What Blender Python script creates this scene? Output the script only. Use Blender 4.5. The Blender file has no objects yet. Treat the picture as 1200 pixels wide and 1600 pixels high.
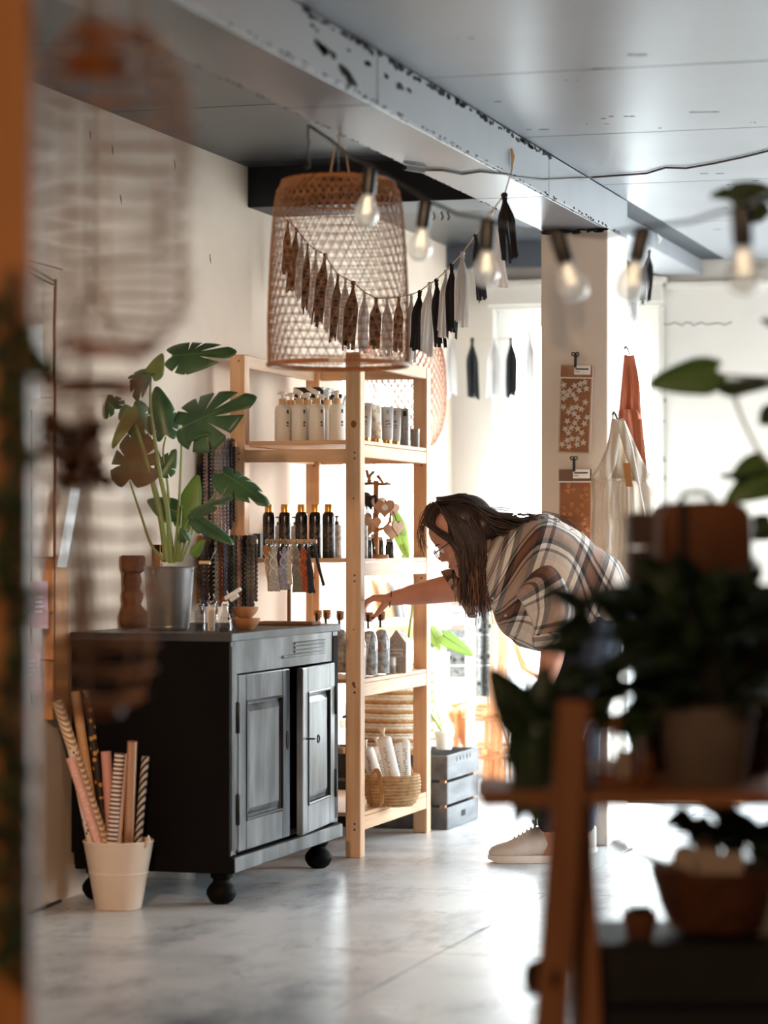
import bpy, math, random
from mathutils import Vector, Matrix, noise
random.seed(7)
sc = bpy.context.scene
COL = sc.collection
PI = math.pi
# ------------------------------------------------------------------ camera
F, HZ, CAM_H = 4250.0, 850.0, 1.10            # 85 mm on a 24 mm wide frame, 1200 px wide
TH = math.atan(1268 / 4250); CT, ST = math.cos(TH), math.sin(TH)
cam_d = bpy.data.cameras.new('camera'); cam = bpy.data.objects.new('camera', cam_d); COL.objects.link(cam)
cam.location = (0, 0, CAM_H); cam.rotation_euler = (PI / 2, 0, TH)
cam_d.sensor_fit = 'HORIZONTAL'; cam_d.sensor_width = 24; cam_d.lens = 85; cam_d.shift_y = 50 / 1200
cam_d.clip_start = 0.05; cam_d.clip_end = 200
cam_d.dof.use_dof = True; cam_d.dof.focus_distance = 9.3; cam_d.dof.aperture_fstop = 1.8
sc.camera = cam
# ------------------------------------------------------------------ light
w = bpy.data.worlds.new('overcast_sky'); sc.world = w; w.use_nodes = True
nt = w.node_tree; bg = nt.nodes['Background']
tc = nt.nodes.new('ShaderNodeTexCoord'); sep = nt.nodes.new('ShaderNodeSeparateXYZ')
rmp = nt.nodes.new('ShaderNodeValToRGB')
rmp.color_ramp.elements[0].position = 0.0; rmp.color_ramp.elements[0].color = (0.94, 0.97, 1.0, 1)
rmp.color_ramp.elements[1].position = 0.9; rmp.color_ramp.elements[1].color = (0.82, 0.90, 1.0, 1)
nt.links.new(tc.outputs['Generated'], sep.inputs[0]); nt.links.new(sep.outputs['Z'], rmp.inputs[0])
nt.links.new(rmp.outputs[0], bg.inputs[0]); bg.inputs[1].default_value = 25.0
def lamp(name, typ, loc, energy, col, size=0.2, rot=(0, 0, 0), size_y=None, portal=False):
    d = bpy.data.lights.new(name, typ); d.energy = energy; d.color = col
    if typ == 'AREA':
        d.shape = 'RECTANGLE'; d.size = size; d.size_y = size_y or size
        if portal: d.cycles.is_portal = True
    elif typ == 'POINT': d.shadow_soft_size = size
    elif typ == 'SUN': d.angle = size
    o = bpy.data.objects.new(name, d); COL.objects.link(o); o.location = loc; o.rotation_euler = rot
    return o
YF = 12.37
# portals in the window openings only help sampling of the sky
lamp('window_portal', 'AREA', (-2.76, YF + .12, 1.1), 1, (1, 1, 1), .8, (PI / 2, 0, PI), 2.15, True)
lamp('shop_window_portal', 'AREA', (-.46, YF + .12, 1.2), 1, (1, 1, 1), 2.2, (PI / 2, 0, PI), 2.1, True)
lamp('side_window_portal', 'AREA', (1.02, 10.65, 1.2), 1, (1, 1, 1), 2.7, (PI / 2, 0, PI / 2), 2.1, True)
lamp('left_window_portal', 'AREA', (-3.52, 11.35, 1.12), 1, (1, 1, 1), 1.4, (PI / 2, 0, -PI / 2), 1.5, True)
# unseen warm fill spots added overhead for the shop's lamp light
def spot(loc, aim, energy, col, ang, size=.08):
    o = lamp('fill_spot', 'POINT', loc, energy, col, size); d = bpy.data.lights.new('fill_spot', 'SPOT'); d.energy = energy; d.color = col; d.spot_size = math.radians(ang); d.spot_blend = .9; d.shadow_soft_size = size
    bpy.data.lights.remove(o.data); o = bpy.data.objects.new('fill_spot', d); COL.objects.link(o); o.location = loc
    o.rotation_euler = (Vector(aim) - Vector(loc)).to_track_quat('-Z', 'Y').to_euler(); return o
WARM = (1.0, .66, .40)
spot((-1.7, 3.2, 2.3), (-3.3, 8.0, 1.0), 290, WARM, 60)
spot((-.7, 2.6, 2.3), (-2.4, 9.6, 1.0), 150, WARM, 46)
spot((-2.2, .6, 2.3), (-1.2, 4.6, .9), 130, WARM, 70)
spot((-.45, -1.3, 2.3), (-.95, 4.6, .75), 200, WARM, 36)
sc.view_settings.view_transform = 'Standard'; sc.view_settings.look = 'None'
sc.view_settings.gamma = 1; sc.view_settings.use_curve_mapping = False
sc.view_settings.exposure = 0.1
sc.cycles.use_denoising = True
sc.cycles.max_bounces = 8; sc.cycles.diffuse_bounces = 5; sc.cycles.glossy_bounces = 3
sc.cycles.transmission_bounces = 8; sc.cycles.transparent_max_bounces = 12
sc.cycles.caustics_reflective = False; sc.cycles.caustics_refractive = False
sc.cycles.sample_clamp_indirect = 6.0; sc.cycles.sample_clamp_direct = 0
# ------------------------------------------------------------------ places: points of the room seen along a line of sight
def at(px, py, Z):
    xc = (px - 600) / F * Z
    return Vector((xc * CT - Z * ST, xc * ST + Z * CT, CAM_H + (HZ - py) / F * Z))
def aty(px, py, wy): return at(px, py, wy / ((px - 600) / F * ST + CT))
def atx(px, py, wx): return at(px, py, wx / ((px - 600) / F * CT - ST))
def atz(px, py, h): return at(px, py, (h - CAM_H) * F / (HZ - py))
RIGHT = Vector((CT, ST, 0)); FWD = Vector((-ST, CT, 0)); UP = Vector((0, 0, 1))
# ------------------------------------------------------------------ mesh helpers
class MB:
    def __init__(s): s.v = []; s.f = []; s.m = []; s.uv = []
    def add(s, vs, fs, mi=0, uvs=None):
        o = len(s.v); s.v += [Vector(x) for x in vs]
        for k, f in enumerate(fs):
            s.f.append([i + o for i in f]); s.m.append(mi)
            s.uv.append([uvs[i] for i in f] if uvs else None)
        return s
    def box(s, x0, x1, y0, y1, z0, z1, mi=0):
        vs = [(x, y, z) for z in (z0, z1) for y in (y0, y1) for x in (x0, x1)]
        return s.add(vs, [(0, 2, 3, 1), (4, 5, 7, 6), (0, 1, 5, 4), (2, 6, 7, 3), (0, 4, 6, 2), (1, 3, 7, 5)], mi)
    def obox(s, c, ax, ay, az, sx, sy, sz, mi=0):
        ax, ay, az = Vector(ax).normalized() * sx / 2, Vector(ay).normalized() * sy / 2, Vector(az).normalized() * sz / 2
        c = Vector(c)
        vs = [c + ax * i + ay * j + az * k for k in (-1, 1) for j in (-1, 1) for i in (-1, 1)]
        return s.add(vs, [(0, 2, 3, 1), (4, 5, 7, 6), (0, 1, 5, 4), (2, 6, 7, 3), (0, 4, 6, 2), (1, 3, 7, 5)], mi)
    def beam(s, a, b, wdt, thk, side=None, mi=0):
        a, b = Vector(a), Vector(b); d = b - a
        side = Vector(side) if side else (d.cross(UP) if d.cross(UP).length > 1e-4 else Vector((1, 0, 0)))
        sd = (side - d.normalized() * side.dot(d.normalized())).normalized(); n = d.cross(sd)
        return s.obox((a + b) / 2, sd, n, d, wdt, thk, d.length, mi)
    def rings(s, rs, c0=True, c1=True, mi=0, uvs=None, closed=True, loop=False):
        n = len(rs[0]); o = []; vs = [p for r in rs for p in r]; fs = []
        for i in range(len(rs) - (0 if loop else 1)):
            i2 = (i + 1) % len(rs)
            for j in range(n if closed else n - 1):
                fs.append((i * n + j, i * n + (j + 1) % n, i2 * n + (j + 1) % n, i2 * n + j))
        if c0: fs.append(tuple(reversed(range(n))))
        if c1: fs.append(tuple(range((len(rs) - 1) * n, len(rs) * n)))
        return s.add(vs, fs, mi, uvs)
    def lathe(s, prof, n=20, c=(0, 0, 0), M=None, mi=0, c0=True, c1=True):
        c = Vector(c); rs = []
        for r, z in prof:
            ring = []
            for k in range(n):
                p = Vector((r * math.cos(2 * PI * k / n), r * math.sin(2 * PI * k / n), z))
                ring.append((M @ p if M else p) + c)
            rs.append(ring)
        return s.rings(rs, c0, c1, mi)
    def tube(s, pts, r, n=6, mi=0, closed=False, flat=1.0):
        pts = [Vector(p) for p in pts]; m = len(pts); rs = []
        ref = None
        for i, p in enumerate(pts):
            if closed: d = pts[(i + 1) % m] - pts[i - 1]
            else: d = pts[min(i + 1, m - 1)] - pts[max(i - 1, 0)]
            if d.length < 1e-9: d = Vector((0, 0, 1))
            d.normalize()
            if ref is None:
                ref = d.cross(Vector((0, 0, 1)) if abs(d.z) < .9 else Vector((1, 0, 0))).normalized()
            u = (ref - d * ref.dot(d))
            u = u.normalized() if u.length > 1e-6 else d.orthogonal().normalized()
            ref = u; v = d.cross(u)
            rr = r[i] if isinstance(r, (list, tuple)) else r
            rs.append([p + u * rr * math.cos(2 * PI * k / n) + v * rr * flat * math.sin(2 * PI * k / n) for k in range(n)])
        return s.rings(rs, not closed, not closed, mi, loop=closed)
    def ball(s, c, r, nu=12, nv=8, sc_=(1, 1, 1), M=None, mi=0):
        c = Vector(c); vs = []; fs = []
        for i in range(nv + 1):
            a = PI * i / nv
            for j in range(nu):
                b = 2 * PI * j / nu
                p = Vector((r * sc_[0] * math.sin(a) * math.cos(b), r * sc_[1] * math.sin(a) * math.sin(b), r * sc_[2] * math.cos(a)))
                vs.append((M @ p if M else p) + c)
        for i in range(nv):
            for j in range(nu):
                q = (i * nu + j, (i + 1) * nu + j, (i + 1) * nu + (j + 1) % nu, i * nu + (j + 1) % nu)
                fs.append(q)
        return s.add(vs, fs, mi)
    def prism(s, out, thk, M=None, mi=0):
        M = M or Matrix.Identity(4); n = len(out)
        vs = [M @ Vector((x, y, -thk / 2)) for x, y in out] + [M @ Vector((x, y, thk / 2)) for x, y in out]
        fs = [tuple(reversed(range(n))), tuple(range(n, 2 * n))] + [(i, (i + 1) % n, n + (i + 1) % n, n + i) for i in range(n)]
        return s.add(vs, fs, mi)
    def build(s, name, mats, parent=None, smooth=True, bevel=0, world=True, seg=1, sharp=40):
        me = bpy.data.meshes.new(name); inv = None
        if parent is not None and world:
            r = parent
            while r.parent: r = r.parent
            inv = r.matrix_basis.inverted()
        me.from_pydata([tuple(inv @ v) if inv else tuple(v) for v in s.v], [], s.f)
        mats = mats if isinstance(mats, (list, tuple)) else [mats]
        for m in mats: me.materials.append(m)
        me.polygons.foreach_set('material_index', s.m)
        if any(u is not None for u in s.uv):
            ul = me.uv_layers.new(name='UVMap'); i = 0; flat = []
            for f, u in zip(s.f, s.uv):
                for k in range(len(f)): flat += list(u[k]) if u else [0, 0]
            ul.data.foreach_set('uv', flat)
        me.polygons.foreach_set('use_smooth', [bool(smooth)] * len(s.f))
        me.update(); me.validate()
        if smooth and sharp < 180: me.set_sharp_from_angle(angle=math.radians(sharp))
        o = bpy.data.objects.new(name, me); COL.objects.link(o)
        if parent is not None: o.parent = parent
        if bevel:
            b = o.modifiers.new('Bevel', 'BEVEL'); b.width = bevel; b.segments = seg; b.limit_method = 'ANGLE'
        return o
def thing(name, loc, rz, label, cat, group=None):
    o = bpy.data.objects.new(name, None); COL.objects.link(o); o.empty_display_size = .05
    o.matrix_basis = Matrix.Translation(Vector(loc)) @ Matrix.Rotation(rz, 4, 'Z')
    o['label'] = label; o['category'] = cat
    if group: o['group'] = group
    return o
def solo(mb, name, mats, loc, rz, label, cat, group=None, **k):       # a thing that is one mesh, built in room coordinates
    Mx = Matrix.Translation(Vector(loc)) @ Matrix.Rotation(rz, 4, 'Z'); inv = Mx.inverted()
    mb.v = [inv @ v for v in mb.v]
    o = mb.build(name, mats, None, **k); o.matrix_basis = Mx
    o['label'] = label; o['category'] = cat
    if group: o['group'] = group
    return o
def struct(mb, name, mats, **k):
    o = mb.build(name, mats, None, **k); o['kind'] = 'structure'; return o
def copytree(o, parent=None):
    c = o.copy(); COL.objects.link(c)
    if parent is not None: c.parent = parent
    for ch in list(KIDS.get(o.name, []) or o.children): copytree(ch, c)
    return c
KIDS = {}
def place(o, loc, rz=0, label=None, scale=1.0, M=None):
    o.matrix_basis = Matrix.Translation(Vector(loc)) @ Matrix.Rotation(rz, 4, 'Z') @ Matrix.Scale(scale, 4) @ (M or Matrix.Identity(4))
    if label: o['label'] = label
    return o
def tag(o, label=None, kind=None):
    if label: o['label'] = label
    if kind: o['kind'] = kind
    return o
# ------------------------------------------------------------------ materials
def lin(c):
    return tuple(((x / 255) / 12.92 if x / 255 <= .04045 else ((x / 255 + .055) / 1.055) ** 2.4) for x in c[:3]) + (1,)
MATS = {}
def mat(name, c1, rough=.6, c2=None, scale=6, metal=0, bump=0, bscale=40, stretch=(1, 1, 1), detail=4, lo=.35, hi=.65, spec=.5, emit=None, estr=0, trans=0, ior=1.45, alpha=1, sss=0, sheen=0, coat=0, transl=0):
    if name in MATS: return MATS[name]
    m = bpy.data.materials.new(name); m.use_nodes = True; MATS[name] = m
    t = m.node_tree; b = t.nodes['Principled BSDF']
    b.inputs['Base Color'].default_value = lin(c1); b.inputs['Roughness'].default_value = rough
    b.inputs['Metallic'].default_value = metal; b.inputs['Specular IOR Level'].default_value = spec
    b.inputs['IOR'].default_value = ior; b.inputs['Transmission Weight'].default_value = trans; b.inputs['Alpha'].default_value = alpha
    if sss: b.inputs['Subsurface Weight'].default_value = sss; b.inputs['Subsurface Radius'].default_value = (.02, .008, .004); b.inputs['Subsurface Scale'].default_value = 1
    if sheen: b.inputs['Sheen Weight'].default_value = sheen
    if coat: b.inputs['Coat Weight'].default_value = coat
    if emit: b.inputs['Emission Color'].default_value = lin(emit); b.inputs['Emission Strength'].default_value = estr
    if c2 or bump:
        tcn = t.nodes.new('ShaderNodeTexCoord'); mp = t.nodes.new('ShaderNodeMapping'); mp.inputs['Scale'].default_value = stretch
        t.links.new(tcn.outputs['Object'], mp.inputs[0])
    if c2:
        nz = t.nodes.new('ShaderNodeTexNoise'); nz.inputs['Scale'].default_value = scale; nz.inputs['Detail'].default_value = detail
        r = t.nodes.new('ShaderNodeValToRGB'); r.color_ramp.elements[0].position = lo; r.color_ramp.elements[1].position = hi
        r.color_ramp.elements[0].color = lin(c1); r.color_ramp.elements[1].color = lin(c2)
        t.links.new(mp.outputs[0], nz.inputs[0]); t.links.new(nz.outputs[0], r.inputs[0]); t.links.new(r.outputs[0], b.inputs['Base Color'])
    if bump:
        n2 = t.nodes.new('ShaderNodeTexNoise'); n2.inputs['Scale'].default_value = bscale; n2.inputs['Detail'].default_value = 3
        bp = t.nodes.new('ShaderNodeBump'); bp.inputs['Strength'].default_value = bump; bp.inputs['Distance'].default_value = .01
        t.links.new(mp.outputs[0], n2.inputs[0]); t.links.new(n2.outputs[0], bp.inputs['Height']); t.links.new(bp.outputs[0], b.inputs['Normal'])
    if transl:
        tr = t.nodes.new('ShaderNodeBsdfTranslucent'); mx = t.nodes.new('ShaderNodeMixShader'); mx.inputs[0].default_value = transl
        src = b.inputs['Base Color']
        if src.is_linked: t.links.new(src.links[0].from_socket, tr.inputs[0])
        else: tr.inputs[0].default_value = src.default_value
        out = t.nodes['Material Output']
        t.links.new(b.outputs[0], mx.inputs[1]); t.links.new(tr.outputs[0], mx.inputs[2]); t.links.new(mx.outputs[0], out.inputs[0])
    return m
def glass_mat(name, tint=(255, 255, 255), fres=.12, rough=0.0):
    """thin clear glass: lets daylight straight through, mirrors a little"""
    if name in MATS: return MATS[name]
    m = bpy.data.materials.new(name); m.use_nodes = True; MATS[name] = m; t = m.node_tree
    t.nodes.remove(t.nodes['Principled BSDF'])
    tr = t.nodes.new('ShaderNodeBsdfTransparent'); tr.inputs[0].default_value = lin(tint)
    gl = t.nodes.new('ShaderNodeBsdfGlossy'); gl.inputs['Roughness'].default_value = rough
    lw = t.nodes.new('ShaderNodeLayerWeight'); lw.inputs[0].default_value = .5
    pw = t.nodes.new('ShaderNodeMath'); pw.operation = 'POWER'; pw.inputs[1].default_value = 3.5
    ml = t.nodes.new('ShaderNodeMath'); ml.operation = 'MULTIPLY_ADD'; ml.inputs[1].default_value = fres * 5; ml.inputs[2].default_value = fres * .35; ml.use_clamp = True
    t.links.new(lw.outputs['Facing'], pw.inputs[0]); t.links.new(pw.outputs[0], ml.inputs[0])
    mx = t.nodes.new('ShaderNodeMixShader')
    t.links.new(ml.outputs[0], mx.inputs[0]); t.links.new(tr.outputs[0], mx.inputs[1]); t.links.new(gl.outputs[0], mx.inputs[2])
    t.links.new(mx.outputs[0], t.nodes['Material Output'].inputs[0])
    return m
def wood(name, c1, c2, axis=2, rough=.55, scale=3.0):
    st = [14, 14, 14]; st[axis] = .9
    return mat(name, c1, rough, c2, scale=scale, stretch=st, bump=.12, bscale=6, lo=.3, hi=.7)
PINE = [wood('pine_' + 'xyz'[a], (228, 188, 150), (208, 162, 122), a) for a in range(3)]
BLACK = mat('black_plastic', (22, 21, 22), .45)
WHITE = mat('white_paint', (236, 232, 226), .5, (226, 221, 214), 3)
PAPER = mat('white_paper', (238, 236, 232), .8)
def beam_piece(b, x0, x1, y0, y1, z0, z1): return b.box(x0, x1, y0, y1, z0, z1)
# ================================================================== the room
XL = -3.36; ZC, ZCL = 2.40, 2.50
def concrete():
    m = bpy.data.materials.new('painted_concrete'); m.use_nodes = True; t = m.node_tree; b = t.nodes['Principled BSDF']
    tcn = t.nodes.new('ShaderNodeTexCoord')
    def nz(scale, detail, rough=.6, st=(1, 1, 1)):
        mp = t.nodes.new('ShaderNodeMapping'); mp.inputs['Scale'].default_value = st
        n = t.nodes.new('ShaderNodeTexNoise'); n.inputs['Scale'].default_value = scale; n.inputs['Detail'].default_value = detail; n.inputs['Roughness'].default_value = rough
        t.links.new(tcn.outputs['Object'], mp.inputs[0]); t.links.new(mp.outputs[0], n.inputs[0]); return n
    def ramp(src, stops):
        r = t.nodes.new('ShaderNodeValToRGB')
        while len(r.color_ramp.elements) < len(stops): r.color_ramp.elements.new(.5)
        for e, (p, c) in zip(r.color_ramp.elements, stops): e.position = p; e.color = lin(c)
        t.links.new(src, r.inputs[0]); return r
    a = ramp(nz(1.6, 8, .65).outputs[0], [(.30, (172, 178, 183)), (.5, (206, 210, 214)), (.72, (222, 225, 228))])
    s = ramp(nz(3.0, 12, .78, (1, .42, 1)).outputs[0], [(.49, (255, 255, 255)), (.57, (205, 208, 211)), (.68, (105, 110, 115))])
    mx = t.nodes.new('ShaderNodeMixRGB'); mx.blend_type = 'MULTIPLY'; mx.inputs[0].default_value = .9
    t.links.new(a.outputs[0], mx.inputs[1]); t.links.new(s.outputs[0], mx.inputs[2]); t.links.new(mx.outputs[0], b.inputs['Base Color'])
    rr = t.nodes.new('ShaderNodeMapRange'); rr.inputs[3].default_value = .20; rr.inputs[4].default_value = .42
    t.links.new(nz(4, 5).outputs[0], rr.inputs[0]); t.links.new(rr.outputs[0], b.inputs['Roughness'])
    return m
CONC = concrete()
mb = MB().box(XL - .3, 2.2, -2, YF + .3, -.12, -.004)
floor = struct(mb, 'floor', mat('floor_joint', (90, 92, 95), .8), smooth=False)
# floor slabs with narrow irregular joints
ys = [-2.0, 2.6, 5.2, 7.05, 8.35, 10.3, YF + .3]; xs = [XL - .3, -1.95, .2, 2.2]
for i in range(len(ys) - 1):
    for j in range(len(xs) - 1):
        mb = MB(); x0, x1, y0, y1 = xs[j] + .003, xs[j + 1] - .003, ys[i] + .003, ys[i + 1] - .003
        def edge(a, b, n=14):
            return [Vector(a).lerp(Vector(b), k / n) + Vector((noise.noise(Vector((k * .9, i * 3.1, j * 7.7))) * .008, noise.noise(Vector((k * .8, j * 5, i * 9))) * .012, 0)) * (0 < k < n) for k in range(n)]
        o = edge((x0, y0, 0), (x1, y0, 0)) + edge((x1, y0, 0), (x1, y1, 0)) + edge((x1, y1, 0), (x0, y1, 0)) + edge((x0, y1, 0), (x0, y0, 0))
        n = len(o); mb.add(o + [p - Vector((0, 0, .004)) for p in o], [tuple(range(n))] + [(q, n + q, n + (q + 1) % n, (q + 1) % n) for q in range(n)])
        mb.build('floor_slab', CONC, floor, smooth=False)
def plaster(name, c1, c2, rough=.75):
    return mat(name, c1, rough, c2, scale=1.7, detail=7, bump=.10, bscale=9)
WALL = plaster('wall_plaster', (220, 199, 180), (209, 186, 165))
WALLF = plaster('far_wall_plaster', (198, 193, 185), (188, 182, 173))
# left wall with a window opening near the far end
wy0, wy1, wz0, wz1 = 10.66, 12.05, .38, 1.86
mb = MB()
mb.box(XL - .2, XL, -2, wy0, 0, ZCL + .1).box(XL - .2, XL, wy1, YF, 0, ZCL + .1).box(XL - .2, XL, wy0, wy1, 0, wz0).box(XL - .2, XL, wy0, wy1, wz1, ZCL + .1)
struct(mb, 'wall_left', WALL, smooth=False)
FRAME = mat('window_frame_white', (240, 240, 238), .35)
GLASS = glass_mat('window_glass', (250, 253, 252), .06)
mb = MB()
for a in (wy0, (wy0 + wy1) / 2 - .02, wy1 - .05): mb.box(XL - .13, XL - .07, a, a + .05, wz0, wz1)
mb.box(XL - .13, XL - .07, wy0 + .05, wy1 - .05, wz0, wz0 + .05).box(XL - .13, XL - .07, wy0 + .05, wy1 - .05, wz1 - .05, wz1)
wl = struct(mb, 'window_2', FRAME, smooth=False)
for a, b in ((wy0 + .05, (wy0 + wy1) / 2 - .02), ((wy0 + wy1) / 2 + .03, wy1 - .05)):
    MB().box(XL - .104, XL - .098, a, b, wz0 + .05, wz1 - .05).build('pane', GLASS, wl, smooth=False)
MB().box(XL - .2, XL + .04, wy0 - .03, wy1 + .03, wz0 - .03, wz0).build('window_sill', FRAME, wl, smooth=False)
# far wall: glazed door x -3.157..-2.366, wall pier, shop window further right
dx0, dx1, dz1 = -3.157, -2.366, 2.20; sx0, sx1, sz0, sz1 = -1.62, .70, .16, 2.22
mb = MB(); y0, y1 = YF, YF + .22
mb.box(XL - .2, dx0, y0, y1, 0, ZCL + .1).box(dx0, dx1, y0, y1, dz1, ZCL + .1).box(dx1, sx0, y0, y1, 0, ZCL + .1)
mb.box(sx0, sx1, y0, y1, 0, sz0).box(sx0, sx1, y0, y1, sz1, ZCL + .1).box(sx1, 2.2, y0, y1, 0, ZCL + .1)
wf = struct(mb, 'wall_far', WALLF, smooth=False)
mb = MB()
mb.box(dx0, dx0 + .06, y0 + .1, y0 + .16, 0, dz1).box(dx1 - .06, dx1, y0 + .1, y0 + .16, 0, dz1).box(dx0 + .06, dx1 - .06, y0 + .1, y0 + .16, dz1 - .075, dz1).box(dx0 + .06, dx1 - .06, y0 + .1, y0 + .16, 0.0, .09)
mb.box(dx0 + .13, dx0 + .165, y0 + .1, y0 + .16, .09, dz1 - .075)
dr = struct(mb, 'window_1', FRAME, smooth=False)
MB().box(dx0 + .06, dx0 + .13, y0 + .127, y0 + .133, .09, dz1 - .075).build('pane', GLASS, dr, smooth=False)
MB().box(dx0 + .165, dx1 - .06, y0 + .127, y0 + .133, .09, dz1 - .075).build('pane', GLASS, dr, smooth=False)
mb = MB()
for a in (sx0, -.48, sx1 - .05): mb.box(a, a + .05, y0 + .1, y0 + .16, sz0, sz1)
for a, b in ((sx0 + .05, -.48), (-.43, sx1 - .05)): mb.box(a, b, y0 + .1, y0 + .16, sz0, sz0 + .05).box(a, b, y0 + .1, y0 + .16, sz1 - .05, sz1)
sw = struct(mb, 'window_3', FRAME, smooth=False)
for a, b in ((sx0 + .05, -.48), (-.43, sx1 - .05)): MB().box(a, b, y0 + .127, y0 + .133, sz0 + .05, sz1 - .05).build('pane', GLASS, sw, smooth=False)
# mouldings on the far wall
mb = MB().box(dx0 - .02, dx1 + .02, YF - .05, YF, 2.215, 2.30).box(dx0 - .04, dx1 + .04, YF - .075, YF, 2.30, 2.325)
struct(mb, 'trim_1', WALLF, smooth=False)
mb = MB().box(dx1 + .04, sx0 - .03, YF - .035, YF, 2.275, 2.30)
struct(mb, 'trim_2', WALLF, smooth=False)
mb = MB().box(dx1, dx1 + .018, YF - .02, YF, 0, 2.19); struct(mb, 'trim_3', WALLF, smooth=False)
mb = MB().box(XL, -2.31, YF - .09, YF - .001, 2.39, ZCL - .001); struct(mb, 'trim_4', mat('dark_trim', (70, 74, 82), .5), smooth=False)
# right wall (out of frame) with a long window, back wall
mb = MB(); X1 = .9
MB().box(X1, X1 + .2, -2, 9.3, 0, ZC).build('boarding', mat('dark_boarding', (84, 66, 52), .7), None, smooth=False).name = 'wall_right_front'
bpy.data.objects['wall_right_front']['kind'] = 'structure'
mb.box(X1, X1 + .2, 12.0, YF, 0, ZC).box(X1, X1 + .2, 9.3, 12.0, 0, .18).box(X1, X1 + .2, 9.3, 12.0, 2.22, ZC)
struct(mb, 'wall_right', WALLF, smooth=False)
mb = MB()
for a in (9.3, 10.62, 11.95): mb.box(X1 + .08, X1 + .14, a, a + .05, .18, 2.22)
for a, b in ((9.35, 10.62), (10.67, 11.95)): mb.box(X1 + .08, X1 + .14, a, b, .18, .23).box(X1 + .08, X1 + .14, a, b, 2.17, 2.22)
rw = struct(mb, 'window_4', FRAME, smooth=False)
for a, b in ((9.35, 10.62), (10.67, 11.95)): MB().box(X1 + .107, X1 + .113, a, b, .23, 2.17).build('pane', GLASS, rw, smooth=False)
mb = MB().box(XL - .2, 2.2, -2.2, -2, 0, ZCL + .1); struct(mb, 'wall_back', mat('dark_boarding', (84, 66, 52), .7), smooth=False)
mb = MB().box(XL, XL + .015, -2, 7.6, 0, .10); struct(mb, 'baseboard_left', mat('baseboard_paint', (190, 180, 170), .5), smooth=False)
# ceiling: grey painted sheets with open joints, a boxed beam with chipped edges
def ceil_mat(name, c1, c2, rough):
    m = mat(name, c1, rough, c2, scale=1.3, detail=6, lo=.3, hi=.75, bump=.05, bscale=2.2)
    return m
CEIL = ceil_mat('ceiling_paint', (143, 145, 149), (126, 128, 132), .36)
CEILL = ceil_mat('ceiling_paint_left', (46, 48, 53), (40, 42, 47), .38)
mb = MB().box(-2.30, 2.2, -2, YF + .2, ZC + .004, ZC + .12); ce = struct(mb, 'ceiling', mat('joint_dark', (58, 60, 64), .9), smooth=False)
cy = [-2, 1.1, 2.4, 3.6, 4.8, 6.02, 7.26, 8.41, 9.60, 10.8, YF]
for i in range(len(cy) - 1):
    for xa, xb in ((-2.05, -.35), (-.35, .9)):
        MB().box(xa + .002, xb - .002, cy[i] + .003, cy[i + 1] - .003, ZC - .008, ZC + .003).build('ceiling_panel', CEIL, ce, smooth=False, bevel=.002)
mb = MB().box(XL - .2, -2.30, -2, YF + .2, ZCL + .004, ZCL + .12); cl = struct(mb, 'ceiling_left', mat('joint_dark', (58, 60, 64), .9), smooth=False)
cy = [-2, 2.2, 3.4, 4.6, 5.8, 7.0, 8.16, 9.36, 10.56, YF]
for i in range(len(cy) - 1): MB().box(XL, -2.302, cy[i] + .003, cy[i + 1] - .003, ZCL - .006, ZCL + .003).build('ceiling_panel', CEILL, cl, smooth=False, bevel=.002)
# main beam, cased with boards
CHIP = mat('chipped_black', (16, 15, 15), .9)
mb = MB().box(-2.285, -2.065, -2, 10.05, 2.275, ZCL + .05); bm = struct(mb, 'trim_5', mat('joint_dark', (58, 60, 64), .9), smooth=False); bm.name = 'ceiling_beam'
by = [-2, 1.5, 3.2, 5.0, 6.81, 8.78, 10.08]
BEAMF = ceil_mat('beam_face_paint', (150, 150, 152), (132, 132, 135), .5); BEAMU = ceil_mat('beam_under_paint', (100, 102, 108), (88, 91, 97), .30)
def chips(b, p0, p1, n, size, nrm, seed):
    """flakes of bare black where the paint has broken off along an edge"""
    rnd = random.Random(seed); p0, p1, nrm = Vector(p0), Vector(p1), Vector(nrm)
    d = (p1 - p0).normalized(); s = d.cross(nrm)
    for _ in range(n):
        c = p0.lerp(p1, rnd.random()) + s * rnd.uniform(-.3, 1) * size * .4
        k = 7; a0 = rnd.random() * 6; L = size * rnd.uniform(.4, 1.6); W = size * rnd.uniform(.2, .5)
        out = [c + d * L * math.cos(2 * PI * q / k) * rnd.uniform(.6, 1) + s * W * math.sin(2 * PI * q / k) * rnd.uniform(.5, 1) for q in range(k)]
        b.add([p - nrm * .0005 for p in out] + [p + nrm * .0012 for p in out], [tuple(range(k, 2 * k)), tuple(reversed(range(k)))] + [(q, (q + 1) % k, k + (q + 1) % k, k + q) for q in range(k)])
for i in range(len(by) - 1):
    a, b = by[i] + .003, by[i + 1] - .003
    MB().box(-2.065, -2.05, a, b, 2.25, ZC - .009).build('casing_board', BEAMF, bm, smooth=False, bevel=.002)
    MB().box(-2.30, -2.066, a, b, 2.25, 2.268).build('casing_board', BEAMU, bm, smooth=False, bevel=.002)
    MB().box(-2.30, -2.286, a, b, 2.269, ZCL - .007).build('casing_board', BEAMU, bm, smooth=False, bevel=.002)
mb = MB(); chips(mb, (-2.05, 5.6, 2.256), (-2.05, 10, 2.256), 90, .012, (1, 0, 0), 3); chips(mb, (-2.05, 6.2, 2.385), (-2.05, 8.8, 2.385), 110, .022, (1, 0, 0), 4)
chips(mb, (-2.056, 6.0, 2.25), (-2.056, 9.8, 2.25), 50, .011, (0, 0, -1), 5); chips(mb, (-2.296, 5.4, 2.25), (-2.296, 9.3, 2.25), 70, .012, (0, 0, -1), 6)
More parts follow.
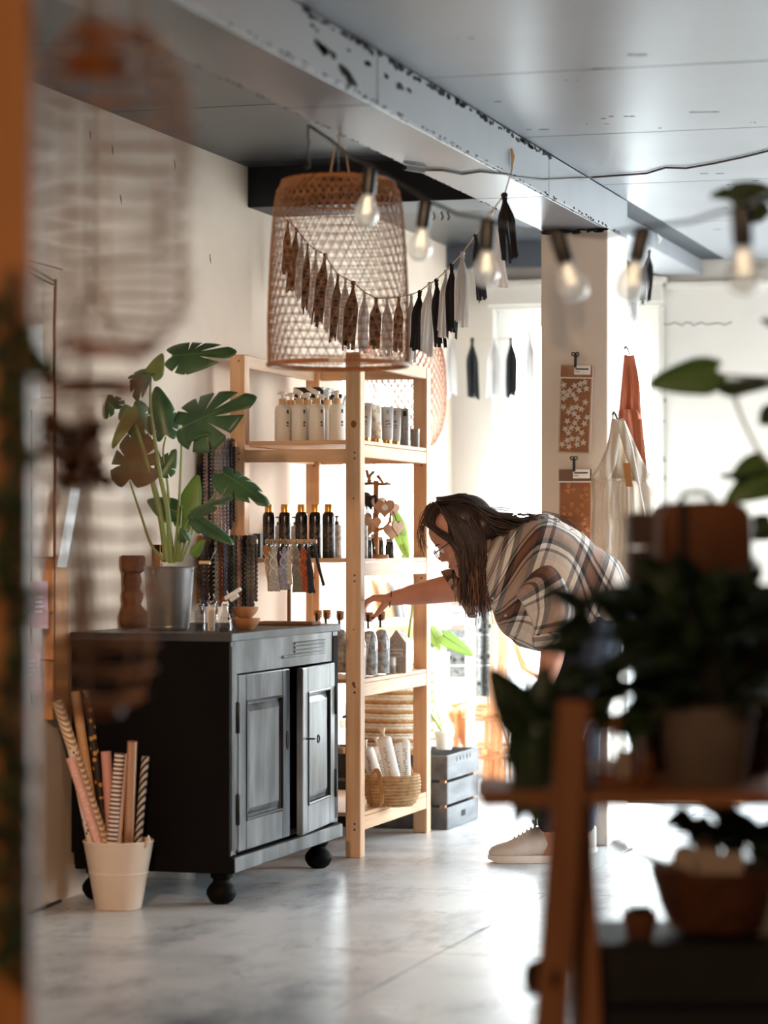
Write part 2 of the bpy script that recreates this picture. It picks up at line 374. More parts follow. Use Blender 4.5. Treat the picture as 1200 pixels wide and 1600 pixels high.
chips(mb, (-2.05, 6.25, 2.34), (-2.05, 6.6, 2.28), 14, .035, (1, 0, 0), 8); chips(mb, (-2.05, 6.1, 2.36), (-2.05, 7.2, 2.33), 12, .02, (1, 0, 0), 18)
tag(mb.build('paint_chip', CHIP, bm, smooth=False), kind='stuff')
mb = MB(); rnd = random.Random(12)
for k in range(26):
    c = Vector((rnd.uniform(-2.0, -1.2), rnd.uniform(6.3, 11.5), ZC - .008)); chips(mb, c, c + Vector((.08, .02, 0)), rnd.randint(1, 4), rnd.uniform(.006, .016), (0, 0, -1), 100 + k)
tag(mb.build('paint_chip', mat('paint_scuff', (84, 85, 88), .8), ce, smooth=False), kind='stuff')
mb = MB().box(-2.37, -2.17, 10.08, YF, 2.335, ZC + .02); struct(mb, 'trim_6', BEAMF, smooth=False, bevel=.003)
mb = MB().box(XL, -2.30, 9.5, 9.82, 2.345, ZCL); struct(mb, 'trim_7', mat('black_beam', (30, 31, 35), .55, (24, 25, 28), 4), smooth=False, bevel=.003)
# column
COLM = plaster('column_plaster', (222, 212, 201), (210, 199, 187), .6)
mb = MB().box(-2.30, -2.05, 9.72, 10.08, 0, 2.25); struct(mb, 'trim_8', COLM, smooth=False, bevel=.006, seg=2).name = 'column'
mb = MB(); chips(mb, (-2.29, 9.719, 2.245), (-2.06, 9.719, 2.245), 22, .022, (0, -1, 0), 9)
struct(mb, 'trim_9', CHIP, smooth=False)
# nails and dents on the left wall
mb = MB()
for px, py in ((140, 202), (273, 252), (328, 397), (175, 225), (188, 300)):
    p = atx(px, py, XL); chips(mb, p, p + Vector((0, .01, -.03)), 3, .012, (1, 0, 0), px)
struct(mb, 'trim_10', mat('plaster_dent', (120, 104, 90), .9), smooth=False)
# a ragged plaster crack and flaking paint on the far wall
mb = MB(); cr = [aty(1036 + k * 6, 506 + 2.2 * math.sin(k * 1.7) + 1.2 * math.sin(k * 4.1), YF) for k in range(19)]
mb.tube([p + Vector((0, -.001, 0)) for p in cr], .0028, 4); chips(mb, (-2.34, YF - .001, 1.9), (-2.34, YF - .001, .6), 14, .012, (0, -1, 0), 41)
struct(mb, 'trim_11', mat('crack_grey', (120, 114, 106), .9), smooth=False)
# outside: pavement and a clipped hedge beyond the glazing
mb = MB().box(-30, 30, YF + .3, 60, -.2, -.1).box(-30, -3.6, -20, YF + .3, -.2, -.1).box(2.2, 30, -20, YF + .3, -.2, -.1)
struct(mb, 'ground', mat('pavement', (176, 176, 174), .9, (150, 150, 148), 2), smooth=False)
# ================================================================== cabinet
CX0, CX1, CY0, CY1 = -3.325, -2.80, 7.77, 8.85; CT_Z, CB_Z = .828, .098
def painted_sheen_black():  # grey patches put the windows' gloss into the black paint's colour
    m = mat('black_painted_sheen', (38, 40, 43), .30, (138, 143, 149), scale=2.6, stretch=(3, 3, .9), detail=9, lo=.42, hi=.80, bump=.06, bscale=7)
    return m
CABF = painted_sheen_black(); CABS = mat('black_lacquer', (12, 10, 11), .6, (16, 14, 14), 3, spec=.08)
cab = thing('cabinet', ((CX0 + CX1) / 2, (CY0 + CY1) / 2, 0), 0, 'black two-door wooden cabinet on bun feet with window gloss coloured grey on its front', 'cabinet')
mb = MB().box(CX0, CX1 - .007, CY0, CY0 + .008, CB_Z + .05, CT_Z - .025).box(CX0, CX1 - .03, CY0 + .008, CY0 + .025, CB_Z + .05, CT_Z - .025).box(CX0, CX1 - .03, CY1 - .025, CY1 - .005, CB_Z + .05, CT_Z - .025).box(CX0, CX0 + .015, CY0 + .025, CY1 - .025, CB_Z + .05, CT_Z - .025).box(CX0 + .015, CX1 - .03, CY0 + .025, CY1 - .025, CB_Z + .05, CB_Z + .07)
body = mb.build('carcass', CABS, cab, smooth=False)
MB().box(CX0 - .004, CX1 + .004, CY0 - .006, CY1 + .008, CT_Z - .025, CT_Z).build('top', mat('black_top', (34, 34, 36), .4, (60, 61, 64), 4, stretch=(1, 3, 1)), cab, smooth=False, bevel=.004, seg=2)
MB().box(CX0 + .01, CX1 + .006, CY0 - .002, CY1 + .012, CB_Z + .0, CB_Z + .052).build('plinth', CABS, cab, smooth=False, bevel=.005, seg=2)
MB().box(CX1 + .0062, CX1 + .010, CY0 + .002, CY1 + .008, CB_Z + .004, CB_Z + .048).build('plinth_sheen', CABF, cab, smooth=False, bevel=.0015)  # thin strip carries the same coloured-in gloss on the plinth
# frieze with reeded moulding, pilasters at both ends
mb = MB().box(CX1 - .03, CX1 - .008, CY0 + .04, CY1 - .04, CT_Z - .125, CT_Z - .026)
fr = mb.build('frieze', CABF, cab, smooth=False)
for k in range(4):
    z = CT_Z - .052 - k * .013
    a = CY0 + .62 if k < 3 else CY0 + .5
    mb = MB(); mb.tube([(CX1 - .008, a, z), (CX1 - .008, CY1 - .14, z)], .0052, 8); mb.build('reed', CABF, fr)
mb = MB().box(CX1 - .010, CX1 - .003, CY0 + .12, CY0 + .122, CT_Z - .1, CT_Z - .04)
for a, b in ((CY0 + .0085, CY0 + .0545), (CY1 - .052, CY1)):
    p = MB().box(CX1 - .03, CX1 - .006, a, b, CB_Z + .055, CT_Z - .026).build('pilaster', mat('black_moulding', (22, 22, 24), .35), cab, smooth=False)
    for k in range(4):
        y = a + .008 + k * .012
        MB().tube([(CX1 - .006, y, CB_Z + .07), (CX1 - .006, y, CT_Z - .04)], .0042, 8).build('reed', CABF, p)
def door(y0, y1, hinge_left, rot):
    z0, z1 = CB_Z + .06, CT_Z - .13; H = z1 - z0; W = y1 - y0; st = .072
    hy = y0 if hinge_left else y1
    R = Matrix.Translation((CX1 - .012, hy, 0)) @ Matrix.Rotation(rot, 4, 'Z') @ Matrix.Translation((-(CX1 - .012), -hy, 0))
    x0, x1 = CX1 - .02, CX1 + .002
    mb = MB().box(x0, x1, y0, y0 + st, z0, z1).box(x0, x1, y1 - st, y1, z0, z1).box(x0, x1, y0 + st, y1 - st, z0, z0 + st + .02).box(x0, x1, y0 + st, y1 - st, z1 - st - .01, z1)
    mb.v = [R @ v for v in mb.v]; d = mb.build('door', CABF, cab, smooth=False, bevel=.003)
    # raised and fielded panel with a moulding frame round it
    a0, a1, c0, c1 = y0 + st, y1 - st, z0 + st + .02, z1 - st - .01
    mb = MB()
    def ringrect(x, m): return [(x, a0 + m, c0 + m), (x, a1 - m, c0 + m), (x, a1 - m, c1 - m), (x, a0 + m, c1 - m)]
    mb.rings([ringrect(x0 + .004, 0), ringrect(x1 - .013, .004), ringrect(x1 - .013, .012), ringrect(x1 - .002, .034), ringrect(x1 - .002, .05)], False, True)
    mb.v = [R @ v for v in mb.v]; mb.build('panel', CABF, d, smooth=False)
    mb = MB()
    for s in range(4):
        q = ringrect(x1 - .001, .002); mb.tube([q[s], q[(s + 1) % 4]], .005, 6)
    mb.v = [R @ v for v in mb.v]; mb.build('moulding', mat('black_moulding', (22, 22, 24), .35), d)
    hb = mat('dark_iron', (26, 25, 26), .4, metal=.6)
    for z in (z0 + .13, z1 - .13):
        y = hy + (-.006 if hinge_left else .006)
        MB().lathe([(.007, z - .045), (.0075, z - .043), (.0075, z + .043), (.005, z + .05)], 10, (x1, y, 0)).build('hinge', hb, d)
    return d, R, x1
ym = (CY0 + CY1) / 2 + .02
dl, R, x1 = door(CY0 + .056, ym - .012, True, 0)
mb = MB(); zk = .48
mb.prism([(.012 * math.cos(a), .03 * math.sin(a)) for a in [k * PI / 8 for k in range(16)]], .003, Matrix.Translation((x1 + .001, ym - .04, zk - .01)) @ Matrix.Rotation(PI / 2, 4, 'Z') @ Matrix.Rotation(PI / 2, 4, 'X'))
mb.build('escutcheon', mat('dark_iron', (26, 25, 26), .4, metal=.6), dl)
dr_, R, x1 = door(ym + .012, CY1 - .056, False, math.radians(4.5))
mb = MB(); ky = ym + .055
mb.tube([R @ Vector((x1, ky, zk - .012)), R @ Vector((x1 + .03, ky, zk - .012))], .003, 6)
mb.tube([R @ Vector((x1 + .04, ky + .004 + .013 * math.cos(a), zk - .012 + .013 * math.sin(a))) for a in [k * PI / 7 for k in range(14)]], .0025, 6, closed=True)
mb.build('key', mat('dark_iron', (26, 25, 26), .4, metal=.6), dr_)
for x in (CX0 + .06, CX1 - .055):
    for y in (CY0 + .06, CY1 - .06):
        MB().lathe([(.022, 0), (.036, .010), (.046, .028), (.046, .042), (.036, .058), (.027, .066), (.025, .074), (.034, .082), (.036, .106)], 24, (x, y, 0)).build('foot', CABS, cab)
# ================================================================== pine shelf unit
SX0, SX1, SY0, SY1 = -3.285, -2.80, 9.096, 10.01; PW = .055; SH = 1.772
shf = thing('shelf_unit', ((SX0 + SX1) / 2, (SY0 + SY1) / 2, 0), 0, 'tall open shelf unit of pale pine battens beside the black cabinet', 'shelf')
ironm = mat('screw_steel', (120, 118, 116), .35, metal=.9)
for (x, y) in ((SX0, SY0), (SX1 - PW, SY0), (SX0, SY1 - PW), (SX1 - PW, SY1 - PW)):
    p = MB().box(x, x + PW, y, y + PW, 0, SH).build('post', PINE[2], shf, smooth=False, bevel=.003)
    mb = MB()
    for z in (1.42, 1.40, .99, .97, .60, .58, .12, .10, 1.75):
        mb.lathe([(.0042, 0), (.0042, .0015)], 8, (x + PW * .62, y - .0003, z), Matrix.Rotation(PI / 2, 4, 'X'))
    mb.build('screw', ironm, p)
    if (x, y) == (SX1 - PW, SY0):
        mb = MB()
        for z, r in ((1.52, .013), (.61, .008), (1.26, .004), (.80, .003)):
            mb.prism([(r * .8 * math.cos(a), r * math.sin(a)) for a in [k * PI / 6 for k in range(12)]], .0012, Matrix.Translation((x + PW * .55, y, z)) @ Matrix.Rotation(PI / 2, 4, 'X'))
        mb.build('knot', mat('pine_knot', (140, 84, 48), .6), p)
def rail(x0, x1, y0, y1, z0, z1, ax): return MB().box(x0, x1, y0, y1, z0, z1).build('rail', PINE[ax], shf, smooth=False, bevel=.002)
RT = .022
for z0, z1 in ((1.728, SH), (1.406, 1.450), (.987, 1.034), (.563, .610), (.094, .142)):
    for x in (SX0 + .015, SX1 - RT - .002): rail(x, x + RT, SY0 + PW, SY1 - PW, z0, z1, 1)
    if z0 < 1.7 and z0 != .987: rail(SX0 + PW, SX1 - PW, SY1 - RT - .01, SY1 - .01, z0, z1, 0)
rail(SX0 + PW, SX1 - PW, SY0 + .008, SY0 + .008 + RT, 1.389, 1.433, 0)
rail(SX0 + PW, SX1 - PW, SY1 - RT - .01, SY1 - .01, 1.728, SH, 0)
BZ = [1.465, 1.049, .625, .157]
for z in BZ: MB().box(SX0 + .012, SX1 - .003, SY0 + PW + .001, SY1 - PW - .001, z - .014, z).build('shelf_board', PINE[1], shf, smooth=False, bevel=.0015)
for z in BZ: MB().box(SX0 + PW + .002, SX1 - PW - .002, SY0 + .02, SY0 + PW + .001, z - .014, z).build('shelf_board', PINE[0], shf, smooth=False, bevel=.0015)
# ---------------------------------------------------------------- repeats: the first one is moved, the rest are copies
def clones(proto, spots, labels):
    out = []
    for i, s in enumerate(spots):
        o = proto if i == 0 else copytree(proto)
        place(o, s[:3], s[3] if len(s) > 3 else 0, labels[i] if i < len(labels) else None)
        out.append(o)
    return out
def text_part(txt, size, M, parent, m, name='lettering', align='CENTER', ext=.0004):
    cu = bpy.data.curves.new(name, 'FONT'); cu.body = txt; cu.size = size; cu.align_x = align; cu.align_y = 'CENTER'; cu.extrude = ext
    tmp = bpy.data.objects.new(name, cu); COL.objects.link(tmp); bpy.context.view_layer.update()
    me = bpy.data.meshes.new_from_object(tmp.evaluated_get(bpy.context.evaluated_depsgraph_get())); bpy.data.objects.remove(tmp)
    o = bpy.data.objects.new(name, me); COL.objects.link(o); me.materials.clear(); me.materials.append(m)
    if parent:
        r = parent
        while r.parent: r = r.parent
        o.matrix_basis = r.matrix_basis.inverted() @ M; o.parent = parent
    else: o.matrix_basis = M
    return o
INK = mat('black_ink', (24, 22, 22), .7); GOLD = mat('gold_cap', (206, 150, 70), .28, metal=.9); BEECH = mat('beech_wood', (214, 170, 122), .5, (196, 150, 104), 12)
def face_cam(x, z, y=0): return Matrix.Translation((x, y, z)) @ Matrix.Rotation(PI / 2, 4, 'X')
def onedge(px, r, z): p = atx(px, 850, -2.808 - r); return Vector((p.x, p.y, z))
# white pump bottles on the top board
WB = mat('bottle_white', (228, 222, 214), .4, sss=.0)
pb = thing('soap_bottle', (0, 0, 0), 0, '', 'bottle', 'white pump bottles on the top shelf')
bd = MB().lathe([(.027, 0), (.029, .004), (.029, .112), (.026, .124), (.017, .132), (.0135, .134)], 24).build('body', WB, pb)
MB().lathe([(.0145, .133), (.0145, .152), (.0125, .153)], 20).build('collar', BEECH, pb)
mb = MB().lathe([(.005, .152), (.005, .166), (.011, .167), (.012, .177), (.004, .180)], 16); mb.tube([(0, 0, .173), (-.012, 0, .174), (-.021, 0, .170)], .0032, 8)
MB.build(mb, 'pump', WB, pb)
mb = MB()
for z, h, wd in ((.105, .014, .006), (.066, .009, .008), (.055, .006, .006)):
    for k in range(3):
        a = -PI / 2 + .85 + k * .1
        mb.obox((.0292 * math.cos(a), .0292 * math.sin(a), z + (k % 2) * .002), (-math.sin(a), math.cos(a), 0), (math.cos(a), math.sin(a), 0), (0, 0, 1), .0022, .0005, h * (1 - .2 * (k % 2)))
mb.build('lettering', INK, pb, smooth=False)
zb = BZ[0]
def onshelf(px, y, z): p = aty(px, 850, y); return (p.x, y, z)
sp = [onshelf(442, 9.20, zb), onshelf(468, 9.20, zb), onshelf(495, 9.20, zb), onshelf(527, 9.20, zb), onshelf(455, 9.29, zb), onshelf(481, 9.29, zb), onshelf(512, 9.30, zb)]
clones(pb, sp, ['white pump bottle at the left end of the front row on the top shelf', 'white pump bottle second from left in the front row, top shelf', 'white pump bottle third from left in the front row, top shelf', 'white pump bottle half behind the front pine post on the top shelf', 'white pump bottle behind the first gap of the front row, top shelf', 'white pump bottle behind the second gap of the front row, top shelf', 'white pump bottle in the back row left of the black bottle'])
t = thing('soap_bottle', onshelf(519, 9.42, zb), 0, 'black bottle with wooden cap and pump behind the white bottles', 'bottle')
b0 = Vector(t.location)
MB().lathe([(.019, 0), (.02, .003), (.02, .118), (.012, .127)], 18, b0).build('body', BLACK, t); MB().lathe([(.013, .127), (.013, .146), (.011, .147)], 16, b0).build('cap', BEECH, t)
mb = MB().lathe([(.004, .147), (.004, .166), (.012, .168), (.011, .178)], 12, b0); mb.build('pump', BLACK, t)
# zebra-striped boxes behind them
def zebra(name, seed):
    m = bpy.data.materials.new(name); m.use_nodes = True; tt = m.node_tree; b = tt.nodes['Principled BSDF']
    tcn = tt.nodes.new('ShaderNodeTexCoord'); mp = tt.nodes.new('ShaderNodeMapping'); mp.inputs['Rotation'].default_value = (.3, .9, .4 + seed); mp.inputs['Location'].default_value = (seed, 0, 0)
    wv = tt.nodes.new('ShaderNodeTexWave'); wv.inputs['Scale'].default_value = 11; wv.inputs['Distortion'].default_value = 3.5; wv.inputs['Detail Scale'].default_value = 1.2; wv.inputs['Detail'].default_value = 1
    r = tt.nodes.new('ShaderNodeValToRGB'); r.color_ramp.interpolation = 'CONSTANT'; r.color_ramp.elements[0].color = lin((25, 22, 24)); r.color_ramp.elements[1].position = .48; r.color_ramp.elements[1].color = lin((235, 230, 224))
    tt.links.new(tcn.outputs['Object'], mp.inputs[0]); tt.links.new(mp.outputs[0], wv.inputs[0]); tt.links.new(wv.outputs['Fac'], r.inputs[0]); tt.links.new(r.outputs[0], b.inputs[0])
    return m
for i, (pa, pz, yy, h, lb) in enumerate(((459, 505, 9.56, .215, 'zebra-striped black and white box behind the white pump bottles'), (508, 533, 9.60, .19, 'smaller zebra-striped box beside the pine post, behind the bottles'))):
    a, b = aty(pa, 850, yy), aty(pz, 850, yy)
    t = thing('gift_box', ((a.x + b.x) / 2, yy + .06, zb), 0, lb, 'box', 'zebra-striped boxes')
    MB().box(a.x, b.x, yy, yy + .12, zb, zb + h - .04).build('box', zebra('zebra_%d' % i, i * .37), t, smooth=False, bevel=.002)
    MB().box(a.x - .002, b.x + .002, yy - .002, yy + .122, zb + h - .04, zb + h).build('lid', zebra('zebra_lid_%d' % i, i * .37 + .2), t, smooth=False, bevel=.002)
# tubes standing on gold caps by the right edge of the top board
def make_tube(name, col, label, px, y, rz, mark=True, k=1.0):
    base = onedge(px, .024, zb); t = thing(name, base, rz, label, 'tube', 'hand cream tubes on the top shelf')
    Rz = Matrix.Rotation(rz, 3, 'Z')
    rs = []
    for z, rx, ry in ((.014, .019, .019), (.02, .0205, .0205), (.05, .0215, .018), (.09, .0225, .011), (.125, .0235, .004), (.138, .024, .0014)):
        rs.append([Rz @ Vector((rx * math.cos(a), ry * math.sin(a), z * k)) + base for a in [j * PI / 10 for j in range(20)]])
    MB().rings(rs).build('body', col, t)
    rs = [[Rz @ Vector((.0175 * math.cos(a), .0175 * math.sin(a), z)) + base for a in [j * PI / 10 for j in range(20)]] for z in (0, .014 * k)]
    MB().rings(rs).build('cap', GOLD, t)
    if mark:
        mb = MB(); rnd = random.Random(px)
        def pz(u, z, w_, h_):
            yy = -(.0205 + (.004 - .0205) * min(1, max(0, (z / k - .02) / .105))) - .0015
            mb.obox(Rz @ Vector((u, yy, z)) + base, Rz @ Vector((1, 0, 0)), Rz @ Vector((0, 1, .15)), (0, 0, 1), w_, .0006, h_)
        for u, z, w_, h_ in ((-.003, .118 * k, .0015, .012), (.003, .118 * k, .0015, .012), (0, .124 * k, .007, .0015), (0, .112 * k, .007, .0015)): pz(u, z, w_, h_)
        for q in range(6): pz(-.008 + q * .003, .085 * k + rnd.uniform(-.003, .003), .0022, rnd.uniform(.003, .009))
        for q in range(6): pz(-.008 + q * .003, .072 * k + rnd.uniform(-.002, .002), .0022, rnd.uniform(.003, .007))
        pz(0, .062 * k, .022, .0018); pz(.004, .025 * k, .006, .0015)
        mb.build('lettering', INK, t, smooth=False)
    return t
TUBEM = mat('tube_grey', (205, 197, 190), .45)
make_tube('cream_tube', TUBEM, 'grey cream tube with handwritten print, nearest the front post', 571, 9.22, .1)
make_tube('cream_tube', mat('tube_gold_leaf', (196, 164, 130), .5, (224, 206, 184), 60, lo=.45, hi=.55), 'gold-patterned cream tube turned edge-on, second of the row', 588, 9.34, 1.1, False)
make_tube('cream_tube', TUBEM, 'grey cream tube standing third of the row on the top shelf', 605, 9.46, .55)
make_tube('cream_tube', TUBEM, 'grey cream tube with dark print beside the patterned cans', 617, 9.58, .15)
t = thing('soap_bottle', onedge(563.5, .008, zb), 0, 'slim dark-based bottle squeezed between the front post and tubes', 'bottle'); b0 = Vector(t.location)
MB().lathe([(.006, .0), (.0065, .08), (.005, .1)], 12, b0).build('body', WB, t); MB().lathe([(.0068, .015), (.0068, .05)], 12, b0).build('label', BLACK, t)
def canpat():
    m = mat('can_pattern', (206, 202, 196), .4); t_ = m.node_tree; b = t_.nodes['Principled BSDF']
    tcn = t_.nodes.new('ShaderNodeTexCoord'); br = t_.nodes.new('ShaderNodeTexBrick'); mp = t_.nodes.new('ShaderNodeMapping'); mp.inputs['Rotation'].default_value = (PI / 2, 0, 0)
    br.inputs['Scale'].default_value = 60; br.inputs['Color1'].default_value = lin((210, 206, 200)); br.inputs['Color2'].default_value = lin((196, 192, 186)); br.inputs['Mortar'].default_value = lin((90, 84, 80)); br.inputs['Mortar Size'].default_value = .06
    t_.links.new(tcn.outputs['Object'], mp.inputs[0]); t_.links.new(mp.outputs[0], br.inputs[0]); t_.links.new(br.outputs[0], b.inputs[0]); return m
CANM = canpat(); can = thing('tin_can', (0, 0, 0), 0, '', 'tin', 'patterned tins on the top shelf')
MB().lathe([(.0175, 0), (.018, .002), (.018, .066), (.0175, .068)], 20).build('body', CANM, can); MB().lathe([(.0186, .058), (.0186, .0695), (.017, .07)], 20).build('lid', mat('tin_lid', (150, 140, 130), .35, metal=.6), can)
s3 = [onedge(632, .02, zb), onedge(648, .02, zb), onedge(632, .02, zb + .0705)]
cc = clones(can, s3, ['patterned tin under the stacked one, beside the cream tubes', 'patterned tin next to the rear post of the shelf', 'patterned tin stacked on top of another, with black square print'])
mb = MB(); q = Vector(s3[2]); mb.obox(q + Vector((.006, -.018, .05)), (1, .3, 0), (-.3, 1, 0), (0, 0, 1), .013, .001, .02); mb.build('square_print', INK, cc[2], smooth=False)
# ---------------------------------------------------------------- middle board: black spray cans, clear pump bottles
zb = BZ[1]
SPRAY = mat('spray_black_print', (28, 25, 27), .35, (96, 86, 84), 70, lo=.48, hi=.62, detail=6)
spc = thing('spray_can', (0, 0, 0), 0, '', 'spray can', 'black spray cans on the middle shelf')
MB().lathe([(.0215, 0), (.0225, .003), (.0225, .022), (.0225, .024)], 24).build('base_band', BLACK, spc)
MB().lathe([(.0224, .0235), (.0224, .125)], 24, c0=False, c1=False).build('label', SPRAY, spc)
MB().lathe([(.0225, .124), (.0225, .150), (.0205, .160), (.0150, .167)], 24, c0=False).build('shoulder', mat('black_lacquer_gloss', (24, 22, 24), .2), spc)
MB().lathe([(.0145, .166), (.0140, .192), (.0125, .195)], 24).build('cap', GOLD, spc)
ordn = ['leftmost', 'second from the left', 'middle', 'second from the right', 'rightmost']
clones(spc, [onshelf(px, 9.36 + .02 * (i % 2), zb) for i, px in enumerate((420, 445, 471, 492.5, 513.5))], ['%s of the five black spray cans with gold caps' % o if i != 2 else 'black spray can with gold cap in the middle of five' for i, o in enumerate(ordn)])
CLEAR = glass_mat('clear_plastic', (236, 232, 228), .1)
pc = thing('pump_bottle', (0, 0, 0), 0, '', 'bottle', 'pump bottles behind the spray cans')
MB().lathe([(.019, 0), (.02, .003), (.02, .115), (.010, .122)], 18).build('body', mat('bottle_print', (196, 190, 184), .4, (150, 144, 140), 80, lo=.5, hi=.6), pc)
mb = MB().lathe([(.006, .122), (.009, .123), (.009, .134), (.003, .135), (.003, .148), (.008, .149), (.008, .155)], 14); mb.tube([(0, 0, .152), (-.016, 0, .151)], .0025, 6); mb.build('pump', BLACK, pc)
clones(pc, [onshelf(436, 9.72, zb), onshelf(526, 9.52, zb), onedge(566, .021, zb), onshelf(462, 9.74, zb)], ['pale pump bottle between the first two spray cans, behind', 'printed pump bottle right of the spray cans, beside the post', 'printed pump bottle just right of the front post, middle shelf', 'pale pump bottle behind the middle spray can'])
mb = MB().obox(Vector(onshelf(405, 9.55, zb)) + Vector((0, 0, .045)), (1, 0, 0), (0, 1, 0), (0, 0, 1), .028, .06, .09); solo(mb, 'black_box', BLACK, onshelf(405, 9.55, zb), 0, 'small black box standing left of the spray cans', 'box', smooth=False, bevel=.002)
# twig tree with wooden hearts
WOODT = mat('raw_twig', (186, 130, 76), .7, (150, 98, 54), 30); WOODH = mat('heart_wood', (206, 164, 132), .55, (186, 142, 108), 14)
pT = aty(588, 850, 9.36); tb = Vector((pT.x, 9.36, zb))
tr = thing('hanger_stand', tb, 0, 'small twig tree stand that carries wooden heart hangers', 'display stand')
def tp(px, py, dy=0): v = aty(px, py, 9.36 + dy); return v
MB().lathe([(.045, 0), (.045, .012), (.04, .014)], 20, tb).build('base', WOODT, tr)
MB().beam(tb + Vector((0, 0, .012)), tp(588, 751), .017, .017, (1, 0, 0)).build('post', WOODT, tr, smooth=False, bevel=.002)
for pts in (((566, 756), (580, 755), (600, 757), (611, 756)), ((564, 790), (578, 789), (590, 790)), ((590, 828), (602, 825), (609, 815), (610, 803)), ((576, 752), (579, 742), (584, 737)), ((573, 735), (575, 745), (579, 752)), ((590, 743), (595, 750), (600, 757), (606, 753))):
    MB().tube([tp(a, b, .01 * math.sin(a)) for a, b in pts], [.0065, .006, .0055, .004][:len(pts)], 6).build('twig', WOODT, tr)
def heart2d(s): return [(s * .062 * 16 * math.sin(a) ** 3 * .5, s * .062 * .5 * (13 * math.cos(a) - 5 * math.cos(2 * a) - 2 * math.cos(3 * a) - math.cos(4 * a))) for a in [2 * PI * k / 28 for k in range(28)]]
CORDM = mat('leather_cord', (120, 78, 46), .7)
for i, (px, py, s, yaw, tx, m_, nm) in enumerate(((601, 793, .055, .1, 608, WOODH, 'pale wooden heart with a round tag on the twig stand'), (592, 788, .05, 1.0, 596, WOODH, 'wooden heart turned edge-on beside the twig post'), (614, 796, .04, .9, 610, WOODH, 'small wooden heart behind the tagged one'), (570, 812, .05, 1.1, 572, WOODH, 'wooden heart low on the left of the stand'), (583, 818, .045, .6, 580, WOODH, 'wooden heart against the stand post, low'), (612, 830, .05, .8, 606, WOODH, 'wooden heart low on the right of the stand'), (621, 824, .045, 1.15, 610, WOODH, 'thin wooden heart at the far right of the stand'), (575, 827, .04, -.2, 573, mat('heart_dark', (198, 160, 130), .6), 'round-faced wooden heart low at the front left'), (566, 780, .05, .8, 573, BLACK, 'black felt heart hanging high on the left'), (579, 783, .045, -.3, 580, BLACK, 'black felt heart beside the twig post'))):
    c = tp(px, py, -.03 + .012 * (i % 3)); h = thing('wooden_heart', c, 0, nm, 'heart hanger', 'heart hangers on the twig stand')
    M = Matrix.Translation(c) @ Matrix.Rotation(yaw, 4, 'Z') @ Matrix.Rotation(PI / 2, 4, 'X')
    MB().prism(heart2d(s * 1.38), .007, M).build('heart', m_, h, smooth=False, bevel=.001)
    topz = 757 if py < 800 else 789
    MB().tube([c + Vector((0, 0, s * .3)), c.lerp(tp(tx, topz), .5) + Vector((.004, 0, 0)), tp(tx, topz)], .0018, 5).build('cord', CORDM, h)
    if i == 0:
        MB().prism([(.011 * math.cos(a), .011 * math.sin(a)) for a in [k * PI / 10 for k in range(20)]], .002, Matrix.Translation(c + Vector((.003, -.0075, .0))) @ Matrix.Rotation(PI / 2, 4, 'X')).build('tag', PAPER, h)
# bags of black soap at its foot, a pale round soap
FOIL = mat('clear_bag', (40, 38, 42), .22, (16, 15, 17), 25, coat=.6)
for i, (px, yy, wd, h, lb) in enumerate(((575, 9.25, .030, .076, 'black sachet in a clear wrapper, nearest the post'), (584, 9.28, .022, .085, 'slim black sachet standing second under the hearts'), (594, 9.27, .028, .076, 'black sachet in shiny wrapper under the twig post'), (609, 9.3, .032, .070, 'black pouch standing right of the sachets'))):
    c = onedge(px, wd * .5 + .012 * (i % 2), zb); rs = []
    for z, kx, ky in ((0, 1, 1), (.1, 1.05, 1.05), (.6, 1, .8), (.85, .8, .3), (.9, .6, .15), (1, .9, .06)):
        rs.append([c + Vector((wd / 2 * kx * math.copysign(abs(math.cos(a)) ** .5, math.cos(a)), .011 * ky * math.copysign(abs(math.sin(a)) ** .5, math.sin(a)), z * h)) for a in [2 * PI * q / 16 for q in range(16)]])
    b = MB().rings(rs); t = solo(b, 'sachet', FOIL, c, 0, lb, 'sachet', 'black sachets on the middle shelf')
    mb = MB().obox(c + Vector((0, -.003, h * .93)), (1, 0, 0), (0, 1, 0), (0, 0, 1), wd * .8, .004, h * .18); mb.build('seal', mat('foil_seal', (190, 190, 194), .3), t, smooth=False)
c = onedge(601, .016, zb); solo(MB().lathe([(.012, 0), (.0145, .002), (.0145, .009), (.012, .011)], 20, c), 'soap_puck', mat('soap_cream', (226, 214, 196), .5), c, 0, 'small round cream soap lying in front of the black pouch', 'soap')
# ================================================================== on the cabinet
TZ = CT_Z
def onz(px, py, z): return atz(px, py, z)
def oncab(px, y): p = aty(px, 850, y); return Vector((p.x, y, TZ))
# macrame key rings on a T stand
b0 = oncab(451, 8.66)
st = thing('display_stand', b0, 0, 'small wooden T-shaped stand on the cabinet for macrame key rings', 'display stand')
DW = mat('driftwood', (128, 88, 60), .6, (104, 70, 46), 12)
MB().box(b0.x - .098, b0.x + .098, 8.62, 8.71, TZ + .0, TZ + .012).build('base', DW, st, smooth=False, bevel=.003)
zb_ = 1.1 + (850 - 846) / F * 8.6
MB().beam((b0.x, 8.665, TZ + .012), (b0.x, 8.665, zb_ - .006), .011, .011, (1, 0, 0)).build('post', DW, st, smooth=False, bevel=.002)
xa, xb = aty(415, 850, 8.665).x, aty(495, 850, 8.665).x
MB().tube([(xa, 8.665, zb_), (xb, 8.665, zb_)], .0075, 12).build('bar', mat('pale_dowel', (206, 172, 138), .6, (190, 154, 120), 20), st)
STEEL = mat('chrome', (210, 208, 205), .2, metal=1)
def yarn(name, c, sc=160): return mat(name, c, .9, tuple(int(x * .8) for x in c), sc, bump=.5, bscale=220, sheen=.3)
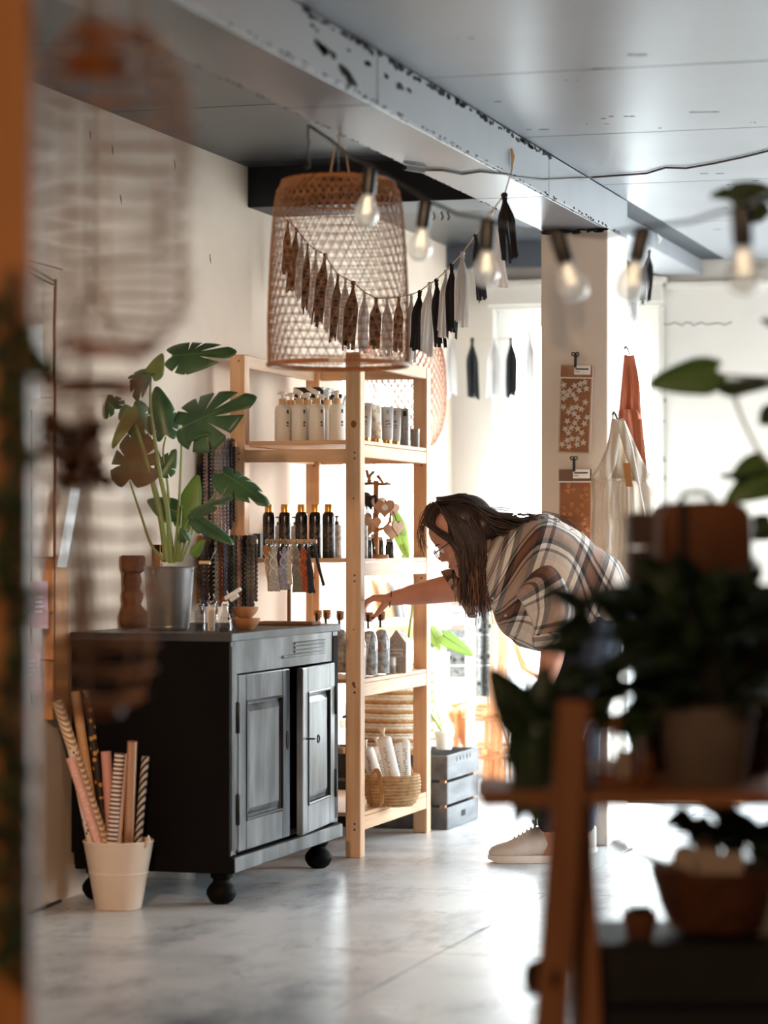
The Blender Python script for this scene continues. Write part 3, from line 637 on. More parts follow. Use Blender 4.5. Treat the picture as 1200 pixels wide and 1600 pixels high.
kr = [(417, 425, 'beige', (196, 176, 150), .104, .020), (425, 428, 'taupe', (150, 134, 120), .104, .018), (431, 432, 'pale grey', (206, 204, 206), .104, .026), (438, 436, 'dark plum', (62, 50, 56), .085, .014), (447, 447, 'lavender blue', (170, 176, 200), .100, .026), (454, 456, 'cream', (226, 218, 204), .088, .012), (464, 468, 'stone grey', (142, 138, 132), .106, .028), (476, 483, 'rust orange', (186, 92, 52), .106, .028), (485, 489, 'charcoal', (46, 48, 56), .108, .016)]
for i, (p0, p1, nm, c, L, W) in enumerate(kr):
    L *= 1.42; W *= 1.35
    dy = -.012 - .006 * (i % 3)
    top = Vector((aty(p0, 850, 8.665).x, 8.665 + dy, zb_ - .018)); bot = top + Vector((aty(p1 + (p1 - p0) * .4, 850, 8.665).x - aty(p0, 850, 8.665).x, -.004, -L))
    t = thing('key_ring', top, 0, nm + ' macrame key ring hanging from the T stand', 'key ring', 'macrame key rings')
    MB().tube([(top.x, 8.665 + .010 * math.cos(a), zb_ - .002 + .0115 * math.sin(a)) for a in [k * PI / 6 for k in range(12)]], .0012, 5, closed=True).build('ring', STEEL, t)
    MB().tube([top + Vector((0, .006, .012)), top + Vector((.002, .002, .006)), top + Vector((0, 0, -.004))], .0025, 6).build('clasp', STEEL, t)
    ym = yarn('yarn_' + nm.replace(' ', '_'), c)
    rs = []
    d = bot - top
    for k in range(15):
        f = k / 14; wv = W * (.28 + .72 * min(1, f * 2.2)) * (1 + .08 * math.sin(f * 14)); 
        if f > .62: wv *= 1 + (f - .62) * .5
        cpt = top + d * f
        rs.append([cpt + Vector((wv / 2 * math.cos(a), (.004 + .0015 * math.sin(3 * a + k)) * math.sin(a), (.002 * math.sin(5 * a + i) if k == 14 else 0))) for a in [q * PI / 8 for q in range(16)]])
    MB().rings(rs).build('weave', ym, t)
    if W > .02:                                                     # braided diamonds worked on the front
        mb = MB()
        for sgn in (-1, 1): mb.tube([top + d * f + Vector((sgn * W * .36 * math.sin(f * PI * 4.2), -.0062, 0)) for f in [.1 + .55 * q / 24 for q in range(25)]], .0022, 5)
        mb.build('braid', mat('yarn_hi_' + nm.replace(' ', '_'), tuple(min(255, int(x * 1.12)) for x in c), .9), t)
top = Vector((aty(419, 850, 8.665).x, 8.64, zb_ - .012))
rs = [[top + Vector((x + .011 * kx * math.cos(a), .0012 * math.sin(a), z)) for a in [q * PI / 6 for q in range(12)]] for x, kx, z in ((0, .6, 0), (0, 1, -.006), (.001, 1, -.02), (.003, .75, -.032), (.003, .2, -.036))]
solo(MB().rings(rs), 'leather_tag', mat('tan_leather', (168, 106, 52), .55), top, 0, 'tan leather tag hanging at the left end of the T stand', 'tag')
t = thing('key_ring', top, 0, 'navy cord key ring with a knotted tail, right end of the T stand', 'key ring', 'macrame key rings')
pa = [aty(490, 847, 8.66), aty(493, 862, 8.66), aty(499, 890, 8.66), aty(502, 900, 8.66), aty(506, 915, 8.66)]
MB().tube(pa, [.002, .006, .006, .005, .0055], 8).build('cord', yarn('yarn_navy', (34, 36, 46)), t); MB().tube([(pa[0].x, 8.66 + .01 * math.cos(a), zb_ - .002 + .0115 * math.sin(a)) for a in [k * PI / 6 for k in range(12)]], .0012, 5, closed=True).build('ring', STEEL, t)
# wooden bowls, one in the other's shadow
BOWL = mat('mango_wood', (182, 130, 92), .45, (150, 102, 68), 5, stretch=(1, 1, 4))
for (px, y, r, h, lb, zz) in ((384, 8.14, .047, .036, 'carved wooden bowl standing on the cabinet behind the glass bottles', 0), (383, 8.14, .043, .034, 'smaller wooden bowl stacked on the other bowl', .0375)):
    c = oncab(px, y) + Vector((0, 0, zz + .001))
    solo(MB().lathe([(.022, 0), (r * .72, h * .3), (r * .93, h * .65), (r, h), (r - .006, h), (r * .7, h * .45), (.010, h * .3)], 28, c), 'wooden_bowl', BOWL, c, 0, lb, 'bowl', 'wooden bowls on the cabinet')
cb = oncab(384, 8.14) + Vector((.004, 0, .052))
t = thing('incense_roll', cb, 0, 'pale folded paper twists lying in the top wooden bowl', 'paper'); rnd = random.Random(4)
for k in range(4):
    a = -.3 + k * .5
    MB().tube([cb + Vector((-.012 + .008 * k, .008 * (k % 2), -.003)), cb + Vector((.004 + .008 * k, .008 * (k % 2), .014))], .0045, 8).build('twist', PAPER, t)
# glass bottles
BGL = glass_mat('bottle_glass', (226, 224, 222), .16); DARKP = mat('dark_pebble', (38, 36, 40), .5, (60, 58, 62), 40)
def gbottle(px, y, prof, label, fill, nlayers=0):
    c = oncab(px, y) + Vector((0, 0, .0005)); t = thing('glass_bottle', c, 0, label, 'bottle', 'small glass bottles on the cabinet')
    MB().lathe(prof, 28, c, c1=False).build('glass', BGL, t)
    H = prof[-1][1]
    mb = MB().lathe([(prof[-1][0] - .001, H - .004), (prof[-1][0] + .003, H - .003), (prof[-1][0] + .003, H), (prof[-1][0] - .001, H + .001)], 24, c, c0=False, c1=False); mb.build('lip', glass_mat('bottle_lip', (236, 236, 238), .3), t)
    pf = [(max(.001, r - .003), z) for r, z in prof if z < fill]; rr = pf[-1][0]
    MB().lathe([(.001, .003)] + [(r, max(.003, z)) for r, z in pf] + [(rr, fill), (.001, fill)], 20, c, c0=False, c1=False).build('filling', DARKP, t)
    for k in range(nlayers):
        z = .022 + k * .007; r = [a for a, b in prof if b <= z + .012][-1]
        MB().lathe([(r + .0004, z), (r + .001, z + .001), (r + .0004, z + .002)], 28, c, c0=False, c1=False).build('moulded_ring', glass_mat('bottle_lip', (236, 236, 238), .3), t)
gbottle(313, 7.91, [(.014, 0), (.0168, .002), (.0172, .06), (.0165, .063), (.008, .067), (.0074, .082), (.009, .084)], 'straight-sided clear glass bottle, left of three on the cabinet', .024, 3)
gbottle(333, 7.96, [(.014, 0), (.0165, .003), (.0165, .060), (.0085, .072), (.008, .092), (.0098, .094)], 'tall clear glass bottle behind the other two', .012, 0)
gbottle(352, 7.90, [(.017, 0), (.021, .004), (.0212, .02), (.0165, .045), (.0085, .066), (.0076, .084), (.0098, .086)], 'conical clear glass bottle with dark pebbles, right of three', .014, 4)
c = oncab(325, 7.93) + Vector((0, 0, .055)); t = thing('paper_scroll', c, 0, 'small bundle of pale paper scrolls standing between the glass bottles', 'paper')
for k in range(4): MB().tube([c + Vector((-.004 + .005 * k, .02, -.053)), c + Vector((-.006 + .006 * k, .022, .018 + .003 * (k % 2)))], .004, 8).build('scroll', PAPER, t)
for (pA, pB, y, lb) in (((352, 935), (376, 920), 7.99, 'pale paper scroll leaning over the wooden bowl'), ((360, 938), (372, 930), 7.985, 'short paper scroll leaning beside the longer one')):
    a, b = aty(*pA, y), aty(*pB, y); solo(MB().tube([a, b], .0062, 10), 'paper_scroll', PAPER, a, 0, lb, 'paper')
# brown bobbin vase behind the zinc bucket
c = oncab(207, 8.30); BARK = mat('bark_brown', (112, 66, 40), .8, (70, 40, 26), 14, bump=.6, bscale=50)
solo(MB().lathe([(.045, 0), (.056, .012), (.058, .04), (.036, .062), (.028, .075), (.036, .095), (.036, .11), (.024, .125), (.030, .145), (.030, .16), (.026, .175), (.040, .185), (.044, .225), (.038, .235), (.036, .23)], 24, c), 'bobbin_vase', BARK, c, 0, 'rough brown turned wooden vase half hidden behind the zinc bucket', 'vase')
# ---------------------------------------------------------------- zinc bucket with the monstera
cP = oncab(264, 8.06); ZINC = mat('zinc', (150, 146, 144), .38, (118, 115, 114), 7, metal=.75)
bk = thing('zinc_bucket', cP, 0, 'grey zinc bucket with a wooden bail grip, pot of the monstera', 'bucket')
MB().lathe([(.058, 0), (.062, .002), (.066, .02), (.079, .193), (.081, .197), (.079, .200), (.076, .197), (.064, .02), (.001, .018)], 36, cP, c1=False).build('pail', ZINC, bk)
MB().lathe([(.0625, .008), (.0645, .010), (.0645, .014), (.063, .016)], 36, cP, c0=False, c1=False).build('band', ZINC, bk)
cs = [cP + Vector((.079 * math.cos(a) + .012, .0 + .079 * math.sin(a) * .2 - .079, .185 - .03 * abs(math.sin(a)))) for a in (0.2, .6)]
MB().tube([cP + Vector((-.02, -.082, .19)), cP + Vector((-.02, -.088, .175))], .004, 8).build('ear', ZINC, bk)
hA = aty(312, 879, 8.03); hB = aty(328, 879, 8.02)
MB().tube([hA, hB], .0058, 10).build('grip', mat('grip_wood', (226, 190, 140), .5), bk)
MB().tube([cP + Vector((.079, .0, .185)), aty(309, 884, 8.04), hA, hB, aty(331, 872, 8.01), aty(338, 858, 8.0)], .0016, 6).build('bail', STEEL, bk)
MB().lathe([(.0, .178), (.0735, .18)], 24, cP, c0=False).build('soil', mat('potting_soil', (44, 32, 24), .95, (64, 48, 36), 60, bump=.8, bscale=80), bk)
LEAFM = mat('monstera_leaf', (54, 88, 60), .38, (80, 116, 78), 9, spec=.6, transl=.18); LEAFL = mat('monstera_leaf_light', (98, 138, 64), .42, (120, 156, 78), 9, transl=.3); LEAFB = mat('monstera_leaf_pale', (112, 128, 70), .5, (138, 146, 90), 7, transl=.25)
STEMM = mat('monstera_stem', (126, 146, 84), .5, (104, 124, 66), 5)
pl = thing('monstera', cP + Vector((0, 0, .181)), 0, 'tall monstera with split leaves growing in the zinc bucket', 'plant')
def smst(a, b, x): x = max(0, min(1, (x - a) / (b - a))); return x * x * (3 - 2 * x)
def leaf(parent, base, tip, nrm, wid, cuts=5, droop=.15, fold=.25, m=None, depth=.5, seed=0, holes=True, th=.0009, name='leaf', nt_=96, nr=7):
    """heart-shaped blade; cut lobes when cuts > 0. base = where the stalk joins, tip = point of the leaf"""
    base, tip, nrm = Vector(base), Vector(tip), Vector(nrm); L = (tip - base).length; d = (tip - base).normalized()
    nrm = (nrm - d * nrm.dot(d)).normalized(); s = d.cross(nrm); rnd = random.Random(seed)
    org = .30                                                       # fan centre along the midrib
    ph = [rnd.uniform(-.06, .06) for _ in range(12)]
    out = []
    for k in range(nt_):
        a = 2 * PI * k / nt_                                        # 0 = tip
        x = math.cos(a); y = math.sin(a)
        # heart outline in (u along, v across)
        r = 1.0
        aa = abs(((a + PI) % (2 * PI)) - PI)                        # 0..pi
        ru = .70 * (1 - .0 * aa); 
        if aa < PI / 2: rad = 1 / math.sqrt((math.cos(aa) / .70) ** 2 + (math.sin(aa) / (wid / L / 2)) ** 2) * (1 - .10 * math.sin(2 * aa))
        else: rad = 1 / math.sqrt((math.cos(aa) / .44) ** 2 + (math.sin(aa) / (wid / L / 2)) ** 2)
        if aa > PI * .86: rad *= 1 - .42 * smst(PI * .86, PI, aa)   # notch at the stalk
        rad *= 1 + .20 * math.exp(-(aa / .20) ** 2)
        if cuts and .22 < aa < 2.25:
            t = (aa - .22) / (2.03) * cuts; fpart = abs((t + ph[int(t) % 12]) % 1 - .5) * 2   # 1 at slit
            side = 0 if a < PI else 1
            keep = ((int(t) * 7 + side * 3 + seed) % 5) != 0
            if keep: rad *= 1 - depth * smst(.80, .96, fpart) ** 1.5
        out.append((a, rad))
    vs = []; uvs = []
    def P(u, v):
        zz = -fold * abs(v) * abs(v) / max(wid, .01) * 2 - droop * L * (u ** 2) * (1 if u > 0 else .3) + .012 * L * math.sin(9 * u + seed) * (abs(v) / max(wid, .01))
        return base + d * ((u + org) * L) + s * v + nrm * zz
    vs.append(P(0, 0))
    for i in range(1, nr + 1):
        for a, rad in out:
            q = rad * i / nr; vs.append(P(q * math.cos(a), q * math.sin(a) * L))
    n = len(out); fs = [(0, 1 + k, 1 + (k + 1) % n) for k in range(n)]
    for i in range(nr - 1):
        for k in range(n): fs.append((1 + i * n + k, 1 + (i + 1) * n + k, 1 + (i + 1) * n + (k + 1) % n, 1 + i * n + (k + 1) % n))
    mb = MB().add(vs, fs); o = mb.build(name, m or LEAFM, parent, sharp=180)
    so = o.modifiers.new('Solid', 'SOLIDIFY'); so.thickness = th
    mb = MB().tube([P(-.28 + .95 * k / 8, 0) + nrm * .0006 for k in range(9)], [.0016 * (1 - .09 * k) for k in range(9)], 5); mb.build('midrib', STEMM, o)
    return o
def stalk(parent, pts, r0, r1, m=None, name='stem'):
    P = [Vector(p) for p in pts]; q = []
    for i in range(len(P) - 1):                                     # Catmull-Rom through the points
        p0, p1, p2, p3 = P[max(0, i - 1)], P[i], P[i + 1], P[min(len(P) - 1, i + 2)]
        for k in range(6):
            t = k / 6; q.append(.5 * ((2 * p1) + (p2 - p0) * t + (2 * p0 - 5 * p1 + 4 * p2 - p3) * t * t + (3 * p1 - p0 - 3 * p2 + p3) * t ** 3))
    q.append(P[-1]); n = len(q)
    return MB().tube(q, [r0 + (r1 - r0) * i / (n - 1) for i in range(n)], 8).build(name, m or STEMM, parent)
MY = 8.06
def mp_(px, py, dy=0): return aty(px, py, MY + dy)
TOC = Vector((.3, -1, .25))
stalk(pl, [mp_(268, 880), mp_(262, 800), mp_(250, 740), mp_(236, 640), mp_(236, 588)], .011, .0035)
stalk(pl, [mp_(262, 878, .01), mp_(250, 800, .01), mp_(228, 715, .01), mp_(204, 638, .0)], .014, .005)
stalk(pl, [mp_(272, 880), mp_(279, 800), mp_(283, 720), mp_(284, 668)], .0055, .0032)
stalk(pl, [mp_(256, 876, .0), mp_(236, 850), mp_(222, 810), mp_(203, 752)], .006, .003)
stalk(pl, [mp_(270, 876, .02), mp_(262, 760, .03), mp_(255, 710, .03), mp_(259, 682, .03)], .005, .003)
stalk(pl, [mp_(280, 878), mp_(300, 815), mp_(330, 780), mp_(346, 748)], .0045, .0026)
stalk(pl, [mp_(278, 878), mp_(284, 840), mp_(294, 812), mp_(296, 800)], .004, .0025)
stalk(pl, [mp_(284, 878), mp_(296, 846), mp_(302, 822), mp_(306, 806)], .004, .0025)
stalk(pl, [mp_(276, 878), mp_(282, 820), mp_(284, 790)], .004, .0025)
leaf(pl, mp_(235, 588), mp_(203, 584), TOC + Vector((0, 0, .8)), .16, 4, .35, .5, seed=1)
leaf(pl, mp_(237, 590, .01), mp_(252, 556, .04), TOC, .06, 0, .1, .3, seed=2, m=LEAFB)
leaf(pl, mp_(266, 556, .0), mp_(357, 549, .02), Vector((.1, -.8, .6)), .135, 3, .05, .3, depth=.72, seed=3)
leaf(pl, mp_(284, 668), mp_(384, 622, .02), Vector((-.1, -1, .55)), .225, 3, .12, .3, depth=.74, seed=4)
leaf(pl, mp_(259, 682, .03), mp_(246, 612, .03), TOC, .105, 3, .2, .5, seed=5)
leaf(pl, mp_(284, 668, .01), mp_(322, 672, -.02), Vector((.0, -.7, .8)), .10, 0, .2, .6, seed=6)
leaf(pl, mp_(204, 636, -.01), mp_(176, 690, -.06), Vector((-.5, -1, .1)), .075, 0, .15, .5, m=LEAFB, seed=7)
leaf(pl, mp_(206, 634, .02), mp_(226, 690, .05), Vector((.5, -1, .3)), .105, 3, .1, .4, seed=8)
leaf(pl, mp_(203, 752), mp_(214, 668, .03), Vector((-.2, -1, .3)), .20, 3, .1, .3, depth=.55, seed=9, m=mat('monstera_leaf_brown', (94, 92, 60), .5, (116, 100, 72), 6, transl=.2))
leaf(pl, mp_(252, 740, .02), mp_(272, 706, .04), TOC, .07, 2, .1, .4, seed=10)
leaf(pl, mp_(346, 738), mp_(412, 780, -.02), Vector((.5, -.8, .7)), .115, 3, .12, .4, depth=.6, seed=11)
leaf(pl, mp_(288, 812, .03), mp_(306, 750, .05), Vector((.1, -1, .1)), .085, 0, .05, .2, m=LEAFL, seed=12)
leaf(pl, mp_(276, 800, .02), mp_(234, 782, .02), TOC, .085, 0, .2, .5, seed=13)
leaf(pl, mp_(296, 800, -.01), mp_(352, 775, -.03), Vector((.1, -.6, .8)), .075, 2, .2, .6, depth=.4, seed=14)
leaf(pl, mp_(306, 808, -.02), mp_(358, 842, -.04), Vector((.3, -.7, .8)), .07, 2, .15, .6, depth=.4, seed=15)
leaf(pl, mp_(292, 845, -.03), mp_(283, 828, -.05), TOC, .04, 0, .2, .5, seed=16)
leaf(pl, mp_(300, 868, -.03), mp_(316, 846, -.04), TOC, .035, 0, .2, .5, m=LEAFL, seed=17)
leaf(pl, mp_(280, 822, .04), mp_(296, 792, .05), TOC, .06, 0, .2, .4, m=LEAFL, seed=18)
leaf(pl, mp_(180, 640, .06), mp_(158, 618, .08), TOC, .09, 3, .2, .5, seed=19)
# ---------------------------------------------------------------- crocheted cords on dowels from the wall
WOODR = mat('dowel_wood', (214, 166, 118), .5, (196, 146, 98), 10)
PALETTE = {'rust brown': (122, 84, 70), 'black': (34, 32, 38), 'dusty pink': (206, 162, 148), 'plum': (70, 56, 66), 'sage green': (136, 142, 122), 'blush': (222, 180, 166), 'silver grey': (186, 186, 186), 'mauve': (176, 150, 150), 'slate blue': (128, 136, 168), 'mustard': (196, 132, 40), 'off-white': (214, 210, 200), 'rust orange': (168, 86, 56), 'dark teal': (44, 58, 62), 'grey green': (104, 112, 108), 'taupe': (128, 120, 112)}
def cordloop(x, y, ztop, zbot, rdow, nm, label, grp, r=.0062, ring=False, tail=0):
    """a chain of crochet bobbles looped over the dowel, both ends hanging"""
    t = thing('crochet_cord', (x, y, ztop), 0, label, 'cord', grp); m = yarn('wool_' + nm.replace(' ', '_'), PALETTE[nm], 90)
    R = rdow + r; path = []; zt = ztop
    n = int((zt - zbot) / (r * 1.12))
    for k in range(n): path.append((0, -R, zbot + (zt - zbot) * k / n))
    for k in range(7): a = PI - k * PI / 6; path.append((0, R * math.cos(a), zt + R * math.sin(a)))
    for k in range(1, n): path.append((0, R + .001, zt - (zt - zbot) * .93 * k / n))
    mb = MB()
    for i, p in enumerate(path):
        s_ = 1 if i % 2 else -1
        mb.ball(Vector(p) + Vector((x + s_ * r * .24, y, 0)), r * .97, 6, 4, (1, 1, 1.05))
    o = mb.build('braid', m, t); o['kind'] = 'stuff'
    if ring:
        MB().tube([Vector((x + .0095 * math.cos(a), y - R - .001, zbot - .006 + .0095 * math.sin(a))) for a in [k * PI / 8 for k in range(16)]], .0036, 8, closed=True).build('wooden_ring', mat('ring_wood', (170, 108, 74), .5), t)
    return t
dy = 8.985
for zpy, pe, px0, lb in ((694, 369, 309, 'upper wooden dowel sticking out of the wall with hanging cords'), (846, 402, 309, 'lower wooden dowel sticking out of the wall above the cabinet')):
    e = aty(pe, zpy, dy); solo(MB().tube([(XL - .0, dy, e.z), (e.x, dy, e.z)], .0095, 14), 'wall_dowel', WOODR, (XL, dy, e.z), 0, lb, 'dowel')
z1 = aty(340, 694, dy).z; z2 = aty(340, 846, dy).z
up = ['rust brown', 'black', 'dusty pink', 'plum', 'sage green', 'blush', 'silver grey', 'mauve', 'slate blue', 'black']
for i, nm in enumerate(up):
    px = 312.5 + i * 5.6; x = aty(px, 850, dy).x
    cordloop(x, dy, z1, z1 - .295 - .012 * (i % 3), .0095, nm, '%s crocheted cord, %s on the upper dowel' % (nm, ['first from the wall', 'second from the wall', 'third from the wall', 'fourth from the wall', 'fifth from the wall', 'sixth from the wall', 'seventh from the wall', 'third from the free end', 'second from the free end', 'outermost'][i]), 'crocheted cords on the upper dowel', .0058)
low = ['mustard', 'slate blue', 'rust brown', 'black', 'off-white', 'rust orange', 'slate blue', 'dark teal', 'grey green', 'dusty pink', 'black', 'taupe', 'taupe']
for i, nm in enumerate(low):
    px = 312 + i * 7.1; x = aty(px, 850, dy).x
    ln = .22 + .03 * math.sin(i * 1.9) + (.03 if i > 6 else 0)
    cordloop(x, dy, z2, z2 - ln, .0095, nm, '%s crocheted cord, %s on the lower dowel' % (nm, ['first from the wall', 'second from the wall', 'third from the wall', 'fourth from the wall', 'fifth from the wall', 'sixth from the wall', 'seventh from the wall', 'sixth from the free end', 'fifth from the free end', 'fourth from the free end', 'third from the free end', 'second from the free end', 'outermost'][i]), 'crocheted cords on the lower dowel', .0070, ring=i in (3, 6, 8, 10))
# ================================================================== bamboo lampshade
BAMB = mat('bamboo_strip', (156, 110, 70), .55, (130, 88, 54), 20, transl=.12); BAMBD = mat('bamboo_hoop', (166, 110, 66), .5, (138, 86, 48), 14)
def shade(name, c, prof, nd, turn, nring, rs, label, mats, zlo=0, flat=.6):
    c = Vector(c); t = thing(name, c, 0, label, 'lampshade'); H = prof[-1][1]
    def R(z):
        for (r0, z0), (r1, z1) in zip(prof, prof[1:]):
            if z0 <= z <= z1: return r0 + (r1 - r0) * (z - z0) / (z1 - z0)
        return prof[-1][0]
    mb = MB()
    for s in (-1, 1):
        for k in range(nd):
            a0 = 2 * PI * k / nd + (0 if s > 0 else .4 / nd); q = []
            for i in range(17):
                z = H * i / 16; a = a0 + s * turn * i / 16
                r = R(z) + s * .0012; q.append(c + Vector((r * math.cos(a), r * math.sin(a), z)))
            mb.tube(q, rs, 4, flat=flat)
    tag(mb.build('diagonal_weave', mats[0], t), kind='stuff')
    mb = MB()
    for k in range(nring):
        z = H * (k + .6) / nring; mb.tube([c + Vector((R(z) * math.cos(a), R(z) * math.sin(a), z)) for a in [2 * PI * j / 44 for j in range(44)]], rs * .9, 4, closed=True)
    if nring: tag(mb.build('ring_weave', mats[0], t), kind='stuff')
    return t, R
cL = at(528.5, 570, 7.62)
prof = [(.1955, 0), (.1965, .05), (.197, .12), (.194, .22), (.189, .32), (.182, .41), (.175, .475), (.167, .503), (.150, .517)]
lt, R = shade('bamboo_lampshade', cL, prof, 46, 1.32, 22, .0014, 'large open-weave bamboo lampshade hanging below the ceiling beam', (BAMB, BAMBD))
for z, rr, nm in ((0, .0075, 'bottom_hoop'), (.512, .005, 'top_hoop')):
    r = R(z); MB().tube([cL + Vector((r * math.cos(a), r * math.sin(a), z)) for a in [2 * PI * j / 56 for j in range(56)]], rr, 8, closed=True).build(nm, BAMBD, lt)
mb = MB(); rnd = random.Random(5)
for k in range(46):                                                 # dense folded-over band at the top
    a = 2 * PI * k / 46
    for s in (-1, 1):
        q = []
        for i in range(6):
            z = .455 + .062 * i / 5; aa = a + s * .30 * i / 5; r = R(min(z, .5169)) - .004; q.append(cL + Vector((r * math.cos(aa), r * math.sin(aa), z)))
        mb.tube(q, .0022, 4)
tag(mb.build('top_band', BAMB, lt), kind='stuff')
mb = MB()
for k in range(30):
    a = 2 * PI * k / 30; b = a + 2.4
    mb.tube([cL + Vector((.15 * math.cos(a), .15 * math.sin(a), .517)), cL + Vector((.15 * math.cos(b), .15 * math.sin(b), .519))], .002, 4)
tag(mb.build('crown_weave', BAMB, lt), kind='stuff')
p = cL + Vector((.03, -.195, .0)); MB().obox(p + Vector((.03, -.008, .0)), (1, .1, 0), (0, 1, 0), (0, .1, 1), .042, .005, .013).build('joint_wrap', mat('joint_wrap', (196, 176, 160), .7), lt, smooth=False)
TW = mat('twine', (196, 170, 134), .8)
for px in (514, 548): MB().tube([at(px, 285, 7.6), at(531 + (px - 531) * .3, 214, 7.5), atz(531, 207, 2.249)], .0018, 5).build('hanging_string', TW, lt)
WIRE = mat('black_wire', (24, 22, 22), .5)
a = at(482, 196, 7.36); solo(MB().tube([a, at(481, 215, 7.36), at(483, 222, 7.36), at(480, 240, 7.36), at(484, 258, 7.36), at(479, 264, 7.36), at(475, 258, 7.36)], .0035, 6), 'cable_end', WIRE, a, 0, 'loose black cable end curling down from the beam edge', 'cable')
a = at(531, 210, 7.52); solo(MB().tube([a, at(527, 235, 7.52), at(529, 262, 7.54), at(525, 279, 7.58)], .0016, 6), 'lamp_cord', WIRE, a, 0, 'thin dark cord dropping into the bamboo lampshade', 'cord')
# ---------------------------------------------------------------- festoon lights
def bulb_mat():
    m = glass_mat('bulb_glass', (255, 250, 244), .34); t = m.node_tree; out = t.nodes['Material Output']; src = out.inputs[0].links[0].from_socket
    tr = t.nodes.new('ShaderNodeBsdfTranslucent'); tr.inputs[0].default_value = (1, .97, .92, 1); mx = t.nodes.new('ShaderNodeMixShader'); mx.inputs[0].default_value = .26
    t.links.new(src, mx.inputs[1]); t.links.new(tr.outputs[0], mx.inputs[2]); t.links.new(mx.outputs[0], out.inputs[0]); return m
BULBG = bulb_mat()
FIL = mat('filament', (255, 236, 210), .5, emit=(255, 232, 196), estr=2.2)
SOCK = mat('lamp_socket_black', (20, 19, 20), .4)
bul = [((579, 262), (572, 336), 6.7, 1.0), ((666, 314), (656, 388), 6.6, .98), ((763, 346), (759, 432), 6.1, 1), ((869, 362), (896, 450), 5.5, 1), ((1006, 358), (985, 444), 5.35, 1), ((1157, 325), (1163, 422), 4.6, 1)]
sl = thing('festoon_lights', at(666, 312, 6.6), 0, 'black festoon cable with six clear round bulbs below the ceiling', 'string lights')
cab_pts = [atz(482, 196, 2.247), at(512, 216, 7.2), at(545, 242, 6.9)]
for (cx_, cy_), _, Z, s in bul: cab_pts.append(at(cx_, cy_ - 3, Z))
cab_pts.insert(5, at(715, 335, 6.35)); cab_pts.insert(7, at(818, 361, 5.8)); cab_pts.insert(9, at(940, 368, 5.42)); cab_pts.insert(11, at(1080, 346, 5.0))
cab_pts += [at(1215, 296, 4.4), at(1300, 270, 4.1)]
MB().tube(cab_pts, .0042, 6).build('cable', SOCK, sl)
for (cx_, cy_), (bx, by_), Z, s in bul:
    a, b = at(cx_, cy_, Z), at(bx, by_, Z); d = (b - a).normalized(); Q = d.to_track_quat('Z', 'Y').to_matrix(); k = s
    so = MB().lathe([(.010, -.004), (.0165, .0), (.0175, .004), (.0175, .062), (.0165, .066)], 20, a, Q).build('socket', SOCK, sl)
    pf = [(.0135, .058), (.0138, .066), (.0165, .076), (.0225, .088), (.0280, .101), (.0300, .115), (.0285, .128), (.0235, .138), (.0150, .1445), (.006, .147), (.001, .1475)]
    MB().lathe([(r * k, z) for r, z in pf], 24, a, Q, c0=False).build('bulb', BULBG, so, sharp=180)
    mb = MB(); u = Q @ Vector((1, 0, 0)); v = Q @ Vector((0, 1, 0))
    for q in range(4):
        w_ = u * math.cos(q * PI / 2 + .4) + v * math.sin(q * PI / 2 + .4)
        mb.tube([a + d * .074 + w_ * .004, a + d * .112 + w_ * .009], .0012, 4)
    mb.build('filament', FIL, so)
    MB().lathe([(.005, .064), (.004, .08), (.0015, .108)], 8, a, Q).build('glass_stem', mat('stem_glass', (240, 236, 230), .3, alpha=.35), so)
# ---------------------------------------------------------------- cable along the ceiling
BRW = mat('brown_cable', (66, 54, 48), .6)
pts = [atz(661, 266, 2.246), atz(690, 266, 2.246), atz(722, 272, 2.246), atz(750, 268, 2.246), atz(792, 272, 2.246), atx(800, 276, -2.046), atx(850, 281, -2.046), atx(890, 279, -2.046), atx(914, 278, -2.046), atz(926, 277, 2.387), atz(1010, 271, 2.387), atz(1040, 262, 2.387), atz(1072, 263, 2.387), atz(1118, 255, 2.387), atz(1160, 246, 2.387), atz(1200, 236, 2.387), atz(1290, 222, 2.387)]
t = thing('ceiling_cable', pts[0], 0, 'thin brown cable running across the beam and the grey ceiling', 'cable')
MB().tube(pts, .0035, 6).build('cable', BRW, t)
MB().beam(atz(632, 262, 2.240), atz(662, 267, 2.240), .016, .014).build('connector', BLACK, t, smooth=False, bevel=.002)
for px, hl in ((677, 'left one of three small black hooks on the recessed ceiling'), (690, 'middle one of three small black hooks on the recessed ceiling'), (700, 'right one of three small black hooks on the recessed ceiling')):
    p = atz(px, 326, 2.492); mb = MB().tube([p, p + Vector((0, 0, -.02)), p + Vector((.006, 0, -.034)), p + Vector((.0, 0, -.048))], .004, 6)
    solo(mb, 'ceiling_hook', BLACK, p, 0, hl, 'hook', 'three black ceiling hooks')
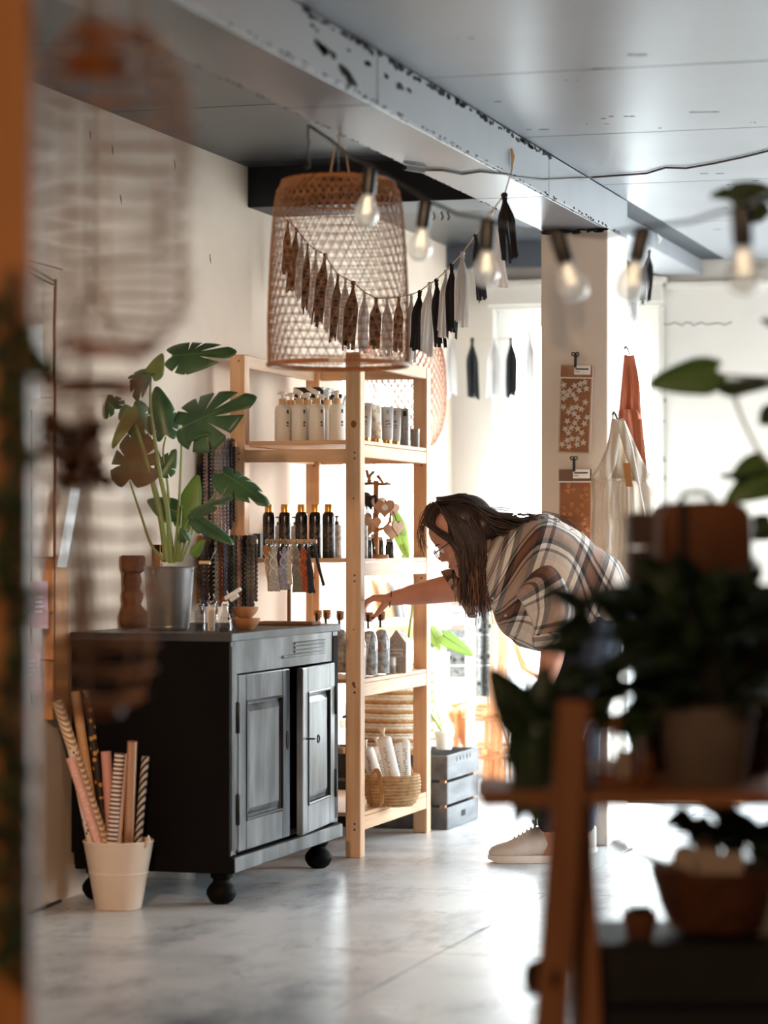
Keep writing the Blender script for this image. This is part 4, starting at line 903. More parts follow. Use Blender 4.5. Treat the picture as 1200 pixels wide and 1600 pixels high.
# ---------------------------------------------------------------- tassel garlands
FB = mat('black_crepe', (30, 30, 34), .9, (46, 46, 50), 40, stretch=(1, 1, .2), transl=.12); FW = mat('white_crepe', (236, 234, 232), .9, (224, 222, 222), 40, stretch=(1, 1, .2), transl=.35)
def tassel(parent, top, bot, wd, m, seed):
    """ribbons folded over the cord, tied under it and hanging free"""
    rnd = random.Random(seed); top, bot = Vector(top), Vector(bot); d = bot - top; L = d.length; mb = MB(); N = 6
    for j in range(N):
        ph = rnd.random() * 6; off = (j / (N - 1) - .5) + rnd.uniform(-.06, .06); dep = rnd.uniform(-.22, .22); w0 = wd * rnd.uniform(.26, .40); LL = rnd.uniform(.90, 1.02); tw = rnd.uniform(-.9, .9); rs = []
        for i in range(11):
            f = i / 10; sp = .22 if f < .04 else .12 + .88 * smst(.05, .42, f); ww = w0 * (.35 + .65 * smst(.04, .3, f))
            c = top + d * f * LL + RIGHT * wd * (off * sp * .82 + .05 * math.sin(f * 6 + ph) * f) + FWD * wd * (dep * sp + .06 * math.sin(f * 5 + ph))
            a = tw * (.3 + f) + .35 * math.sin(f * 4 + ph); u = RIGHT * math.cos(a) + FWD * math.sin(a); v = RIGHT * -math.sin(a) + FWD * math.cos(a)
            zz = UP * (rnd.uniform(-.01, .01) if i == 10 else 0)
            rs.append([c - u * ww / 2 + v * wd * .07, c + v * wd * .015 * math.sin(ph), c + u * ww * .2 + v * wd * .08, c + u * ww / 2 + zz, c + u * ww * .2 + v * (wd * .08 + .0012), c + v * (.0012 + wd * .015 * math.sin(ph)), c - u * ww / 2 + v * (wd * .07 + .0012)])
        mb.rings(rs)
    mb.ball(top - d.normalized() * L * .0, wd * .2, 10, 6, (1.1, .8, .9)); mb.tube([top + d * .055 + Vector((wd * .15 * math.cos(a), wd * .13 * math.sin(a), 0)) for a in [k * PI / 5 for k in range(10)]], wd * .05, 5, closed=True)
    return mb.build('tassel', m, parent, sharp=60)
def Zg(px): return 8.5 + (790 - px) / 350 * 1.9
G1 = [(788, 305, 797, 411, 27, 0), (766, 335, 780, 449, 25, 1), (743, 368, 754, 474, 18, 0), (723, 396, 719, 511, 20, 1), (706, 414, 707, 527, 19, 0), (697, 424, 692, 527, 17, 1), (682, 438, 688, 546, 19, 0), (672, 444, 664, 556, 22, 1), (656, 456, 650, 553, 19, 0), (643, 461, 641, 566, 16, 1), (623, 465, 621, 551, 14, 0), (605, 467, 604, 556, 17, 1), (588, 467, 583, 546, 17, 0), (570, 458, 566, 552, 16, 1), (552, 442, 545, 546, 22, 0), (540, 436, 536, 540, 15, 1), (528, 430, 521, 536, 15, 0), (518, 416, 512, 520, 14, 1), (508, 398, 493, 512, 17, 0), (494, 392, 487, 496, 12, 1), (481, 382, 476, 490, 11, 0), (472, 370, 466, 470, 12, 1), (463, 358, 453, 460, 15, 0), (450, 346, 446, 430, 11, 0)]
g1 = thing('tassel_garland', at(788, 300, Zg(788)), 0, 'black and white tassel garland strung from the beam behind the bamboo lampshade', 'garland')
gp = [atx(799, 234, -2.047), at(801, 262, 8.5)] + [at(a, b - 1, Zg(a)) for a, b, *_ in G1] + [at(440, 338, Zg(440))]
MB().tube(gp, .0022, 5).build('cord', TW, g1)
MB().tube([atx(799, 232, -2.044), at(802, 245, 8.48), at(800, 262, 8.48)], [.004, .007, .003], 6).build('knot', TW, g1)
for i, (a, b, c, d, w_, k) in enumerate(G1): tassel(g1, at(a, b, Zg(a)), at(c, d, Zg(a)), w_ / F * Zg(a) * .95, (FB, FW)[k], i + 1)
g2 = thing('tassel_garland', aty(738, 530, 11.9), 0, 'black and white tassel garland hanging in front of the far window', 'garland')
G2 = [(703, 526, 704, 622, 18, 1), (738, 530, 740, 623, 17, 0), (772, 531, 770, 622, 18, 1), (799, 529, 800, 622, 17, 0), (829, 521, 827, 622, 14, 1), (987, 440, 991, 501, 16, 1), (1014, 393, 1009, 475, 15, 0)]
gp = [aty(698, 522, 11.9)] + [aty(a, b - 1, 11.9 - max(0, a - 850) * .0045) for a, b, *_ in G2] + [atx(1029, 370, -2.163)]
MB().tube(gp, .0018, 5).build('cord', TW, g2)
MB().tube([atx(1027, 366, -2.16), atx(1031, 374, -2.155), atx(1029, 380, -2.16)], [.004, .010, .004], 6).build('knot', FW, g2)
for i, (a, b, c, d, w_, k) in enumerate(G2):
    y = 11.9 - max(0, a - 850) * .0045; tassel(g2, aty(a, b, y), aty(c, d, y), w_ / F * 12.1 * .95, (FB, FW)[k], i + 40)
# ---------------------------------------------------------------- star sticker packets on the column
YC = 9.72
FILM = glass_mat('clear_film', (250, 248, 246), .10, .1)
def star2d(r, a0=0): return [(r * (1 if k % 2 == 0 else .46) * math.sin(a0 + PI * k / 5), r * (1 if k % 2 == 0 else .46) * math.cos(a0 + PI * k / 5)) for k in range(10)]
def packet(x0, y0, x1, y1, label, card, starm, seed, tilt, hm):
    a, b = aty(x0, y0, YC - .014), aty(x1, y1, YC - .014); c = (a + b) / 2; W = b.x - a.x; H = a.z - b.z
    t = thing('sticker_packet', (c.x, YC, b.z), 0, label, 'packet', 'star packets on the column')
    Mx = Matrix.Translation(c) @ Matrix.Rotation(tilt, 4, 'Y') @ Matrix.Rotation(PI / 2, 4, 'X')
    def bx(u0, u1, v0, v1, d0, d1): 
        mb = MB().box(u0, u1, v0, v1, d0, d1); mb.v = [Mx @ v for v in mb.v]; return mb
    bx(-W / 2 + .006, W / 2 - .008, -H / 2 + .006, H / 2 - .05, -.003, .003).build('card', card, t, smooth=False)
    bx(-W / 2, W / 2, -H / 2, H / 2, .0075, .0082).build('film', FILM, t, smooth=False)
    bx(-W / 2, W / 2, H / 2 - .046, H / 2 - .004, -.001, .0035).build('header', hm, t, smooth=False)
    bx(-W / 2 + .0, W / 2, H / 2 - .052, H / 2 - .047, .0083, .0092).build('seam', mat('film_seam', (226, 214, 204), .3), t, smooth=False)
    for u0, u1 in ((-W / 2 - .001, -W / 2 + .002), (W / 2 - .002, W / 2 + .001)): bx(u0, u1, -H / 2, H / 2, .006, .0088).build('film_edge', mat('film_edge', (222, 208, 196), .25), t, smooth=False)
    lb = bx(-.008, W / 2 - .008, H / 2 - .037, H / 2 - .004, .0084, .0094).build('label', PAPER, t, smooth=False)
    for (v, hh, u1) in ((H / 2 - .017, .005, W / 2 - .016), (H / 2 - .027, .002, .012)): bx(-.004, u1, v - hh / 2, v + hh / 2, .0095, .0098).build('printed_line', INK, lb, smooth=False)
    rnd = random.Random(seed); base = MB().prism(star2d(.0138), .0012); pts = []; tries = 0
    while len(pts) < 36 and tries < 3000:
        tries += 1; u, v = rnd.uniform(-W / 2 + .014, W / 2 - .016), rnd.uniform(-H / 2 + .016, H / 2 - .062)
        if all((u - p) ** 2 + (v - q) ** 2 > .0178 ** 2 for p, q in pts): pts.append((u, v))
    me = None; inv = t.matrix_basis.inverted()
    for k, (u, v) in enumerate(pts):
        if me is None:
            o = MB().prism(star2d(.0138), .0012).build('star', starm, None, smooth=False); me = o.data
        else: o = bpy.data.objects.new('star', me); COL.objects.link(o)
        o.parent = t; o.matrix_basis = inv @ Mx @ Matrix.Translation((u, v, .0042)) @ Matrix.Rotation(rnd.uniform(0, 2), 4, 'Z')
    # black clip on a nail
    mb = MB(); n = Mx @ Vector((-.004, H / 2 - .012, .010)); mb.beam(n, n + Vector((.001, -.002, .045)), .010, .006, (1, 0, 0))
    cl = mb.build('clip', BLACK, t, smooth=False, bevel=.001)
    for s in (-1, 1): MB().tube([n + Vector((s * .0072, -.002, .049)) + Vector((.0062 * math.cos(q), 0, .0062 * math.sin(q))) for q in [2 * PI * j / 12 for j in range(12)]], .0022, 6, closed=True).build('clip_loop', BLACK, cl)
KRAFT = mat('kraft_card', (176, 124, 84), .7, (158, 106, 70), 8)
packet(874, 570, 925, 708, 'clear packet of white paper stars, upper one on the column', KRAFT, PAPER, 3, .035, mat('header_peach', (206, 170, 146), .5, (180, 126, 92), 20))
packet(873, 732, 926, 884, 'clear packet of copper foil stars, lower one on the column', mat('copper_card', (150, 92, 58), .4, (172, 110, 70), 9), mat('copper_foil', (220, 150, 96), .22, (240, 186, 134), 30, metal=.85), 4, .0, mat('header_brown', (134, 104, 92), .6))
# ---------------------------------------------------------------- knitted bags on hooks at the column's right side
def knit(name, c1, c2):
    m = mat(name, c1, .9, c2, 5, sheen=.2); t = m.node_tree; b = t.nodes['Principled BSDF']
    tcn = t.nodes.new('ShaderNodeTexCoord'); mp = t.nodes.new('ShaderNodeMapping'); mp.inputs['Scale'].default_value = (1, 1, 1)
    wv = t.nodes.new('ShaderNodeTexWave'); wv.inputs['Scale'].default_value = 9; wv.inputs['Distortion'].default_value = 3.0; wv.inputs['Detail'].default_value = 1
    w2 = t.nodes.new('ShaderNodeTexWave'); w2.bands_direction = 'Z'; w2.inputs['Scale'].default_value = 60
    ad = t.nodes.new('ShaderNodeMath'); ad.operation = 'MULTIPLY_ADD'; ad.inputs[1].default_value = .05
    bp = t.nodes.new('ShaderNodeBump'); bp.inputs['Strength'].default_value = .7; bp.inputs['Distance'].default_value = .012
    t.links.new(tcn.outputs['Object'], mp.inputs[0]); t.links.new(mp.outputs[0], wv.inputs[0]); t.links.new(mp.outputs[0], w2.inputs[0])
    t.links.new(w2.outputs['Fac'], ad.inputs[0]); t.links.new(wv.outputs['Fac'], ad.inputs[2]); t.links.new(ad.outputs[0], bp.inputs['Height']); t.links.new(bp.outputs[0], b.inputs['Normal'])
    return m
def sheet(P, thick):                                                # P[row][col] of points: a padded fabric panel
    mb = MB(); h = len(P); w_ = len(P[0]); rows = []
    for i in range(h):
        fr_, bk_ = [], []
        for j in range(w_):
            e = math.sin(PI * j / (w_ - 1)) ** .5
            off = FWD * thick * (.15 + .85 * e); fr_.append(P[i][j] - off); bk_.append(P[i][j] + off)
        rows.append(fr_ + bk_[::-1])
    return mb.rings(rows)
KC = knit('cream_knit', (226, 214, 198), (212, 198, 182)); KR = knit('rust_knit', (176, 98, 66), (158, 82, 54))
Zb = 9.78
t = thing('knitted_bag', at(973, 890, Zb), 0, 'cream cable-knit shoulder bag hanging from a hook on the column', 'bag')
rows = []
for py, xl, xr in ((742, 927, 1010), (752, 924, 1016), (766, 923, 1022), (800, 924, 1022), (840, 923, 1023), (880, 921, 1024), (925, 920, 1026), (960, 922, 1024)):
    rows.append([at(xl + (xr - xl) * j / 14, py - 10 * (py < 750) * math.sin(PI * j / 14) * -1, Zb + .012 * math.sin(j * 1.3) - .02 * math.sin(PI * j / 14)) for j in range(15)])
sheet(rows, .022).build('body', KC, t, sharp=180)
def strap(pts, wd, m, nm, par, th=.004):
    pts = [Vector(p) for p in pts]; q = []
    for i in range(len(pts) - 1):
        p0, p1, p2, p3 = pts[max(0, i - 1)], pts[i], pts[i + 1], pts[min(len(pts) - 1, i + 2)]
        for k in range(5):
            u = k / 5; q.append(.5 * ((2 * p1) + (p2 - p0) * u + (2 * p0 - 5 * p1 + 4 * p2 - p3) * u * u + (3 * p1 - p0 - 3 * p2 + p3) * u ** 3))
    q.append(pts[-1]); rs = []
    for i, p in enumerate(q):
        d = (q[min(i + 1, len(q) - 1)] - q[max(i - 1, 0)]).normalized(); s = d.cross(FWD).normalized(); wv = wd[0] + (wd[1] - wd[0]) * i / (len(q) - 1)
        rs.append([p + s * wv / 2 * a + FWD * th * b for a, b in ((-1, -.6), (-.6, -1), (.6, -1), (1, -.6), (1, .6), (.6, 1), (-.6, 1), (-1, .6))])
    return MB().rings(rs).build(nm, m, par, sharp=180)
strap([at(936, 752, Zb - .02), at(950, 725, Zb - .02), at(959, 690, Zb - .01), at(962, 655, Zb)], (.07, .026), KC, 'strap', t)
strap([at(1008, 752, Zb - .02), at(994, 725, Zb - .025), at(981, 690, Zb - .02), at(968, 655, Zb)], (.065, .03), KC, 'strap', t)
sheet([[at(xl + (xr - xl) * j / 6, py, Zb + .006) for j in range(7)] for py, xl, xr in ((660, 958, 972), (690, 955, 984), (725, 946, 996), (755, 932, 1012))], .006).build('inside', KC, t, sharp=180)
MB().tube([at(975, 658, Zb - .03), at(988, 700, Zb - .045), at(1000, 765, Zb - .05), at(1010, 815, Zb - .05)], .0035, 6).build('zip', mat('zip_white', (240, 238, 236), .4), t)
MB().obox(at(981, 742, Zb - .052), RIGHT, FWD, UP + RIGHT * -.12, .024, .003, .085).build('leather_label', mat('tan_leather', (168, 106, 52), .55), t, smooth=False)
def hook(px, py, label):
    p = atx(px, py, -2.05); solo(MB().tube([p, p + Vector((.006, 0, .01)), p + Vector((.012, 0, .0)), p + Vector((.02, -.0, -.02)), p + Vector((.03, -.0, -.016))], .004, 6), 'wall_hook', BLACK, p, 0, label, 'hook', 'hooks on the column side')
hook(957, 648, 'lower black hook on the column side, holding the cream bag'); hook(976, 545, 'upper black hook on the column side, holding the rust bag')
Zr = 10.02
t = thing('knitted_bag', at(993, 740, Zr), 0, 'rust-brown knitted bag hanging behind the cream bag', 'bag')
rows = [[at(xl + (xr - xl) * j / 8, py, Zr + .01 * math.sin(j * 1.7) - .02 * math.sin(PI * j / 8)) for j in range(9)] for py, xl, xr in ((640, 967, 998), (650, 966, 1003), (680, 968, 1006), (720, 972, 1010), (760, 974, 1014), (790, 978, 1014))]
sheet(rows, .02).build('body', KR, t, sharp=180)
strap([at(972, 650, Zr - .01), at(976, 600, Zr - .01), at(980, 555, Zr)], (.024, .022), KR, 'strap', t); strap([at(996, 650, Zr - .01), at(993, 600, Zr - .02), at(985, 555, Zr)], (.03, .03), KR, 'strap', t)
sheet([[at(xl + (xr - xl) * j / 4, py, Zr + .012) for j in range(5)] for py, xl, xr in ((566, 978, 988), (600, 975, 994), (645, 970, 998))], .006).build('inside', KR, t, sharp=180)
strap([at(1000, 655, Zr - .03), at(1004, 700, Zr - .04), at(1010, 760, Zr - .04)], (.016, .016), KR, 'side_braid', t)
# ================================================================== lower boards of the pine shelf
zb = BZ[2]
CORK = mat('cork', (176, 122, 78), .8, (140, 90, 56), 60); STONE = mat('grey_pebbles', (124, 124, 128), .6, (196, 194, 192), 45, bump=.8, bscale=60)
BG2 = glass_mat('bath_bottle_glass', (244, 246, 246), .14)
jb = thing('corked_bottle', (0, 0, 0), 0, '', 'bottle', 'corked bottles on the third board')
MB().lathe([(.029, 0), (.031, .004), (.031, .125), (.027, .145), (.015, .172), (.0135, .178), (.0135, .205), (.0155, .207), (.0155, .212)], 24, c1=False).build('glass', BG2, jb)
fl = MB().lathe([(.001, .005), (.0278, .005), (.0280, .124), (.024, .143), (.016, .160), (.001, .164)], 20, c0=False, c1=False).build('pebble_fill', STONE, jb)
mb = MB(); rnd = random.Random(2)
for k in range(70):
    a = rnd.uniform(0, 6.28); z = rnd.uniform(.01, .135); mb.ball((.0262 * math.cos(a), .0262 * math.sin(a), z), rnd.uniform(.0025, .0042), 6, 4)
tag(mb.build('pebbles', mat('pebble_pale', (196, 192, 188), .6, (92, 94, 100), 90), fl), kind='stuff')
MB().lathe([(.0125, .196), (.0148, .213), (.0148, .228), (.0135, .230)], 18).build('cork', CORK, jb)
BR = mat('dark_ribbon', (56, 36, 34), .7)
MB().obox((0, -.0152, .196), (1, 0, 0), (0, 1, 0), (0, 0, 1), .008, .0015, .05).build('seal_strip', BR, jb, smooth=False)
def on3(px, y, z=None): p = aty(px, 850, y); return (p.x, y, (zb if z is None else z) + .0004)
bs = clones(jb, [onedge(577, .032, zb + .0004), onedge(596, .034, zb + .0004), on3(497, 9.55), on3(511, 9.62), on3(532, 9.50)], ['corked bottle of grey pebbles that the woman is touching', 'corked bottle of grey pebbles just right of the touched one', 'corked bottle above the cabinet top, first left of the post', 'corked bottle above the cabinet top, middle of three', 'corked bottle half behind the front post, right of three'])
c = onedge(564, .019, zb + .0004); t = thing('corked_bottle', c, 0, 'corked bottle mostly hidden by the front post, with a long paper tag', 'bottle', 'corked bottles on the third board')
MB().lathe([(.016, 0), (.018, .004), (.018, .12), (.008, .15), (.008, .19)], 18, c, c1=False).build('glass', BG2, t); MB().lathe([(.001, .004), (.0155, .004), (.0155, .05), (.001, .052)], 14, c, c0=False, c1=False).build('pebble_fill', STONE, t); MB().lathe([(.007, .18), (.009, .192), (.008, .2)], 14, c).build('cork', CORK, t)
c = aty(571, 1014, 9.285); M = Matrix.Translation(c) @ Matrix.Rotation(math.radians(12), 4, 'Y') @ Matrix.Rotation(PI / 2, 4, 'X')
t = thing('paper_tag', c, 0, 'long white paper tag tied round the touched bottle', 'tag')
MB().prism([(-.009, -.055), (.011, -.055), (.009, .055), (-.006, .055)], .0012, M).build('card', PAPER, t, smooth=False)
mb = MB()
for k in range(9): mb.add([M @ Vector((-.005 + (k % 3) * .005, .04 - (k // 3) * .016, .0008 + q * .0004)) + M.to_3x3() @ Vector((u * .0012, v * .003, 0)) for q in (0, 1) for u, v in ((-1, -1), (1, -1), (1, 1), (-1, 1))], [(0, 3, 2, 1), (4, 5, 6, 7), (0, 1, 5, 4), (1, 2, 6, 5), (2, 3, 7, 6), (3, 0, 4, 7)])
mb.build('print', mat('grey_ink', (150, 150, 152), .7), t, smooth=False)
MB().tube([c + Vector((-.009, -.0, .053)), aty(568, 985, 9.288), aty(577, 998, 9.29)], .0012, 5).build('string', TW, t)
c = aty(593, 1012, 9.45); MB_ = MB().obox(c, (1, .2, 0), (-.2, 1, 0), (.12, 0, 1), .010, .002, .034); solo(MB_, 'kraft_tag', KRAFT, c, 0, 'small brown kraft tag hanging on the second corked bottle', 'tag', smooth=False)
c = onedge(611, .021, zb + .0004); t = thing('tin_pot', c, 0, 'small grey ribbed tin standing in front of the house-shaped box', 'tin')
TINM = mat('zinc_tin', (168, 160, 154), .4, (146, 138, 132), 30, metal=.3)
MB().lathe([(.0185, 0), (.019, .001), (.019, .030), (.0185, .031)], 24, c).build('body', TINM, t)
MB().lathe([(.0195, .031), (.0195, .044), (.019, .058), (.0175, .06)], 24, c).build('lid', mat('tin_lid2', (186, 178, 170), .4, metal=.2), t)
mb = MB()
for k in range(26): a = 2 * PI * k / 26; mb.obox(c + Vector((.0195 * math.cos(a), .0195 * math.sin(a), .015)), (-math.sin(a), math.cos(a), 0), (math.cos(a), math.sin(a), 0), UP, .002, .0006, .022)
tag(mb.build('ribs', mat('tin_rib', (120, 112, 106), .5), t, smooth=False), kind='stuff')
# house-shaped gift box
def hbox_mat():
    m = mat('house_box_print', (176, 166, 158), .6); t = m.node_tree; b = t.nodes['Principled BSDF']
    tcn = t.nodes.new('ShaderNodeTexCoord'); vo = t.nodes.new('ShaderNodeTexVoronoi'); vo.inputs['Scale'].default_value = 55; vo.inputs['Randomness'].default_value = .35
    mm = t.nodes.new('ShaderNodeMath'); mm.operation = 'MULTIPLY'; mm.inputs[1].default_value = 34; sn = t.nodes.new('ShaderNodeMath'); sn.operation = 'SINE'
    r = t.nodes.new('ShaderNodeValToRGB'); r.color_ramp.elements[0].position = .35; r.color_ramp.elements[0].color = lin((112, 104, 100)); r.color_ramp.elements[1].position = .55; r.color_ramp.elements[1].color = lin((214, 200, 188))
    t.links.new(tcn.outputs['Object'], vo.inputs[0]); t.links.new(vo.outputs['Distance'], mm.inputs[0]); t.links.new(mm.outputs[0], sn.inputs[0]); t.links.new(sn.outputs[0], r.inputs[0]); t.links.new(r.outputs[0], b.inputs[0]); return m
yb = 9.60; a, b = aty(604, 1054, yb), aty(634, 1054, yb); W = b.x - a.x; eav, pk = .112, .160
c = Vector(((a.x + b.x) / 2, yb, zb)); t = thing('house_box', c, 0, 'grey house-shaped gift box printed with circles, beside the tin', 'box')
out = [(-W / 2, 0), (W / 2, 0), (W / 2, eav), (0, pk), (-W / 2, eav)]
M = Matrix.Translation(c + Vector((0, .04, 0))) @ Matrix.Rotation(PI / 2, 4, 'X')
MB().prism(out, .08, M).build('box', hbox_mat(), t, smooth=False)
MB().box(c.x + W / 2, c.x + W / 2 + .0008, yb + .004, yb + .076, zb + .003, zb + eav - .002).build('side_panel', mat('side_white', (206, 206, 204), .6, (150, 150, 150), 60, stretch=(1, 3, .4)), t, smooth=False)
MB().box(c.x - W * .36, c.x + W * .36, yb - .0012, yb, zb + .062, zb + .090).build('label', mat('label_grey', (196, 190, 184), .7), t, smooth=False)
text_part('GEFELICITEERD', .0072, Matrix.Translation((c.x, yb - .0015, zb + .080)) @ Matrix.Rotation(PI / 2, 4, 'X'), t, INK)
MB().box(c.x - W * .26, c.x + W * .26, yb - .0018, yb - .0012, zb + .066, zb + .0685).build('printed_line', INK, t, smooth=False)
# ---------------------------------------------------------------- bottom board: seagrass basket with paper rolls
zb4 = BZ[3]
SEA = mat('seagrass', (206, 172, 130), .8, (176, 138, 96), 40, bump=.6, bscale=90)
c = aty(612, 850, 9.42); c = Vector((c.x, 9.42, zb4)); t = thing('seagrass_basket', c, 0, 'small round seagrass basket with two loop handles holding paper rolls', 'basket')
mb = MB(); nz_ = 13
prof = [(.074, .004), (.083, .014), (.090, .026), (.0955, .038), (.0985, .050), (.1005, .062), (.101, .074), (.100, .086), (.0985, .097), (.097, .107)]
MB().lathe([(.001, .001), (.072, .001)] + [(r - .002, z) for r, z in prof] + [(.090, .107), (.080, .02), (.001, .012)], 36, c, c0=False, c1=False).build('body', SEA, t)
mb = MB()
for i, (r, z) in enumerate(prof):                                   # plaited coils
    mb.tube([c + Vector(((r + .0014 * (1 if (k + i) % 2 else -1)) * math.cos(2 * PI * k / 64), (r + .0014 * (1 if (k + i) % 2 else -1)) * math.sin(2 * PI * k / 64), z)) for k in range(64)], .0056, 5, closed=True)
tag(mb.build('plaited_coil', SEA, t), kind='stuff')
for a0 in (-1.9, 1.2):
    pt = []
    for k in range(13):
        f = -1 + 2 * k / 12; aa = a0 + .36 * f * (1 - .25 * (abs(f) > .9)); z = .132 - .13 * abs(f) ** 2.6; r = .104 if z < .1 else .096
        pt.append(c + Vector((r * math.cos(aa), r * math.sin(aa), max(.012, z))))
    for o_ in (-.004, .004): MB().tube([p + Vector((o_ * .7, -.004, o_)) for p in pt], .0048, 6).build('handle', mat('handle_jute', (190, 146, 100), .8, (160, 118, 76), 50), t)
def proll(p0, p1, r, label, hh):
    p0, p1 = Vector(p0), Vector(p1); d = (p1 - p0).normalized(); t = thing('paper_roll', p0, 0, label, 'paper roll', 'paper rolls in the seagrass basket')
    Q = d.to_track_quat('Z', 'Y').to_matrix(); L = (p1 - p0).length
    MB().lathe([(r * .9, 0), (r, .004), (r, L * .93), (r * .9, L * .97), (r * .25, L)], 24, p0, Q).build('roll', PAPER, t)
    if hh: MB().lathe([(r * .24, L - .002), (r * .18, L + .006), (r * .55, L + .026), (r * .5, L + .028)], 9, p0, Q).build('twisted_end', mat('twist_paper', (226, 206, 184), .8), t)
    mb = MB(); rnd = random.Random(int(L * 1e4)); sd = Q @ Vector((-.5, -.86, 0)); 
    if sd.y > 0: sd = -sd
    n_ = Vector((0, -1, 0)) - d * Vector((0, -1, 0)).dot(d); n_.normalize(); s_ = d.cross(n_)
    for k in range(16): mb.obox(p0 + d * (L * .35 + k * L * .032) + n_ * (r + .0004) + s_ * rnd.uniform(-.004, .004), d, s_, n_, .0032, rnd.uniform(.003, .012), .0006)
    mb.build('handwriting', mat('grey_ink', (150, 150, 152), .7), t, smooth=False)
proll(c + Vector((-.035, .0, .02)), aty(572, 1168, 9.40), .026, 'white paper roll leaning left in the seagrass basket', True)
proll(c + Vector((.035, -.03, .02)), aty(599, 1150, 9.36), .026, 'white paper roll with printed writing, leaning across the middle of the basket', True)
proll(c + Vector((.05, .03, .02)), aty(634, 1155, 9.47), .015, 'narrow white paper roll standing at the right of the basket', False)
proll(c + Vector((-.01, .03, .02)), aty(590, 1164, 9.47), .02, 'paper roll behind the middle one, tip just showing', True)
proll(c + Vector((.015, .045, .02)), aty(624, 1160, 9.49), .018, 'bluish-white paper roll at the back of the basket', False)
# ================================================================== behind the shelf: crates, striped basket, rack, chair
def crate(name, x0, x1, y0, y1, H, label, m, side_m):
    t = thing(name, ((x0 + x1) / 2, (y0 + y1) / 2, 0), 0, label, 'crate', 'wooden crates behind the pine shelf')
    hs = [(0, H * .295), (H * .335, H * .63), (H * .67, H)]; th = .012
    for z0, z1 in hs:
        for (a, b, cc, d) in ((x0, x1, y0, y0 + th), (x0, x1, y1 - th, y1), (x0, x0 + th, y0 + th, y1 - th), (x1 - th, x1, y0 + th, y1 - th)):
            MB().box(a, b, cc, d, z0 + .0006, z1).build('slat', m, t, smooth=False, bevel=.002)
    for x in (x0 + th, x1 - th - .022):
        for y in (y0 + th, y1 - th - .022): MB().box(x, x + .022, y, y + .022, .002, H - .01).build('corner_batten', mat('raw_batten', (186, 142, 100), .7), t, smooth=False)
    MB().box(x0 + th, x1 - th, y0 + th, y1 - th, .004, .012).build('bottom_board', m, t, smooth=False)
    ym = (y0 + y1) / 2
    out = [(-.028, -.012), (.028, -.012), (.03, -.008), (.03, .008), (.028, .012), (-.028, .012), (-.03, .008), (-.03, -.008)]
    MB().prism(out, .001, Matrix.Translation((x1 + .0006, ym, hs[0][1] * .55)) @ Matrix.Rotation(PI / 2, 4, 'Z') @ Matrix.Rotation(PI / 2, 4, 'X')).build('hand_hole', CHIP, t, smooth=False)
    for k in range(5): MB().box(x1, x1 + .001, ym - .1 + k * .05, ym - .1 + k * .05 + (.012 if k % 2 else .006), H - .03, H - .012).build('stamp', CHIP, t, smooth=False)
    return t
GREYP = mat('grey_wash_wood', (104, 106, 110), .6, (70, 72, 76), 3, stretch=(6, 1, 6), bump=.2, bscale=8); DKP = mat('black_wash_wood', (40, 40, 42), .6, (28, 28, 30), 3, stretch=(6, 1, 6))
HC = .285
crate('wooden_crate', -3.055, -2.755, 10.085, 10.56, HC, 'grey washed slatted crate on the floor beside the rear shelf post', GREYP, GREYP)
crate('wooden_crate', -3.345, -3.065, 10.085, 10.56, HC, 'black slatted crate under the shelf, against the left wall', DKP, DKP)
JUTE = mat('jute_rope', (196, 150, 98), .85, (168, 122, 74), 60, bump=.8, bscale=120); COT = mat('cotton_rope', (232, 226, 214), .85, (216, 208, 194), 60, bump=.6, bscale=120)
cB = Vector((-3.03, 10.31, HC)); t = thing('striped_basket', cB, 0, 'tall jute and white striped rope basket standing on the crates', 'basket')
MB().lathe([(.001, .002), (.13, .002), (.142, .05), (.147, .34), (.137, .34), (.13, .02), (.001, .015)], 40, cB, c0=False, c1=False).build('lining', COT, t)
mj, mc = MB(), MB()
for k in range(27):
    z = .008 + k * .0125; r = .134 + .014 * min(1, z / .08); mb = mj if k % 3 == 0 or k % 3 == 1 and False else (mj if (k // 1) % 3 == 0 else mc)
    mb.tube([cB + Vector((r * math.cos(2 * PI * j / 60) , r * math.sin(2 * PI * j / 60), z + .0012 * ((j + k) % 2))) for j in range(60)], .0085 if mb is mj else .0066, 6, closed=True)
tag(mj.build('jute_coil', JUTE, t), kind='stuff'); tag(mc.build('cotton_coil', COT, t), kind='stuff')
for aa in (-.62, 2.4):
    base = cB + Vector((.152 * math.cos(aa), .152 * math.sin(aa), 0)); tn = Vector((-math.sin(aa), math.cos(aa), 0))
    for ph in (0, 2 * PI / 3, 4 * PI / 3):
        MB().tube([base + Vector((0, 0, .03 + .36 * k / 40)) + tn * .007 * math.sin(k * .75 + ph) + Vector((math.cos(aa), math.sin(aa), 0)) * (.004 * math.cos(k * 1.5 + ph)) for k in range(41)], .0068, 6).build('braided_handle', JUTE, t)
